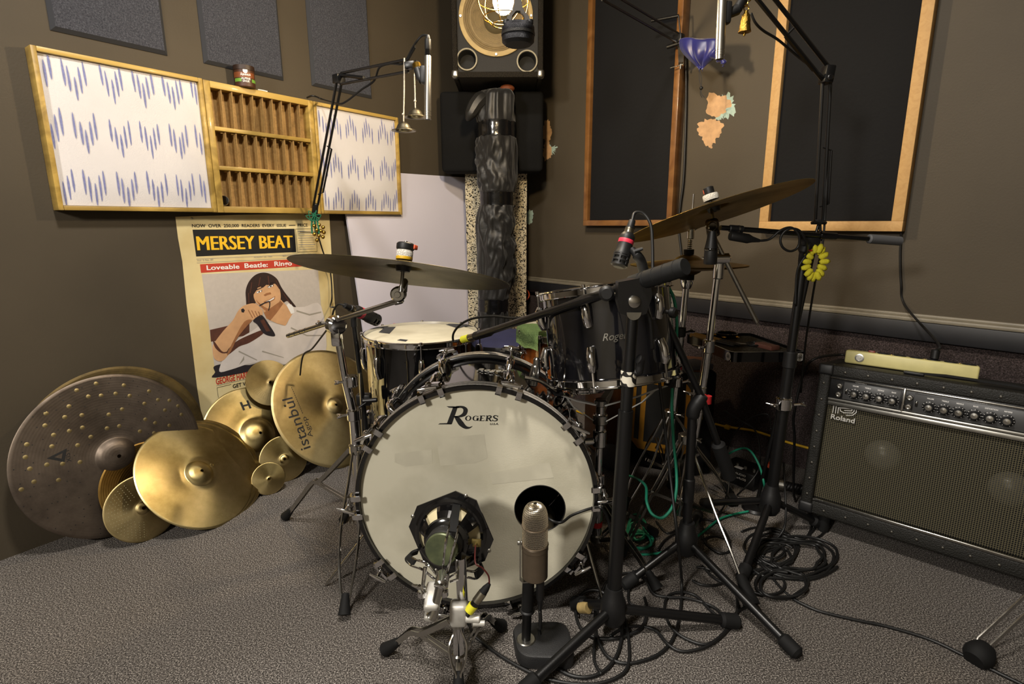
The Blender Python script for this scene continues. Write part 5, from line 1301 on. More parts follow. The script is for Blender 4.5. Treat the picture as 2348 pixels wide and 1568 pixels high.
g = G(); g.cyl(top5+V((-.022, -.016, .0)), top5+V((.022, -.016, .0)), .016, 20, .004); collar(g, top5-ZUP*.03, ZUP, .0155, .06); wing(g, top5+V((-.035, -.016, 0)), (-1, 0, .1), .015); g.obj('boom_clamp', X['chrome'], st5)
k0, k1 = ay(1622, 515, 1.585), ay(1735, 738, 1.57)
tubeobj('boom_arm', st5, [k0, k1], .0068, 'steel', 14)
g = G(); dq = (k1-k0).normalized(); sd = dq.orthogonal().normalized()
for s in (-1, 1): g.rod(k1+sd*s*.003, k1+sd*s*.003+dq*.012, .0014)
g.obj('arm_tip', X['chromed'], st5)
g = G(); q = ay(1634, 522, 1.575); g.box(look(q, (-.2, 0, 1), (0, 1, 0)), .030, .042, .052, .010, 3); g.tube([q-ZUP*.01, q+V((.0, 0, -.05)), q+V((.012, 0, -.08))], [.014, .012, .008], 12); g.cyl(q+V((-.01, -.028, .004)), q+V((-.01, -.018, .004)), .012, 18, .002); g.obj('tilter', X['nickelb'], st5)
g = G(); g.rod(q+V((0, 0, .02)), rc+RN*.045, .0048); g.obj('cymbal_rod', X['chromed'], st5)
g = G(look(rc, RN)); g.lathe([(.006, -.012), (.016, -.012), (.019, 0), (.006, 0)], n=24); g.obj('cymbal_seat', X['plastic'], st5)
g = G(look(rc+RN*.022, RN)); g.lathe([(.006, 0), (.021, 0), (.0215, .004), (.0215, .014), (.02, .017), (.006, .017)], n=28); g.obj('felt_washer', felt, st5)
g = G(look(rc+RN*.040, RN)); g.lathe([(.005, 0), (.0135, 0), (.014, .003), (.014, .018), (.012, .020), (.005, .020)], n=28); g.mi = 1; g.box((-.002, -.0128, .010), .014, .004, .012, .001); g.obj('quick_release_nut', [X['plastic'], X['orange']], st5)
fr5 = az(1722, 1400)
double_tripod(st5, A2, .31, .10, [fr5], style='single'); extra_legs(st5, A2, .31, .10, [V((rx-.22, ry-.16, 0)), V((rx+.05, ry+.27, 0))])

# ---- hi-hat stand
hx_, hy_ = hc.x-.03, 1.85
A3 = V((hx_, hy_, 0))
st6 = thing('hi_hat_stand', 'chrome hi-hat stand with pull rod behind the rack tom', 'hi-hat stand', loc=A3)
topz = hc.z-.05
tubeobj('lower_tube', st6, [A3+ZUP*.05, A3.lerp(V((hc.x, hc.y, 0)), .6)+ZUP*.5], .0145, 'chrome'); tubeobj('upper_tube', st6, [A3.lerp(V((hc.x, hc.y, 0)), .6)+ZUP*.49, V((hc.x, hc.y, topz))], .0115, 'chrome')
tubeobj('pull_rod', st6, [V((hc.x, hc.y, topz)), V((hc.x+.004, hc.y, hc.z+.24))], .0032, 'chromed', 10)
g = G(); g.lathe([(.0, topz-.02), (.014, topz-.02), (.022, topz), (.022, topz+.01), (.0, topz+.01)], T(hc.x, hc.y, 0), 24); g.obj('bottom_seat', X['chrome'], st6)
g = G(); g.lathe([(0, topz+.01), (.023, topz+.01), (.023, topz+.03), (0, topz+.03)], T(hc.x, hc.y, 0), 24); g.obj('seat_felt', X['rubber'], st6)
zc = hc.z+.045
g = G(T(hc.x, hc.y, 0)); g.lathe([(0, zc), (.017, zc), (.017, zc+.016), (0, zc+.016)], n=22); g.obj('clutch_felt', X['rubber'], st6)
g = G(T(hc.x+.002, hc.y, 0)); 
for k in range(5): g.torus(T(0, 0, zc+.02+k*.006), .006, .0022, 18, 6)
g.cyl((0, 0, zc+.05), (0, 0, zc+.092), .012, 20, .002); wing(g, (.018, 0, zc+.085), (1, 0, .6), .009); g.obj('clutch', X['chromed'], st6)
for z_ in (.42, .60): g = G(); collar(g, A3.lerp(V((hc.x, hc.y, 0)), .6)+ZUP*z_, ZUP, .019, .035); wing(g, A3.lerp(V((hc.x, hc.y, 0)), .6)+ZUP*z_+V((.03, 0, 0)), (1, 0, .2)); g.obj('height_clamp', X['plastic' if z_ > .5 else 'chrome'], st6)
g = G(); c = A3.lerp(V((hc.x, hc.y, 0)), .5)+ZUP*.475; g.cyl(c-ZUP*.01, c+ZUP*.01, .0165, 18); g.obj('red_tape', X['red'], st6)
double_tripod(st6, A3, .3, .1, [A3+V((-.19, -.16, 0)), A3+V((.22, -.05, 0)), A3+V((-.02, .24, 0))], style='rod')

# ---- snare-type basket stand under the rack tom
bx_, by_ = .247, 1.455
A4 = V((bx_, by_, 0))
st7 = thing('basket_drum_stand', 'chrome basket stand cradling the rack tom beside the bass drum', 'drum stand', loc=A4)
tb_ = tc_-ax_*(th_/2+.022); zt7 = .40
tubeobj('lower_tube', st7, [A4+ZUP*.05, A4+ZUP*.25], .0145, 'chrome'); tubeobj('upper_tube', st7, [A4+ZUP*.24, A4+ZUP*zt7], .0105, 'chrome'); tubeobj('basket_tube', st7, [A4+ZUP*.36, A4+ZUP*.475], .013, 'chrome')
g = G(); c = A4+ZUP*.372; collar(g, c, ZUP, .019, .05); g.cyl(c+V((-.02, -.02, 0)), c+V((-.05, -.025, 0)), .011, 16, .003); wing(g, c+V((-.055, -.025, 0)), (-1, -.1, 0), .02); g.obj('tilter', X['chrome'], st7)
g = G(); c = A4+ZUP*.245; collar(g, c, ZUP, .019, .04); wing(g, c+V((-.03, -.01, 0)), (-1, -.3, 0)); g.obj('height_clamp', X['chrome'], st7)
g = G(); collar(g, A4+ZUP*.43, ZUP, .021, .03); g.obj('basket_hub', X['chromed'], st7)
g = G(); collar(g, A4+ZUP*.478, ZUP, .018, .02); g.obj('basket_nut', X['chromed'], st7)
for k in range(3):
    a = R(196+120*k); d_ = V((math.cos(a), math.sin(a), 0)); e_ = tb_+d_*(tr_*.97); e_.z = tb_.z+d_.dot(V((.115, -.16, 0)))*tr_-.006
    g = G(); up0 = A4+ZUP*.475+d_*.02; g.strip([up0, up0.lerp(e_, .55)-ZUP*.004, e_], .016, .004, d_.cross(ZUP)); arm = g.obj('basket_arm', X['silverp'], st7)
    g = G(); lo0 = A4+ZUP*.43+d_*.024; md = lo0.lerp(e_, .6)-ZUP*.004; g.strip([lo0, md, up0.lerp(e_, .8)], .012, .003, d_.cross(ZUP)); g.obj('support_link', X['silverp'], arm)
    g = G(); g.tube([e_-d_*.012, e_+d_*.004, e_+d_*.012+ZUP*.022], [.008, .009, .007], 10); g.obj('rubber_grip', X['rubber'], arm)
g = G(); c = A4+ZUP*.105; g.cyl(c-ZUP*.008, c+ZUP*.008, .0158, 18); g.obj('red_tape', X['red'], st7)
double_tripod(st7, A4, .19, .06, [A4+V((.14, -.17, 0)), A4+V((-.02, .23, 0)), A4+V((.2, .1, 0))], style='strip')
# ================================================================ desk microphone in front of the bass drum port
dm = V((.062, 1.075, 0)); mx_ = ay(1228, 1240, 1.05)
t = thing('desk_microphone_stand', 'short black desk stand with a heavy rounded base before the bass drum', 'microphone stand', loc=dm)
pts = [az(1172, 1428, .03), az(1300, 1424, .03), az(1322, 1512, .03), az(1188, 1508, .03)]
p_ = [V((p.x, p.y)) for p in pts]
def rounded(P_, rad, n=6):
    out = []
    for i, p in enumerate(P_):
        a, b = P_[i-1], P_[(i+1) % len(P_)]; u = (a-p).normalized(); v_ = (b-p).normalized(); s0, s1 = p+u*rad, p+v_*rad
        for k in range(n+1): q = k/n; out.append((1-q)**2*s0+2*q*(1-q)*p+q*q*s1)
    return out
g = G(); rp = rounded(p_, .035); cen = sum(rp, V((0, 0)))/len(rp)
lay = [(1.0, .002), (1.0, .026), (.97, .031), (.9, .033)]
rings = [[g.v((cen.x+(q.x-cen.x)*s, cen.y+(q.y-cen.y)*s, z)) for q in rp] for s, z in lay]
for a, b in zip(rings, rings[1:]):
    for k in range(len(rp)): g.f([a[k], a[(k+1) % len(rp)], b[(k+1) % len(rp)], b[k]])
g.f(rings[0][::-1]); g.f(rings[-1]); g.obj('base', pm('cast_black_base', '1d1d1e', .55, bump=.2, bscale=500), t)
pb_ = az(1206, 1466, .033); pole0 = V((pb_.x, pb_.y, .03)); pole1 = ay(1212, 1330, pb_.y)
g = G(); g.cyl(pole0, pole0+ZUP*.006, .022, 24, .002); g.obj('flange', X['steel'], t)
tubeobj('pole', t, [pole0, pole1], .0105, 'black'); 
g = G(); g.cyl(pole0.lerp(pole1, .52), pole1+ZUP*.005, .0135, 18, .003); g.obj('height_grip', X['rubber'], t)
g = G(); g.cyl(pole0.lerp(pole1, .48), pole0.lerp(pole1, .53), .017, 18, .003); g.obj('height_clutch', X['plastic'], t)
mt_ = V((mx_.x, pb_.y-.008, 0)); zt0 = ay(1228, 1318, pb_.y).z; zt1 = ay(1228, 1150, pb_.y).z
cm_ = thing('condenser_microphone', 'silver and bronze microphone with a domed mesh grille on the desk stand', 'microphone', loc=V((mt_.x, mt_.y, zt0)))
rm = .0285; zs = zt0+(zt1-zt0)*.46
bronze = pm('bronze_body_paint', '6b5e4e', .45, .6, var=.1, vscale=60); 
m, nt, N, L, b = newmat('wire_mesh_grille')
tc = N.new('ShaderNodeTexCoord'); sx__ = []
mpp = N.new('ShaderNodeMapping'); L.new(tc.outputs['UV'], mpp.inputs['Vector'])
for ax in ('DIAGONAL', 'X'):
    pass
vz = N.new('ShaderNodeTexVoronoi'); vz.inputs['Scale'].default_value = 330; L.new(tc.outputs['Object'], vz.inputs['Vector'])
bp = N.new('ShaderNodeBump'); bp.inputs['Strength'].default_value = .5; bp.inputs['Distance'].default_value = .002; bp.invert = True; L.new(vz.outputs['Distance'], bp.inputs['Height']); L.new(bp.outputs['Normal'], b.inputs['Normal'])
b.inputs['Base Color'].default_value = C('c2b9a8'); b.inputs['Metallic'].default_value = 1; b.inputs['Roughness'].default_value = .32
mesh_m = m
g = G(T(mt_.x, mt_.y, 0)); g.lathe([(0, zt0), (rm-.004, zt0), (rm, zt0+.004), (rm, zs-.012), (rm+.0008, zs-.011), (rm+.0008, zs-.002), (rm-.001, zs)], n=44); g.obj('body', bronze, cm_)
hgt_ = zt1-zs
pr_ = [(rm-.0015, zs)]+[(rm-.0015, zs+hgt_*.45)]
g = G(T(mt_.x, mt_.y, 0))
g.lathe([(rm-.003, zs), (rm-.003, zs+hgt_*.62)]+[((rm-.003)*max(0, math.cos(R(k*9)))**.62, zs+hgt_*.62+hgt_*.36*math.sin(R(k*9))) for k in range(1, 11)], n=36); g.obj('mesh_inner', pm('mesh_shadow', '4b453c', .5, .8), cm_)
g = G(T(mt_.x, mt_.y, 0))                              # woven wire: two families of spiral wires over the dome
nw = 58
def dome(u):                                           # u 0..1 from the rim to the apex
    if u < .55: return rm-.001, zs+hgt_*.62*u/.55
    a = (u-.55)/.45*pi/2*.97; return (rm-.001)*max(0, math.cos(a))**.62, zs+hgt_*.62+hgt_*.38*math.sin(a)
for s in (-1, 1):
    for k in range(nw):
        P_ = []
        for j in range(15): u = j/14; r0, z0_ = dome(u); a = 2*pi*k/nw+s*u*1.35; P_.append((r0*math.cos(a), r0*math.sin(a), z0_+s*.0002))
        g.tube(P_, .0006, 4, cap=False)
g.obj('wire_mesh', pm('bright_wire', 'd8cfbd', .25, 1.0), cm_)
g = G(T(mt_.x, mt_.y, 0)); 
for z in (zs+.001, zs+hgt_*.46): g.torus(T(0, 0, z), rm, .0016, 40, 6)
g.obj('grille_band', bronze, cm_)
g = G(); s_ = mt_+V((-rm-.004, -.002, 0)); g.strip([s_+ZUP*(zs+.012), s_+ZUP*(zt0-.002), s_+V((.006, 0, zt0-.008)), mt_+V((.0, 0, zt0-.008))], .012, .003, (0, 1, 0)); g.cyl(s_+V((-.006, 0, zs+.004)), s_+V((.004, 0, zs+.004)), .005, 12, .001); g.obj('yoke', X['steel'], cm_)
g = G(); q = mt_+V((.012, .0, 0)); g.cyl(q+ZUP*(zt0-.005), q+ZUP*(zt0-.055), .0092, 16, .002); g.cyl(q+ZUP*(zt0-.053), q+ZUP*(zt0-.085), .0075, 14, .003, r2=.004); g.obj('cable_plug', X['plastic'], cm_)
PLUG1 = q+ZUP*(zt0-.085)

# ================================================================ bare driver used as a kick microphone, on a basket stand
A5 = V((-.118, 1.015, 0))
wf = ay(1034, 1222, 1.085); WX = V((-.12, -1, .16)).normalized()
drv = thing('speaker_driver', 'bare loudspeaker driver with octagonal black frame facing the bass drum head', 'loudspeaker', loc=wf)
# local z points from the drum toward the camera (the magnet side)
MW = look(wf, WX) @ RZ(24)
g = G(MW); hw = .083; ch = .036; g.prism([(-hw, -hw+ch), (-hw+ch, -hw), (hw-ch, -hw), (hw, -hw+ch), (hw, hw-ch), (hw-ch, hw), (-hw+ch, hw), (-hw, hw-ch)], .004, T(0, 0, -.002))
g.obj('frame_plate', X['blackg'], drv)
g = G(MW); g.lathe([(.079, .0), (.079, .008), (.074, .012), (.068, .012), (.066, .006), (.070, .002)], n=48); g.lathe([(.050, .040), (.048, .046), (.040, .050), (.030, .050), (.030, .044), (.046, .038), (.050, .040)], n=40)
for k in range(6):                                     # six broad pressed spokes between the windows
    a = 2*pi*k/6+.25
    for da in (-.27, -.16, -.05, .06, .17):
        a1, a2 = a+da, a+da+.11
        g.poly([(.0695*math.cos(a1), .0695*math.sin(a1), .011), (.0695*math.cos(a2), .0695*math.sin(a2), .011), (.061*math.cos(a2), .061*math.sin(a2), .027), (.061*math.cos(a1), .061*math.sin(a1), .027)])
        g.poly([(.061*math.cos(a1), .061*math.sin(a1), .027), (.061*math.cos(a2), .061*math.sin(a2), .027), (.047*math.cos(a2), .047*math.sin(a2), .043), (.047*math.cos(a1), .047*math.sin(a1), .043)])
g.obj('basket', X['blackg'], drv)
g = G(MW); g.lathe([(.068, .004), (.05, .022), (.03, .036), (.02, .038)], n=40); g.obj('cone', pm('cream_cone', 'c9bd96', .8), drv)
g = G(MW); g.lathe([(0, .050), (.037, .050), (.038, .053), (.038, .077), (.036, .080), (0, .080)], n=44); g.obj('magnet', pm('ferrite', '1d1c1b', .55), drv)
g = G(MW); g.lathe([(.0345, .080), (.0345, .085), (.0325, .087), (0, .087)], n=44); g.obj('back_plate', pm('olive_back_plate', '6d7351', .4, .4, var=.3, vscale=20, col2='49503a'), drv)
for k in range(4):
    a = pi/4+k*pi/2; g = G(MW @ T(.092*math.cos(a), .092*math.sin(a), .002)); g.lathe([(0, 0), (.0045, 0), (.003, .0012), (0, .0015)], n=12); g.obj('mounting_hole', X['steel'], drv)
tcl = MW @ V((.055, -.03, .03)); g = G(); g.box(look(tcl, WX), .02, .016, .006, .001); g.rod(tcl, tcl+WX*.012, .002); g.obj('terminal', pm('solder_tag', '7a6a3a', .5, .6, var=.4, vscale=90), drv)

st8 = thing('basket_drum_stand', 'chrome basket stand in front of the bass drum gripping the bare driver', 'drum stand', loc=A5)
topA = ay(1056, 1285, .985)
tubeobj('lower_tube', st8, [A5+ZUP*.04, A5+ZUP*.135], .0125, 'chrome'); tubeobj('upper_tube', st8, [A5+ZUP*.13+V((.012, 0, 0)), topA+ZUP*.01], .0115, 'chrome')
bh = ay(1012, 1330, .955)
g = G(); g.cyl(ay(1016, 1315, .985), bh+V((0, -.01, -.01)), .014, 18, .004); g.tube(smooth([bh+V((0, -.006, 0)), ay(995, 1400, .935), ay(985, 1418, .93)], 4), [.009]*4+[.011]*4+[.007], 12); g.obj('basket_screw', X['chromed'], st8)
g = G(); q = ay(992, 1368, .955); g.box(look(q, (.1, -.35, 1), (1, 0, 0)), .060, .030, .022, .007, 3); g.obj('clamp_jaw', X['cast'], st8)
g = G(); q = ay(992, 1392, .955); g.box(look(q, (.1, -.3, 1), (1, 0, 0)), .058, .028, .016, .006, 3); g.obj('lower_jaw', X['cast'], st8)
for a_, b_ in (((968, 1362, .95), (975, 1300, .97)), ((1018, 1360, .95), (1024, 1318, .96))):
    g = G(); p0 = ay(*a_); p1 = ay(*b_); g.rod(p0, p1, .0042); g.cyl(p0-ZUP*.006, p0+ZUP*.008, .009, 14, .002); wing(g, p0+V((0, -.006, .02)), (-.3, -.6, .5), .012); g.obj('wing_bolt', X['chrome'], st8)
g = G(); q = ay(1052, 1405, .985); g.box(look(q, ZUP, (0, 1, 0)), .036, .034, .05, .008, 3); g.cyl(q+V((.015, -.012, -.004)), q+V((.045, -.014, -.004)), .008, 14, .002); g.cyl(q+V((.03, -.016, -.012)), q+V((.055, -.016, -.012)), .006, 12, .001); g.obj('height_clamp', X['cast'], st8)
# gripping arms with webbing straps round the driver frame
for nm, pts in (('top', [(1020, 1310, .985), (1030, 1255, .97), (1038, 1220, .985), (1043, 1185, 1.02), (1046, 1162, 1.068), (1046, 1160, 1.09), (1040, 1175, 1.094)]), ('west', [(1000, 1325, .985), (975, 1300, .99), (950, 1290, 1.02), (938, 1282, 1.05), (938, 1272, 1.075), (958, 1264, 1.09)]), ('east', [(1030, 1330, .985), (1062, 1316, .99), (1090, 1318, 1.02), (1104, 1305, 1.05), (1102, 1290, 1.07), (1088, 1278, 1.085)])):
    P_ = [ay(*q) for q in pts]; k = max(2, len(P_)//2)
    g = G(); sp_ = smooth(P_[:k+1], 4)
    sd = (P_[1]-P_[0]).cross(V((0, 1, 0))).normalized()
    for s in (-1, 1): g.tube([p+sd*s*(.004+.005*math.sin(pi*i/len(sp_))) for i, p in enumerate(sp_)], .0026, 8)
    ar = g.obj('basket_arm', X['chrome'], st8)
    g = G(); g.strip(smooth(P_[k-1:], 4), .017, .005, sd); g.obj('rubber_grip', X['rubber'], ar)
lf, rf, ff = az(884, 1500), az(1150, 1445), az(1052, 1615)
def flat_legs(t, ax, z_top, z_low, feet):
    extra_legs(t, ax, z_top, z_low, feet, .013)
g = G(); collar(g, A5+ZUP*.14, ZUP, .018, .024); g.obj('leg_collar', X['chromed'], st8)
g = G(); collar(g, A5+ZUP*.05, ZUP, .016, .02); g.obj('brace_collar', X['chromed'], st8)
flat_legs(st8, A5, .14, .05, [lf, rf])
d_ = (ff-A5); d_.z = 0; L_ = d_.length; d_.normalize(); sd = d_.cross(ZUP); g = G()
for s in (-1, 1): g.tube(smooth([A5+d_*.02+ZUP*.15+sd*s*.004, A5+d_*L_*.25+ZUP*.125+sd*s*.008, A5+d_*L_*.45+ZUP*.105+sd*s*.018, A5+d_*L_*.62+ZUP*.075+sd*s*.014, A5+d_*L_*.75+ZUP*.05+sd*s*.004, A5+d_*L_*.9+ZUP*.025+sd*s*.012, A5+d_*L_+ZUP*.014+sd*s*.012], 5), .0028, 8)
lg = g.obj('leg', X['chromed'], st8); rubber_boot(lg, ff, A5+ZUP*.1)
g = G(); g.bar(A5+d_*.01+ZUP*.05, A5+d_*L_*.7+ZUP*.02, .014, .003); g.obj('leg_brace', X['chromed'], lg)
# its plug and leads
xa, xb = ay(1122, 1338, .985), ay(1080, 1395, .975); dx_ = (xb-xa).normalized(); Lx = (xb-xa).length; m = look(xa, dx_)
t = thing('cable_connector', 'silver cable connector with yellow tape hanging beside the bare driver', 'connector', loc=xa)
g = G(m); g.lathe([(0, 0), (.004, 0), (.0075, .012), (.0085, .022), (0, .022)], n=18); g.obj('boot', X['rubber'], t)
g = G(m); g.lathe([(0, .022), (.0092, .022), (.0095, .03), (.0095, Lx*.72), (0, Lx*.72)], n=20); g.obj('barrel', X['nickel'], t)
g = G(m); g.lathe([(0, Lx*.72), (.0085, Lx*.72), (.0085, Lx*.86), (0, Lx*.86)], n=18); g.obj('collar', X['blackg'], t)
g = G(m); g.lathe([(0, Lx*.86), (.0105, Lx*.86), (.010, Lx*1.12), (0, Lx*1.12)], n=18); g.obj('yellow_tape', pm('bright_tape', 'd6d02c', .5), t)
g = G(); g.tube(smooth([tcl+WX*.01, ay(1090, 1290, .985), ay(1106, 1302, .985), ay(1120, 1320, .985), xa], 6), .0017, 6); tag(g.obj('thin_lead', [pm('red_black_lead', '4a1512', .5)], ang=180), 'thin dark red lead between the bare driver and its silver connector', 'cable')

# ================================================================ sprung boom arms
def arm(t, a, b, sep, spring=True, r=.0046):
    a = V(a); b = V(b); d = (b-a).normalized(); sp = V(sep)
    for s in (-1, 1): G().tube([a+sp*s, b+sp*s], r, 8).obj('arm_bar', X['black'], t)
    if spring:
        q0, q1 = a.lerp(b, .12)+sp*2.2, a.lerp(b, .5)+sp*2.2
        g = G(); g.rod(q0, q1, .0035); g.rod(q0, a.lerp(b, .1), .002); g.rod(q1, a.lerp(b, .52), .002); g.obj('tension_spring', X['black'], t)
def pencil(label, top, bot, r=.0105, clip=None):
    top = V(top); bot = V(bot); d = bot-top; L_ = d.length; d.normalize(); m = look(top, d)
    t = thing('pencil_microphone', label, 'microphone', loc=top)
    g = G(m); g.lathe([(0, -.056), (.0045, -.056), (.0065, -.05), (.0075, -.046), (.0095, -.044), (.0098, -.018), (.0085, -.016), (0, -.016)], n=20); g.obj('cable_plug', X['plastic'], t)
    g = G(m); g.lathe([(0, -.018), (.0085, -.018), (.009, 0), (0, 0)], n=20); g.obj('socket_ring', X['blackg'], t)
    sm = pm('satin_silver', 'cfccc4', .28, 1.0)
    g = G(m); g.lathe([(0, 0), (r-.001, 0), (r, .002), (r, L_*.87), (r*.93, L_*.872), (r*.93, L_*.88), (r, L_*.882), (r, L_*.905), (r*.93, L_*.907), (r*.93, L_*.915), (r, L_*.917), (r, L_*.945), (r*.93, L_*.947), (r*.95, L_), (0, L_)], n=28); g.obj('body', sm, t)
    g = G(m); g.lathe([(0, L_+.0003), (r*.8, L_+.0003)], n=20); g.obj('capsule_face', X['steelk'], t)
    g = G(m); g.box(T(0, -r-.0003, L_*.52) , .0022, .0008, .008, .0003); g.obj('pad_switch', X['ink'], t); return t
# poster side arm, clamped under the pigeonholes
P0 = WL.pt(722, 505, .10); P1 = ay(777, 182, 2.02); P2_ = ay(936, 150, 1.80)
t = thing('sprung_boom_arm', 'black sprung boom arm clamped under the pigeonhole shelf, reaching over the crash cymbal', 'boom arm', loc=P0)
pA = WL.pt(724, 470, .115)
arm(t, pA, P1-ZUP*.01, dL*.010); arm(t, P1+V((.012, -.01, .0)), P2_, ZUP*.017, False)
g = G(); g.box(look(P1, dL, (0, 0, 1)), .03, .03, .034, .003); g.rod(P1+ZUP*.014, ay(835, 180, 1.93)+ZUP*.002, .006); g.obj('elbow_bracket', X['black'], t)
g = G(); g.box(look(P2_+V((.006, 0, 0)), (1, 0, .1)), .03, .02, .032, .004); g.rod(P2_+ZUP*.016, ay(952, 108, 1.78), .0035); g.cyl(ay(948, 160, 1.78), ay(958, 140, 1.775), .008, 12, .002); g.obj('head_bracket', X['black'], t)
g = G(); g.cyl(ay(955, 148, 1.775), ay(958, 160, 1.765), .0135, 20, .002); g.obj('thread_adapter', X['brass'], t)
g = G(); g.tube([ay(957, 158, 1.765), ay(963, 180, 1.758), ay(968, 186, 1.752)], [.0125, .012, .010], 14); g.box(look(ay(972, 172, 1.752), ZUP), .026, .022, .05, .006); g.obj('mic_clip', X['plastic'], t)
g = G(); q = P0; g.box(look(q+ZUP*.018, ZUP, nL), .03, .04, .012, .003); g.cyl(q+ZUP*.02, pA+ZUP*.006, .012, 16, .003); g.rod(q+ZUP*.018-nL*.0, q-ZUP*.03, .004); g.rod(WL.pt(688, 532, .13), WL.pt(716, 533, .12), .0015, n=8); g.obj('clamp', X['black'], t)
pm1 = pencil('silver pencil microphone hanging upright before the loudspeaker on the sprung arm', ay(981, 128, 1.745), ay(981, 274, 1.745))
# right hand arm
Q0 = ay(1878, 505, 1.64); Q1 = ay(1896, 172, 1.60); Q2 = ay(1722, -45, 1.47)
t = thing('sprung_boom_arm', 'black sprung boom arm standing before the pale framed panel with a bend at the top', 'boom arm', loc=Q0)
arm(t, Q0, Q1, V((.011, 0, 0))); arm(t, Q1, Q2, V((.013, .004, .012)), False, .0055)
g = G(); q0, q1 = Q1.lerp(Q2, .12)-V((.014, 0, .014)), Q1.lerp(Q2, .5)-V((.014, 0, .014)); g.rod(q0, q1, .0035); g.rod(q1, q1+V((.02, 0, .02)), .003); g.obj('tension_spring', X['black'], t)
g = G(); g.box(look(Q1, (.1, 0, 1)), .036, .026, .045, .004); g.cyl(Q1+V((0, .02, -.01)), Q1+V((0, -.022, -.01)), .008, 12, .002); g.obj('elbow_bracket', X['black'], t)
g = G(); g.lathe([(0, -.0), (.02, -.0), (.022, .006), (.014, .014), (.0, .014)], T(Q0-ZUP*.012), 20); g.rod(Q0-ZUP*.06+V((-.008, 0, 0)), Q0-ZUP*.01, .004); g.rod(Q0-ZUP*.06+V((.012, 0, 0)), Q0-ZUP*.01+V((.004, 0, 0)), .004); g.obj('base_pivot', X['black'], t)
g = G(); q = ay(1690, 22, 1.455); g.tube([Q2, ay(1712, -18, 1.465), q], [.01, .011, .012], 12); g.box(look(ay(1664, 30, 1.448), ZUP), .024, .024, .05, .006); g.tube([q, ay(1668, 34, 1.45)], [.013, .010], 12); g.obj('mic_clip', X['plastic'], t)
pencil('silver pencil microphone pointing down beside the blue satin bag', ay(1657, -30, 1.44), ay(1650, 136, 1.44), .0108)
# slim pole that carries that arm
DP = V((.84, 1.72, 0)); t = thing('slim_pole', 'slim black pole with round foot carrying the bent sprung arm', 'pole', loc=DP)
tubeobj('pole', t, [DP+ZUP*.01, DP.lerp(V((Q0.x, Q0.y, 0)), .6)+ZUP*.55, Q0-ZUP*.04], .0062, 'black', 12)
g = G(T(DP)); g.lathe([(0, 0), (.045, 0), (.047, .004), (.042, .012), (.014, .018), (0, .018)], n=36); g.obj('round_foot', X['black'], t)
# arm clamped to the orange frame, leaving the picture upward
fE = axes(CORN, -dR, ZUP, nR)
K0 = WR.pt(1556, 88, .10); K1 = ay(1385, -12, 1.98); K2 = ay(1205, -150, 1.15)
t = thing('sprung_boom_arm', 'black sprung boom arm clamped to the orange frame, rising out past the loudspeaker', 'boom arm', loc=K0)
arm(t, K0, K1, V((.006, 0, .014)), False); arm(t, K1, K2, V((.0, .0, .014)), False)
g = G(); g.rod(WR.pt(1494, 48, .13), WR.pt(1556, 36, .11), .006); g.rod(WR.pt(1556, 36, .11), WR.pt(1560, 80, .10), .003); g.box(look(K0, nR), .04, .03, .03, .004); g.rod(WR.pt(1530, 108, .1), WR.pt(1560, 98, .09), .008, .010); g.obj('elbow_bracket', X['black'], t)
g = G(); g.strip([WR.pt(1559, 92, .075), WR.pt(1561, 110, .095), WR.pt(1562, 142, .095), WR.pt(1562, 150, .075)], .022, .006, -dR); g.rod(WR.pt(1562, 136, .085), WR.pt(1560, 158, .085), .004); g.rod(WR.pt(1537, 156, .095), WR.pt(1567, 147, .085), .0022); g.obj('clamp', X['chromed'], t)
# round overhead microphone on that arm
o_ = ay(1188, 78, 1.12)
t = thing('overhead_microphone', 'round black mesh microphone on a grey forked yoke hanging before the caged lamp', 'microphone', loc=o_)
ro = .0305
g = G(T(o_)); g.lathe([(0, -.019), (ro*.8, -.019), (ro*.98, -.014), (ro, -.006), (ro*.97, -.003), (ro*.97, .001), (ro, .004), (ro, .010), (ro*.9, .016), (0, .017)], n=44); g.obj('mesh_housing', pm('black_mesh', '17171c', .4, .5, bump=.5, bscale=1500), t)
g = G(T(o_)); g.lathe([(ro*.99, -.0035), (ro*1.03, -.003), (ro*1.03, .0015), (ro*.99, .002)], n=44); g.obj('waist_band', X['steelk'], t)
for s in (-1, 1): g = G(); g.cyl(o_+V((s*.022, -.01, .013)), o_+V((s*.022, -.01, .021)), .006, 12, .001); g.obj('shock_peg', X['plastic'], t)
g = G(T(o_ + V((0, -.004, 0)))); hw_ = .02
g.prism([(-.019, .018), (-.013, .018), (-.011, .028), (-.004, .036), (.004, .036), (.011, .028), (.013, .018), (.019, .018), (.021, .026), (.012, .034), (.007, .045), (.0055, .065), (-.0055, .065), (-.007, .045), (-.012, .034), (-.021, .026)], .012, axes((0, .006, 0), (1, 0, 0), (0, 0, 1), (0, -1, 0))); g.obj('forked_yoke', pm('gunmetal', '6f6c69', .35, .8), t)
g = G(T(o_)); g.lathe([(0, .06), (.008, .06), (.0125, .07), (.0135, .085), (.010, .11), (.008, .16), (0, .16)], n=24); g.tube([(0, 0, .16), K2-o_], .006, 10); g.obj('handle', X['plastic'], t)

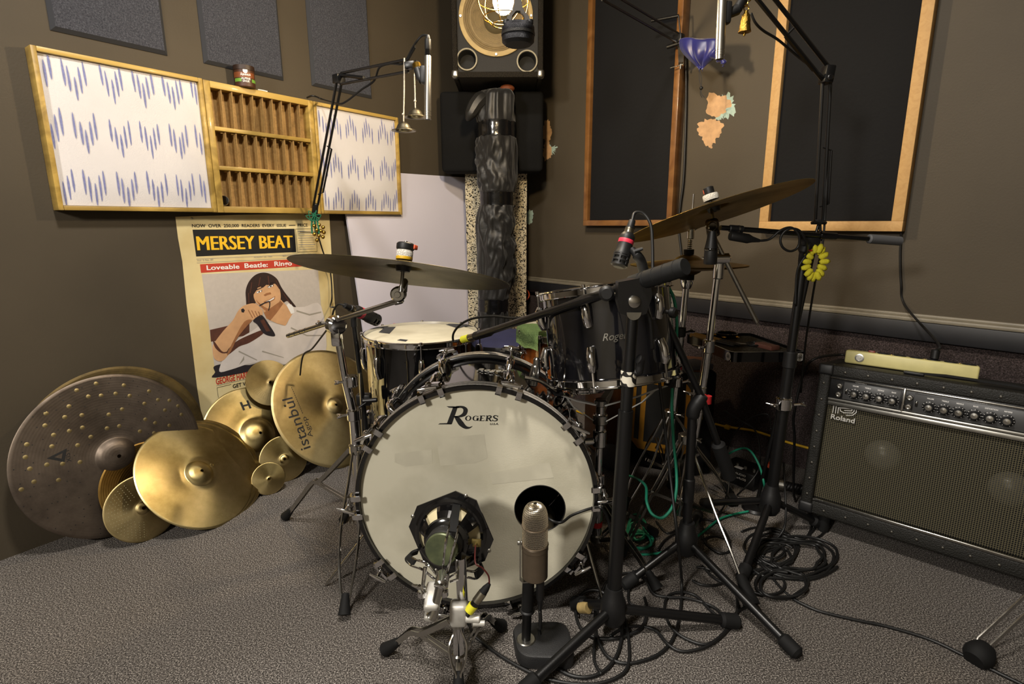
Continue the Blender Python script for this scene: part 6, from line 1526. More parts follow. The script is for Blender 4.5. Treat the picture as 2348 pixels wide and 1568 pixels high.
# ---- boom stand on the amplifier side
hub3 = V((.802, 1.555, 0))
st9 = thing('boom_microphone_stand', 'black boom microphone stand near the amplifier with level boom below the pale frame', 'microphone stand', loc=hub3)
pt3 = ay(1842, 600, 1.55)
tubeobj('lower_pole', st9, [hub3+ZUP*.1, hub3.lerp(V((pt3.x, pt3.y, 0)), .62)+ZUP*.565], .0165, 'black', 18); tubeobj('upper_pole', st9, [hub3.lerp(V((pt3.x, pt3.y, 0)), .62)+ZUP*.55, pt3], .0125, 'black', 18)
g = G(); c = hub3.lerp(V((pt3.x, pt3.y, 0)), .62)+ZUP*.58; g.cyl(c-ZUP*.03, c+ZUP*.02, .019, 18, .003); g.obj('pole_clutch', X['plastic'], st9)
g = G(); c = hub3.lerp(V((pt3.x, pt3.y, 0)), .4)+ZUP*.44
g.cyl(c-ZUP*.02, c+ZUP*.02, .024, 18, .004); wing(g, c+V((-.035, -.015, .0)), (-1, -.4, .2), .016); wing(g, c+V((.038, -.012, .0)), (1, -.3, .2), .016); g.obj('tray_clamp', X['chrome'], st9)
g = G(); g.tube(path((1842, 605, 1.55), (1846, 575, 1.545), (1856, 556, 1.54)), [.014]*6+[.019]*7, 14); g.box(look(ay(1856, 552, 1.54), (1, 0, 0)), .034, .03, .05, .008); g.obj('swivel', X['plastic'], st9)
n0, n1 = ay(1652, 522, 1.49), ay(2000, 548, 1.54); dn = (n1-n0).normalized()
tubeobj('boom', st9, [n0, n1], .0068, 'blackg', 14)
g = G(); g.cyl(n1-dn*.012, n1+dn*.088, .0125, 20, .003); g.obj('counterweight', pm('grey_rubber', '4b4b4c', .7), st9)
g = G(); q = n0.lerp(n1, .70); g.cyl(q-dn*.025, q+dn*.025, .010, 16, .002); g.obj('boom_sleeve', X['blackg'], st9)
g = G(); q = n0.lerp(n1, .1); g.cyl(q-dn*.02, q+dn*.02, .0095, 16, .002); g.mi = 1; g.cyl(q+dn*.004, q+dn*.008, .0102, 16); g.rod(q, q-ZUP*.03, .006); g.obj('mic_clip', [X['plastic'], X['steel']], st9)
mic_tripod(st9, hub3, [az(1700, 1335), V((.66, 1.74, 0)), V((1.0, 1.60, 0))], .13, .012)
e0, e1 = ay(1674, 540, 1.47), ay(1742, 552, 1.475); dd_ = (e1-e0).normalized(); m = look(e0, dd_); Le = (e1-e0).length
t = thing('clip_microphone', 'small black microphone slung under the level boom beside the ride stand', 'microphone', loc=e0)
g = G(m); g.lathe([(0, 0), (.011, 0), (.0125, .003), (.0125, Le*.6), (.008, Le*.75), (.004, Le), (0, Le)], n=22); g.obj('body', X['plastic'], t)
g = G(m); g.lathe([(0, -.0005), (.0095, -.0005)], n=18); g.obj('capsule_face', X['steelk'], t)
w0 = ay(1631, 568, 1.52); t = thing('hanging_microphone', 'black cylinder microphone hanging down beside the ride cymbal tilter', 'microphone', loc=w0)
g = G(T(w0)); g.lathe([(0, -.045), (.016, -.045), (.018, -.041), (.0175, .0), (.014, .02), (.010, .045), (0, .045)], n=26); g.obj('body', X['plastic'], t)
g = G(T(w0)); g.lathe([(.0179, -.008), (.0185, -.007), (.0185, -.002), (.0179, -.001)], n=26); g.obj('ring', X['blackg'], t)
# ================================================================ small hung things
def fingercym(label, px, py, Y, r, ytop, xtop):
    c = ay(px, py, Y); t = thing('finger_cymbal', label, 'finger cymbal', loc=c)
    g = G(T(c)); g.lathe([(.0025, .026*r/.04), (r*.25, .025*r/.04), (r*.48, .017*r/.04), (r*.62, .004*r/.04), (r*.7, .0005), (r*.97, -.002), (r, -.001), (r*.97, .0006), (r*.7, .002), (r*.6, .007*r/.04), (.003, .0275*r/.04)], n=40); g.obj('cup', X['nickel'], t)
    tp = ay(xtop, ytop, Y); q = c+ZUP*.026*r/.04
    g = G(); g.tube([q-ZUP*.004, q.lerp(tp, .5)+V((.0008, 0, 0)), tp], .0021, 8); g.sphere(q+ZUP*.022, .0042, 10); g.obj('cord', X['rope'], t)
fingercym('aged silver finger cymbal hanging lower, on white cord from the sprung arm', 926, 299, 1.79, .038, 133, 927)
fingercym('aged silver finger cymbal hanging higher, on white cord behind the pencil microphone', 953, 268, 1.83, .038, 160, 949)
c0 = WL.pt(722, 500, .13); jb = thing('jingle_bells', 'bunch of small gold jingle bells on green cord below the pigeonhole shelf', 'bells', loc=c0)
g = G()
for dx in (-.012, 0, .012): g.tube(smooth([c0+ZUP*.02, c0+V((dx, -.006, -.02)), c0+V((dx*1.1, -.006, -.06))], 5), .0035, 8)
for k in range(6): a = k*1.1; g.tube(smooth([c0+V((.0, -.008, .01)), c0+V((.03*math.cos(a), -.014, .012+.02*math.sin(a))), c0+V((.014*math.cos(a+.6), -.01, -.012))], 4), .0018, 6)
g.obj('green_cord', pm('green_yarn', '1d6a4c', .9, bump=.6, bscale=400), jb)
for dx, dz in ((-.014, -.03), (.008, -.026), (.026, -.036), (-.004, -.046), (.014, -.05), (.028, -.056), (-.016, -.062), (.004, -.068), (.022, -.074), (-.006, -.086)):
    q = c0+dL*dx+nL*.012+ZUP*dz; g = G(); g.sphere(q, .0078, 16); b_ = g.obj('bell', X['brass'], jb); g = G(); g.box(look(q-ZUP*.0072, ZUP), .009, .0014, .002, .0004); g.obj('slot', X['ink'], b_)
# brass temple bell
q = ay(1709, 52, 1.46); t = thing('brass_bell', 'ornate little brass bell hanging beside the pencil microphone at the top', 'bell', loc=q)
g = G(T(q)); g.lathe([(0, .026), (.004, .026), (.006, .020), (.0095, .016), (.0105, .008), (.0118, .004), (.0112, 0), (.0122, -.006), (.0128, -.012), (.0145, -.018), (.015, -.021), (.012, -.022), (0, -.018)], n=32); g.obj('body', pm('old_brass', 'a8873c', .3, 1.0, var=.5, vscale=90, bump=.5, bscale=300), t)
g = G(); g.rod(q-ZUP*.018, q-ZUP*.026, .002); g.sphere(q-ZUP*.027, .003, 10); g.obj('clapper', X['brass'], t)
g = G(); g.torus(axes(q+ZUP*.031, (1, 0, 0), (0, 0, 1), (0, -1, 0)), .006, .0014, 20, 6); g.torus(axes(q+ZUP*.041, (0, 1, 0), (0, 0, 1), (1, 0, 0)), .005, .0013, 18, 6); g.torus(axes(q+ZUP*.055, (1, 0, 0), (0, 0, 1), (0, -1, 0)), .01, .0015, 24, 6); g.obj('ring', X['brass'], t)
# blue satin bag over the clamp
satin = pm('navy_satin', '1c1e66', .38, sheen=.25, var=.2, vscale=8, spec=.6)
top = WR.pt(1603, 92, .17); bot = WR.pt(1607, 154, .16)
bag = thing('satin_bag', 'dark blue satin drawstring bag slung over the clamp beside the orange frame', 'bag', loc=bot)
g = G(); rings = []
lw = WR.pt(1556, 110, .17); rw = WR.pt(1648, 110, .17); W2 = (rw-lw).length/2; ex = (rw-lw).normalized(); ey_ = nR
prof = [(-.03, .80), (.0, .97), (.10, 1.0), (.22, 1.0), (.36, .97), (.5, .84), (.64, .64), (.78, .4), (.9, .19), (1.0, .06), (1.06, .10)]
nn_ = 96
for u, w_ in prof:
    c = top.lerp(bot, max(0, u))+ZUP*(.0 if u >= 0 else .004); ring = []
    for k in range(nn_):
        a = 2*pi*k/nn_; x_ = math.cos(a); fold = (.5+.5*abs(math.sin(4.6*x_+.8+.5*u)))*(.35+.9*u)*min(1, w_*2.2)
        ring.append(g.v(c+ex*W2*w_*x_+ey_*(W2*.34*w_*math.copysign(abs(math.sin(a))**.8, math.sin(a))+(.026*fold-.012)*math.sin(a))+ZUP*(-.012*math.sin(3.1*x_+.6)*(1-u)*(.4+u)-.010*abs(x_)**2*u)))
    rings.append(ring)
for a_, b_ in zip(rings, rings[1:]):
    for k in range(nn_): g.f([a_[k], a_[(k+1) % nn_], b_[(k+1) % nn_], b_[k]])
g.f(rings[0]); 
bo = g.obj('pouch', satin, bag, ang=180); md = bo.modifiers.new('sub', 'SUBSURF'); md.levels = 1; md.render_levels = 2
g = G(); 
P_ = smooth([WR.pt(1635, 118, .17), WR.pt(1650, 132, .16), WR.pt(1659, 142, .155), WR.pt(1658, 152, .15)], 5); g.tube(P_, [.022+.004*math.sin(i*1.3)-.0013*i for i in range(len(P_))], 12); g.obj('loose_end', satin, bag, ang=180)
g = G(); a_, b_ = WR.pt(1604, 158, .16), WR.pt(1608, 202, .16)
for s in (-1, 1): g.tube(smooth([a_, a_.lerp(b_, .5)+ex*s*.005, b_], 5), .0011, 6)
for s in (-1, 1): g.tube(smooth([b_, b_-ZUP*.02+ex*s*.003, WR.pt(1613+s*3, 224, .155)], 4), .0011, 6)
g.obj('drawstring', X['cable'], bag)
g = G(); g.sphere(b_, .0068, 14); g.obj('cord_lock', X['plastic'], bag)
# yellow knotted rope ring
yc = ay(1869, 602, 1.53); yr = thing('yellow_rope_ring', 'bright yellow knotted cord ring hanging under the level boom', 'rope ring', loc=yc)
g = G(); ym = pm('yellow_cord', 'd9cf2f', .8, col2='5a5318', vscale=300, lo=.30, hi=.36, bump=.4, bscale=300)
for k in range(15):
    a = R(105+k*330/14); p = yc+V((.0225*math.cos(a), .004*math.sin(k*2.1), .038*math.sin(a))); rd = V((math.cos(a), 0, math.sin(a))); tg = V((-math.sin(a), 0, math.cos(a)))
    g.tube([p-rd*.011+tg*.002*math.sin(k), p-rd*.006, p+rd*.006+V((0, -.002, 0)), p+rd*.014+tg*.002*math.cos(k)], [.005, .0075, .0078, .005], 10)
g.obj('knots', ym, yr, ang=180)
g = G(); g.tube([ay(1853, 560, 1.535), ay(1843, 598, 1.535)], .0012, 6); g.tube([ay(1869, 556, 1.535), ay(1869, 578, 1.535)], .0012, 6); g.obj('hanging_string', X['rope'], yr)
g = G(); p = ay(1856, 574, 1.522); g.box(T(p), .014, .004, .004, .001); g.obj('red_whipping', X['red'], yr)

# ================================================================ percussion tray
TZ = .546
tA, tB, tC, tD = V((.73, 1.765, TZ)), V((.98, 1.765, TZ)), V((.93, 2.085, TZ)), V((.675, 2.085, TZ))
tray = thing('percussion_tray', 'black rimmed percussion tray with cloth top and two round white badges', 'tray', loc=(tA+tC)/2)
ctr = (tA+tC)/2
g = G(); sc1 = lambda p, k: ctr+(p-ctr)*k
q = rounded([V((p.x, p.y)) for p in (tA, tB, tC, tD)], .02, 4); qi = [V((ctr.x, ctr.y))+(p-V((ctr.x, ctr.y)))*.955 for p in q]
lo = [g.v((p.x, p.y, TZ-.034)) for p in q]; hi_ = [g.v((p.x, p.y, TZ)) for p in q]; ih = [g.v((p.x, p.y, TZ)) for p in qi]; il = [g.v((p.x, p.y, TZ-.011)) for p in qi]; n_ = len(q)
for k in range(n_):
    j = (k+1) % n_
    g.f([lo[k], lo[j], hi_[j], hi_[k]]); g.f([hi_[k], hi_[j], ih[j], ih[k]]); g.f([ih[k], ih[j], il[j], il[k]])
g.f(lo[::-1]); g.f(il); g.obj('rim', X['blackg'], tray)
g = G(); cl = [g.v((p.x, p.y, TZ-.0095)) for p in [V((ctr.x, ctr.y))+(p-V((ctr.x, ctr.y)))*.95 for p in q]]; g.f(cl); g.obj('cloth_top', speckle('tray_cloth', ['2a2823', '4d4940', '6a6558'], 260, bump=.3), tray)
for px_, py_, nn2 in ((1670, 816, V((-.985, -.17, 0))), (1834, 818, V((0, -1, 0)))):
    edge = Plane(tA+nn2*.0015, nn2, V((-nn2.y, nn2.x, 0)))
    c = edge.pt(px_, py_); c.z = TZ-.017; g = G(look(c, nn2)); g.lathe([(0, .0008), (.0145, .0008), (.0145, 0)], n=28); bdg = g.obj('round_badge', X['white'], tray)
    g = G(look(c, nn2)); 
    for s in (-1, 1): g.ribbon([(s*.0015, -.006, .0012), (s*.0015, .003, .0012), (s*.004, .0065, .0012), (s*.0065, .003, .0012), (s*.0065, -.006, .0012)], .0018, (0, 0, 1)); g.ribbon([(s*.0015, -.001, .0012), (s*.0065, -.001, .0012)], .0016, (0, 0, 1))
    g.obj('badge_monogram', X['ink'], bdg, flat=True)
sk = (math.atan2(.32, -.055))
def stick(label, p0, p1):
    a = V(p0); b = V(p1); d = (b-a).normalized(); t = thing('percussion_stick', label, 'stick', loc=a)
    g = G(); g.cyl(a, a+d*.13, .0085, 14, .002); g.obj('taped_grip', pm('ochre_tape', 'a9853c', .6, var=.2, vscale=60), t); g = G(); g.cyl(a+d*.128, b, .007, 14, .003, r2=.0055); g.obj('shaft', X['plastic'], t)
zz = TZ+.0
stick('ochre taped percussion stick lying on the black tray, nearer the tray edge', (.685, 2.05, zz), (.775, 1.86, zz)); stick('ochre taped percussion stick lying on the black tray, inner one of the pair', (.703, 2.062, zz), (.800, 1.868, zz))
p = V((.89, 1.86, TZ-.001)); g = G(); g.box(T(p) @ RZ(-68), .075, .04, .016, .003); tag(g.obj('wood_block', pm('pinkish_wood', '7a4f42', .5, var=.2, vscale=30)), 'small pinkish brown block lying on the black percussion tray', 'block')
p = V((.815, 2.03, TZ-.006)); hb = thing('small_tambourine', 'small dark ring tambourine with shiny jingles on the tray', 'tambourine', loc=p)
g = G(T(p)); g.lathe([(.037, 0), (.040, .002), (.040, .018), (.037, .020), (.034, .018), (.034, .002), (.037, 0)], n=40); g.obj('frame', X['blackg'], hb)
for k in range(5): a = 2*pi*k/5-.9; g = G(T(p+V((.041*math.cos(a), .041*math.sin(a), .010))) @ RZ(math.degrees(a)) @ RY(12)); g.lathe([(0, .001), (.003, .0025), (.009, 0), (.003, -.0025), (0, -.001)], n=18); g.obj('jingle', X['brass'], hb)
# scissors-like pliers shape: two finger loops
p = V((.845, 1.90, TZ-.006)); sg = thing('scissors', 'black handled scissors lying on the tray beside the sticks', 'scissors', loc=p)
g = G(); 
for s in (-1, 1): g.torus(T(p+V((.012+s*.004, s*.016, .004))) @ RZ(15*s) @ SC(1.5, .9, 1), .013, .0035, 24, 8)
g.obj('handles', X['plastic'], sg); g = G(); g.bar(p+V((-.01, .006, .004)), p+V((-.085, .03, .004)), .009, .002); g.bar(p+V((-.01, -.006, .005)), p+V((-.088, .012, .005)), .009, .002); g.obj('blades', X['steel'], sg)
# lower shelf things behind: paper pad
g = G(); p = ay(1585, 838, 2.05); g.box(T(p) @ RZ(25), .13, .10, .022, .003); pad = tag(g.obj('grey_book', pm('grey_cover', '55555a', .6)), 'grey covered book lying behind the rack tom under the tray', 'book')
# stool-like support under the book
g = G(); g.box(V((p.x, p.y, (p.z-.011)/2)), .16, .13, p.z-.0115, .01); tag(g.obj('black_case', X['foam']), 'black case standing behind the hi-hat with the grey book on top', 'case')

# ================================================================ cajon
cf = ay(1520, 950, 2.02); cn = V((-.42, -.9, 0)).normalized(); CP = Plane(cf, cn, V((.9, -.42, 0)).normalized())
caj = thing('cajon', 'wooden cajon box drum with black face and gold octagon outline behind the kit', 'box drum', loc=V((cf.x, cf.y, 0))-cn*.12)
kc = lambda x, y, o=0.0: CP.pt(1280+x/6.03, 840+y/6.03, o)
s0 = (CP.pt(1440, 900)-cf).dot(CP.ux); s1 = (CP.pt(1604, 900)-cf).dot(CP.ux); zc0 = kc(1400, 1330).z; zc0 = .012; zc1 = kc(1400, 20).z
g = G(axes(cf, CP.ux, ZUP, cn)); g.box(((s0+s1)/2, (zc0+zc1)/2-cf.z, -.13), s1-s0, zc1-zc0, .245, .008, 3); g.obj('body', wood('cajon_wood', '7a4d22', '5b3614', 12, (1, 1, .3), .35, .3), caj)
g = G(axes(cf, CP.ux, ZUP, cn)); g.box(((s0+s1)/2, (zc0+zc1)/2-cf.z, -.004), s1-s0-.004, zc1-zc0-.004, .007, .001); fc = g.obj('playing_face', pm('black_face', '0e0d0c', .4), caj)
gold = pm('gold_paint', '9a6c1c', .5, .1, var=.15, vscale=40)
oct_o = [(1220, 85), (1740, 190), (1835, 330), (1775, 1190), (1690, 1250), (1100, 1130), (990, 990), (1050, 230)]
oct_i = [(1105, 195), (1540, 290), (1770, 350), (1730, 980), (1690, 1170), (1180, 1030), (1040, 985), (1095, 200)]
g = G(); oo = [kc(*p, .0012) for p in oct_o]
cxo = sum(p[0] for p in oct_o)/8; cyo = sum(p[1] for p in oct_o)/8
g.poly(oo); o_ = g.obj('gold_octagon', gold, fc, flat=True)
g = G(); 
for quad_ in ([(1090, 195), (1160, 210), (1105, 1005), (1040, 985)], [(1230, 225), (1690, 325), (1640, 1110), (1172, 1032)], [(1690, 345), (1772, 352), (1730, 985), (1655, 960)]): g.poly([kc(*p, .002) for p in quad_])
g.obj('black_windows', X['ink'], fc, flat=True)
# brown box beside it
bp_ = ay(1408, 945, 2.12); g = G(); g.box(T(V((bp_.x, bp_.y+.10, .24))) @ RZ(18), .14, .2, .46, .006); tag(g.obj('wooden_box', wood('brown_box_wood', '5f3a19', '432710', 10, (1, 1, .3), .4, .2)), 'plain brown wooden box between the basket stand and the gold marked cajon', 'box')

# ================================================================ gear on the floor beside the amplifier
mxp = az(1690, 1130); mb = thing('headphone_mixer', 'small black box with white lettering among cables beside the amplifier', 'audio box', loc=mxp)
fr0, fr1 = az(1655, 1100), az(1722, 1126); dxm = (fr1-fr0).normalized(); nm = ZUP.cross(dxm)*-1
if nm.dot(V((0, -1, 0))) < 0: nm = -nm
MM = axes((fr0+fr1)/2, dxm, ZUP, nm); w_m = (fr1-fr0).length+.02
g = G(MM); g.box((0, .032, -.055), w_m, .064, .11, .006, 2); g.obj('housing', X['plastic'], mb)
g = G(MM)
for k in range(4): 
    gg = G(MM @ T(-w_m*.36+k*w_m*.24, .064, -.03) @ RX(-90)); gg.lathe([(0, .012), (.006, .012), (.007, 0)], n=14); gg.obj('knob', X['steel'], mb)
Pm = Plane(MM @ V((0, 0, .001)), nm, dxm)
g.bm.free()
g = G(); g.text('AUDIO', MM @ V((-.008, .046, .0012)), MM @ V((.034, .046, .0012)), ZUP, .0075, off=.01); g.obj('lettering', X['white'], mb, flat=True); g = G(); g.text('KO-12x4x50', MM @ V((-.042, .030, .0012)), MM @ V((.036, .030, .0012)), ZUP, .0085, off=.01); g.obj('lettering', X['white'], mb, flat=True)
g = G(MM); g.box((-.005, .065, -.02), .03, .002, .018, .0005); g.obj('paper_label', X['white'], mb)
p = az(1766, 1085); g = G(); g.box(T(p+ZUP*.022) @ RZ(-40), .024, .03, .043, .003); tag(g.obj('orange_plug', X['orange']), 'small orange plug block behind the amplifier side stand foot', 'plug')
c0 = az(1778, 1108, .028); c1 = az(1800, 1112, .028); c0.z = c1.z = .026
sv = thing('braided_cable', 'thick braided cable with silver collar running behind the amplifier', 'cable', loc=c0)
g = G(); g.cyl(c0, c1, .0215, 24, .003); g.torus(look(c0.lerp(c1, .15), c1-c0), .0215, .0016, 24, 6); g.obj('silver_collar', X['steel'], sv)
e_ = az(1848, 1122, .024); e_.z = .022; g = G(); dd = (e_-c1).normalized()
for k in range(3):
    P_ = []
    for j in range(26): u = j/25; a = u*14+2*pi*k/3; o = V((0, 0, 1))*math.sin(a)*.009+dd.cross(ZUP)*math.cos(a)*.009; P_.append(c1.lerp(e_, u)+o)
    g.tube(P_, .0085, 8)
g.obj('braid', X['plastic'], sv, ang=180)
p = az(1676, 1158, .0); g = G(); g.cyl(p+V((-.014, 0, .021)), p+V((.014, .004, .021)), .021, 24, .004); tag(g.obj('caster_wheel', X['rubber']), 'loose black caster wheel on the carpet among the cables', 'wheel')
p = az(1580, 1085); g = G(); g.box(T(p+V((-.02, .02, .025))) @ RZ(10), .12, .1, .05, .006); tag(g.obj('black_pedal_box', X['plastic']), 'low black pedal box on the carpet behind the hi-hat stand', 'pedal')
p = az(1402, 1085); g = G(); g.sphere(p+V((0, .03, .055)), .055, 20, 1, 1, .95); tag(g.obj('round_beater', pm('grey_felt_ball', '3f3f46', .8, bump=.3, bscale=120)), 'grey felt ball beater low behind the bass drum', 'beater')
# stand foot at the photo edge
ft = az(2244, 1515); t = thing('stand_foot', 'black rubber stand foot with flat chrome leg at the front edge of the carpet', 'stand leg', loc=ft)
g = G(); d = V((.75, .35, .28)).normalized(); m = look(ft+V((-.006, -.004, .02)), d)
g.lathe([(0, -.022), (.02, -.022), (.027, -.012), (.029, .0), (.026, .014), (.02, .026), (.014, .03), (0, .03)], m, 28); g.obj('rubber_foot', X['rubber'], t)
g = G(); p0 = ft+V((.0, .004, .036)); 
for s in (-1, 1): sd = V((.35, -.75, 0)).normalized()*s*.012; g.strip([p0+sd*.6-V((0, 0, .016)), p0+sd+V((.012, .004, .004)), p0+sd+V((.30, .12, .13))], .013, .0025, d.cross(sd))
g.obj('leg_bars', X['chromed'], t)
# grey scrap of carpet at the lower left wall
p = az(12, 1262); g = G(); rnd = random.Random(5); bb = bmesh.new(); bmesh.ops.create_uvsphere(bb, u_segments=18, v_segments=10, radius=1)
for v in bb.verts: v.co = V((v.co.x*.03, v.co.y*.05, max(v.co.z, -.2)*.055+.012))+V((rnd.uniform(-1, 1), rnd.uniform(-1, 1), rnd.uniform(-1, 1)))*.004
g.add(bb, T(p+V((-.0, -.04, .0)))); bb.free(); tag(g.obj('grey_fluff', X['felt'], ang=180), 'tuft of grey fluff on the carpet below the huge dark cymbal', 'fluff')
# ================================================================ cables
def cable(label, pts, r=.0036, mat='cable', name='cable', n=7, group=None):
    g = G(); g.tube(smooth(pts, n), r, 8); return tag(g.obj(name, X[mat], ang=180), label, 'cable', group)
k7 = lambda x, y: (1280+x/3.026, 1050+y/3.026)
def fl7(lst, z=.0045): return [az(*k7(*p), z+.0012*(i % 3)) for i, p in enumerate(lst)]
# desk microphone cable, falling in front and looping on the floor
cable('black cable dropping from the desk microphone and looping in front of the first boom stand',
      [PLUG1, PLUG1-ZUP*.04+V((.001, -.004, 0)), az(1236, 1442, .045), az(1248, 1488, .008), az(1288, 1538, .005), az(1345, 1553, .005), az(1395, 1530, .005), az(1422, 1480, .006), az(1424, 1420, .012), az(1400, 1372, .022), az(1366, 1352, .03), az(1334, 1362, .02), az(1320, 1398, .008), az(1332, 1440, .005), az(1366, 1462, .005), az(1420, 1462, .006), az(1470, 1440, .006), az(1484, 1400, .006), az(1478, 1370, .006)], .0042)
cable('black cable crossing the carpet under the desk stand from the bare driver',
      [xb+dx_*.012, ay(1076, 1425, .985), az(1082, 1450, .03), az(1098, 1466, .006), az(1150, 1505, .005), az(1225, 1545, .005), az(1300, 1566, .005), az(1378, 1566, .005), az(1436, 1535, .006), az(1442, 1470, .008), az(1430, 1410, .012), az(1408, 1368, .02), az(1380, 1356, .028)], .0038)
cable('black cable hanging straight down from the rack tom microphone, looping before the boom stands',
      [tl2, ay(1456, 488, 1.37), ay(1476, 490, 1.37), ay(1492, 515, 1.36), ay(1496, 560, 1.35), ay(1497, 640, 1.33), ay(1500, 760, 1.30), ay(1515, 900, 1.30), ay(1536, 1080, 1.28), ay(1552, 1220, 1.22), az(1563, 1330, .03), az(1560, 1400, .006), az(1545, 1460, .005), az(1510, 1500, .005), az(1450, 1520, .005), az(1410, 1515, .005), az(1382, 1490, .006), az(1365, 1440, .006), az(1366, 1400, .010), az(1374, 1370, .02)], .0040)
cable('black cable making wide low arcs between the two boom stands', fl7([(360, 1235), (420, 1195), (500, 1168), (600, 1170), (680, 1200), (760, 1290), (850, 1340), (960, 1330), (1060, 1290), (1150, 1220), (1220, 1130), (1245, 1020), (1215, 900), (1130, 810), (1040, 770), (960, 755)]))
cable('black cable in a long loop behind the front stand legs', fl7([(300, 1500), (250, 1400), (256, 1240), (270, 1090), (290, 960), (345, 850), (460, 800), (560, 790), (650, 740), (740, 680), (800, 590)], .006))
cable('black cable in two rings around the second stand base', fl7([(620, 1040), (500, 1010), (490, 900), (510, 800), (560, 790), (610, 850), (660, 940), (760, 965), (880, 970), (1000, 1000), (1100, 1050), (1150, 1120), (1060, 1060), (960, 960), (860, 930), (760, 960), (740, 1060), (790, 1180), (900, 1260), (1040, 1290), (1160, 1200), (1230, 1080), (1290, 1040), (1330, 1030)], .005))
# the big coil by the amplifier side stand
def coil(cx_, cy_, rx, ry, turns, seed, ax=0.0, shrink=0.0, n=12, drift=(0, 0)):
    rnd = random.Random(seed); out = []
    for i in range(int(turns*n)+1):
        a = 2*pi*i/n+ax; q = 1-shrink*i/(turns*n)+rnd.uniform(-.06, .06); t = i/(turns*n)
        out.append(az(*k7(cx_+drift[0]*t+rx*q*math.cos(a)+rnd.uniform(-10, 10), cy_+drift[1]*t+ry*q*math.sin(a)+rnd.uniform(-6, 6)), .0045+.011*t+.002*math.sin(3*a)))
    return out
cable('big black cable coil on the carpet, wide outer rings nearest the amplifier', coil(1640, 690, 330, 165, 4.4, 1, .4, .52, 14, (20, 0)), .0042, name='cable_coil')
cable('tangled black cable coil, smaller rings on the side of the slanted pole', coil(1480, 610, 190, 130, 3.6, 2, 2.0, .4, 12, (40, 60)), .0036, name='cable_coil')
cable('thin black cable tangle in the middle of the big coil', coil(1530, 700, 120, 70, 4.2, 3, 1.0, .3, 10, (-60, -60)), .0030, name='cable_coil')
cable('black cable ring with a crimp in front of the big coil', coil(1520, 860, 200, 110, 2.3, 6, 3.0, .2, 14, (60, 20)), .0040, name='cable_coil')
cable('black cable running from the coil along the carpet to the photo edge',
      [az(*k7(1460, 740)), az(*k7(1480, 820)), az(*k7(1560, 920)), az(*k7(1640, 980)), az(1823, 1376, .004), az(1870, 1398, .004), az(1917, 1411, .004), az(1975, 1424, .004), az(2033, 1436, .004), az(2127, 1464, .004), az(2205, 1500, .004), az(2276, 1536, .004), az(2350, 1572, .004)], .0040)
cable('black cable arcing low along the amplifier front edge', [az(*k7(*p), .005) for p in ((1270, 510), (1380, 480), (1530, 510), (1700, 560), (1760, 460), (1740, 400), (1830, 420), (1870, 480), (1800, 550), (1740, 540), (1780, 460), (1640, 380))], .0032)
cable('black cable hanging off the slanted pole down to the carpet by the amplifier', [ay(1797, 1060, 1.60), ay(1800, 1120, 1.58), ay(1802, 1180, 1.55), az(1796, 1215, .03), az(1775, 1240, .006), az(1740, 1262, .005), az(1712, 1275, .006)], .0034)
cable('black cable on the carpet between the drum legs', [az(*k7(*p), .005) for p in ((680, 440), (760, 520), (860, 470), (960, 430), (1060, 430), (1130, 470), (1180, 560), (1190, 640), (1120, 660), (1040, 610), (1020, 560), (1100, 540), (1200, 580))], .0034)
cable('black cable running behind the second boom stand', [az(*k7(*p), .006) for p in ((690, 640), (740, 570), (830, 520), (930, 560), (920, 640), (980, 690), (1060, 760), (1150, 840), (1100, 880), (1000, 880), (930, 850))], .0034)
cable('black cable curving beside the heavy pole foot', [az(*k7(*p), .006) for p in ((1000, 750), (1080, 830), (1180, 880), (1300, 910), (1420, 950), (1540, 930), (1570, 860), (1500, 780), (1400, 770), (1310, 800), (1290, 860), (1330, 900))], .0038)
# cable into the bass drum port
cable('black cable running from the port hole across the front head', [MB @ V((pc_.x-.01, pc_.y-.05, -.12)), MB @ V((pc_.x+.02, pc_.y-.03, -.02)), HP.pt(1285, 1198, .006), HP.pt(1310, 1182, .008), HP.pt(1340, 1170, .010), HP.pt(1366, 1163, .022), ay(1380, 1166, 1.19), ay(1392, 1185, 1.22), ay(1402, 1230, 1.24), az(1410, 1290, .006)], .0034)
# floor tom mic, poster side, pencil mic leads
cable('black cable sagging from the floor tom microphone past the poster', [tl1, ay(775, 698, 1.67), ay(765, 712, 1.70), ay(760, 735, 1.75), ay(752, 752, 1.85), ay(735, 775, 1.95), ay(715, 800, 2.02), ay(695, 815, 2.06), ay(688, 860, 2.1)], .0032)
cable('black cable hanging from the shelf clamp past the poster edge', [WL.pt(724, 520, .11), WL.pt(740, 575, .06), WL.pt(757, 620, .03), WL.pt(761, 680, .03), WL.pt(757, 702, .06), ay(764, 704, 1.7)], .0030)
cable('black cable following the poster side sprung arm to the pencil microphone', [ay(981, 90, 1.745), ay(980, 82, 1.75), ay(968, 82, 1.76), ay(955, 96, 1.77), ay(945, 112, 1.79), ay(925, 145, 1.82), ay(895, 146, 1.85), ay(870, 155, 1.88), ay(858, 185, 1.92), ay(830, 205, 1.95), ay(795, 232, 2.0), ay(775, 238, 2.05), WL.pt(740, 228, .09), WL.pt(718, 220, .085), WL.pt(704, 224, .05)], .0034)
cable('black cable following the bent sprung arm down to the slim pole', [ay(1722, 30, 1.475), ay(1732, 52, 1.48), ay(1750, 70, 1.50), ay(1785, 92, 1.53), ay(1830, 130, 1.57), ay(1880, 170, 1.585), ay(1902, 200, 1.60), ay(1898, 330, 1.62), ay(1893, 470, 1.63), ay(1886, 560, 1.63), ay(1870, 640, 1.64), ay(1848, 780, 1.68), ay(1836, 900, 1.70)], .0032)
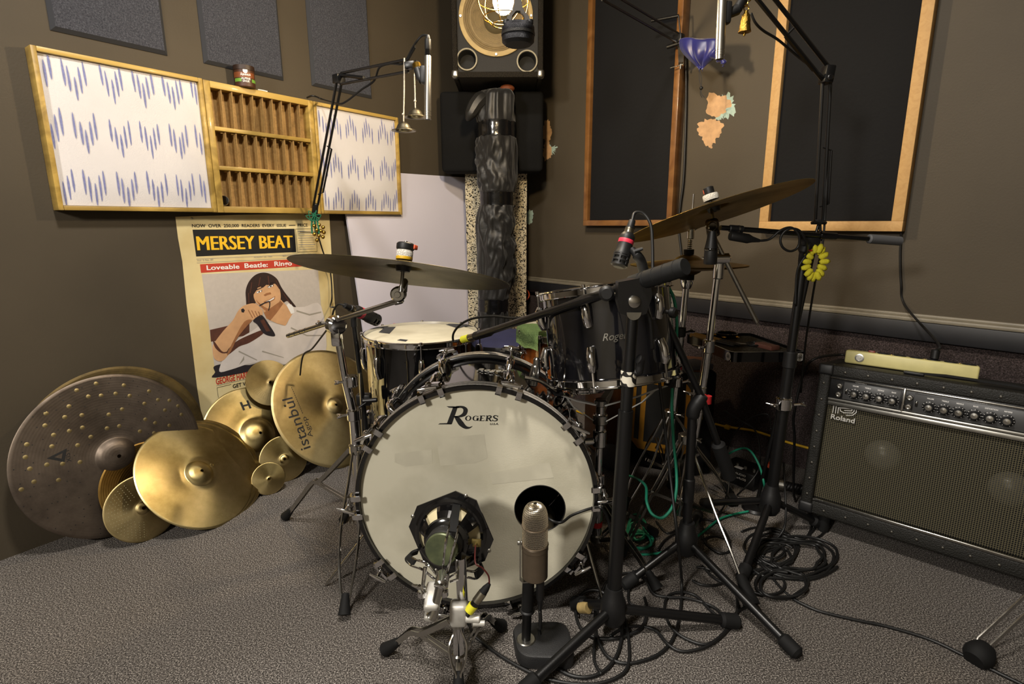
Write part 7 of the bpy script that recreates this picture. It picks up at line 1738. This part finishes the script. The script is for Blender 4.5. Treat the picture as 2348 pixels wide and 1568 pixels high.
cable('thin black cable following the front boom to its pencil microphone', [tb, ay(1040, 782, 1.675), ay(1040, 764, 1.665), ay(1056, 744, 1.64), ay(1085, 730, 1.62), ay(1130, 725, 1.585), ay(1180, 729, 1.53), ay(1240, 722, 1.45), ay(1300, 695, 1.35), ay(1350, 676, 1.24), ay(1400, 672, 1.17), ay(1440, 690, 1.125), ay(1470, 700, 1.12), ay(1490, 730, 1.13), ay(1496, 800, 1.15)], .0036)
cable('black cable wound in loops on the level boom', [ay(1742, 552, 1.475), ay(1765, 548, 1.475), ay(1790, 528, 1.47), ay(1815, 522, 1.47), ay(1832, 540, 1.47), ay(1830, 566, 1.475), ay(1812, 576, 1.475), ay(1794, 566, 1.475), ay(1790, 545, 1.475), ay(1806, 526, 1.47), ay(1832, 528, 1.47), ay(1848, 555, 1.48), ay(1850, 580, 1.52), ay(1832, 610, 1.53), ay(1826, 640, 1.535), ay(1824, 700, 1.535)], .0032)
cable('black cable down the wall beside the orange framed panel', [WR.pt(1573, 130, .015), WR.pt(1573, 250, .012), WR.pt(1568, 400, .012), WR.pt(1560, 470, .012), WR.pt(1556, 520, .01), WR.pt(1562, 580, .01), WR.pt(1566, 640, .01)], .0048)
# green
cable('green cable curling from the rack tom rim down in a hanging loop', [ay(1512, 652, 1.43), ay(1530, 657, 1.42), ay(1545, 685, 1.41), ay(1552, 740, 1.40), ay(1548, 820, 1.39), ay(1541, 900, 1.38), ay(1543, 990, 1.36), ay(1551, 1080, 1.34), ay(1550, 1130, 1.32), ay(1540, 1165, 1.31), ay(1518, 1187, 1.31), ay(1495, 1178, 1.33), ay(1483, 1150, 1.35), ay(1481, 1115, 1.40), ay(1462, 1098, 1.5), ay(1440, 1090, 1.6)], .0040, 'green')
for i, (lb, sd, rx, ry, cx_, cy_, tn) in enumerate((('green cable coil on the carpet behind the front boom stand', 21, 100, 70, 560, 560, 3.3), ('green cable coil, smaller, overlapping the first behind the front boom stand', 22, 70, 90, 540, 480, 2.6))):
    cable(lb, coil(cx_, cy_, rx, ry, tn, sd, .5+i, .3, 11, (10, 20)), .0038, 'green', name='cable_coil')
cable('green cable stretching along the carpet toward the amplifier side stand', [az(*k7(*p), .006) for p in ((560, 670), (700, 660), (820, 620), (930, 570), (1020, 500), (1110, 430), (1200, 395), (1320, 370))], .0038, 'green')
cable('green cable arching over the black lettered box', [az(1655, 1070, .03), ay(1665, 1045, 1.9), ay(1700, 1028, 1.85), ay(1722, 1035, 1.8), ay(1742, 1070, 1.75), ay(1752, 1110, 1.7), az(1756, 1150, .006)], .0038, 'green')
# yellow
cable('yellow cable on the wall carpet behind the amplifier side stand', [WR.pt(1640, 972, .008), WR.pt(1665, 978, .008), WR.pt(1700, 983, .008), WR.pt(1730, 988, .008), WR.pt(1762, 998, .008), WR.pt(1800, 1012, .008), WR.pt(1850, 1026, .008), WR.pt(1890, 1036, .008)], .0052, 'yellow')
g = G(); q = WR.pt(1668, 979, .009); g.box(look(q, dR), .018, .018, .024, .004); tag(g.obj('yellow_clip', X['yellow']), 'yellow plastic clip on the yellow cable behind the stand', 'clip')
cable('yellow cable end on the carpet between bass drum and basket stand', [az(1322, 942, .006), az(1345, 951, .006), az(1374, 962, .006)], .0055, 'yellow')
# dark leads among the gear by the wall
cable('thin black leads drooping over the lettered black box', [ay(1660, 940, 1.98), ay(1690, 960, 1.95), ay(1730, 985, 1.9), ay(1742, 1030, 1.85), ay(1740, 1075, 1.8), ay(1716, 1110, 1.78), az(1690, 1135, .006)], .0030)
cable('thin black lead looping beside the lettered black box', [az(1640, 1190, .006), az(1665, 1150, .02), ay(1672, 1100, 1.8), ay(1665, 1050, 1.85), ay(1680, 1000, 1.92), ay(1720, 960, 2.0), ay(1760, 950, 2.0), ay(1768, 985, 1.95)], .0030)
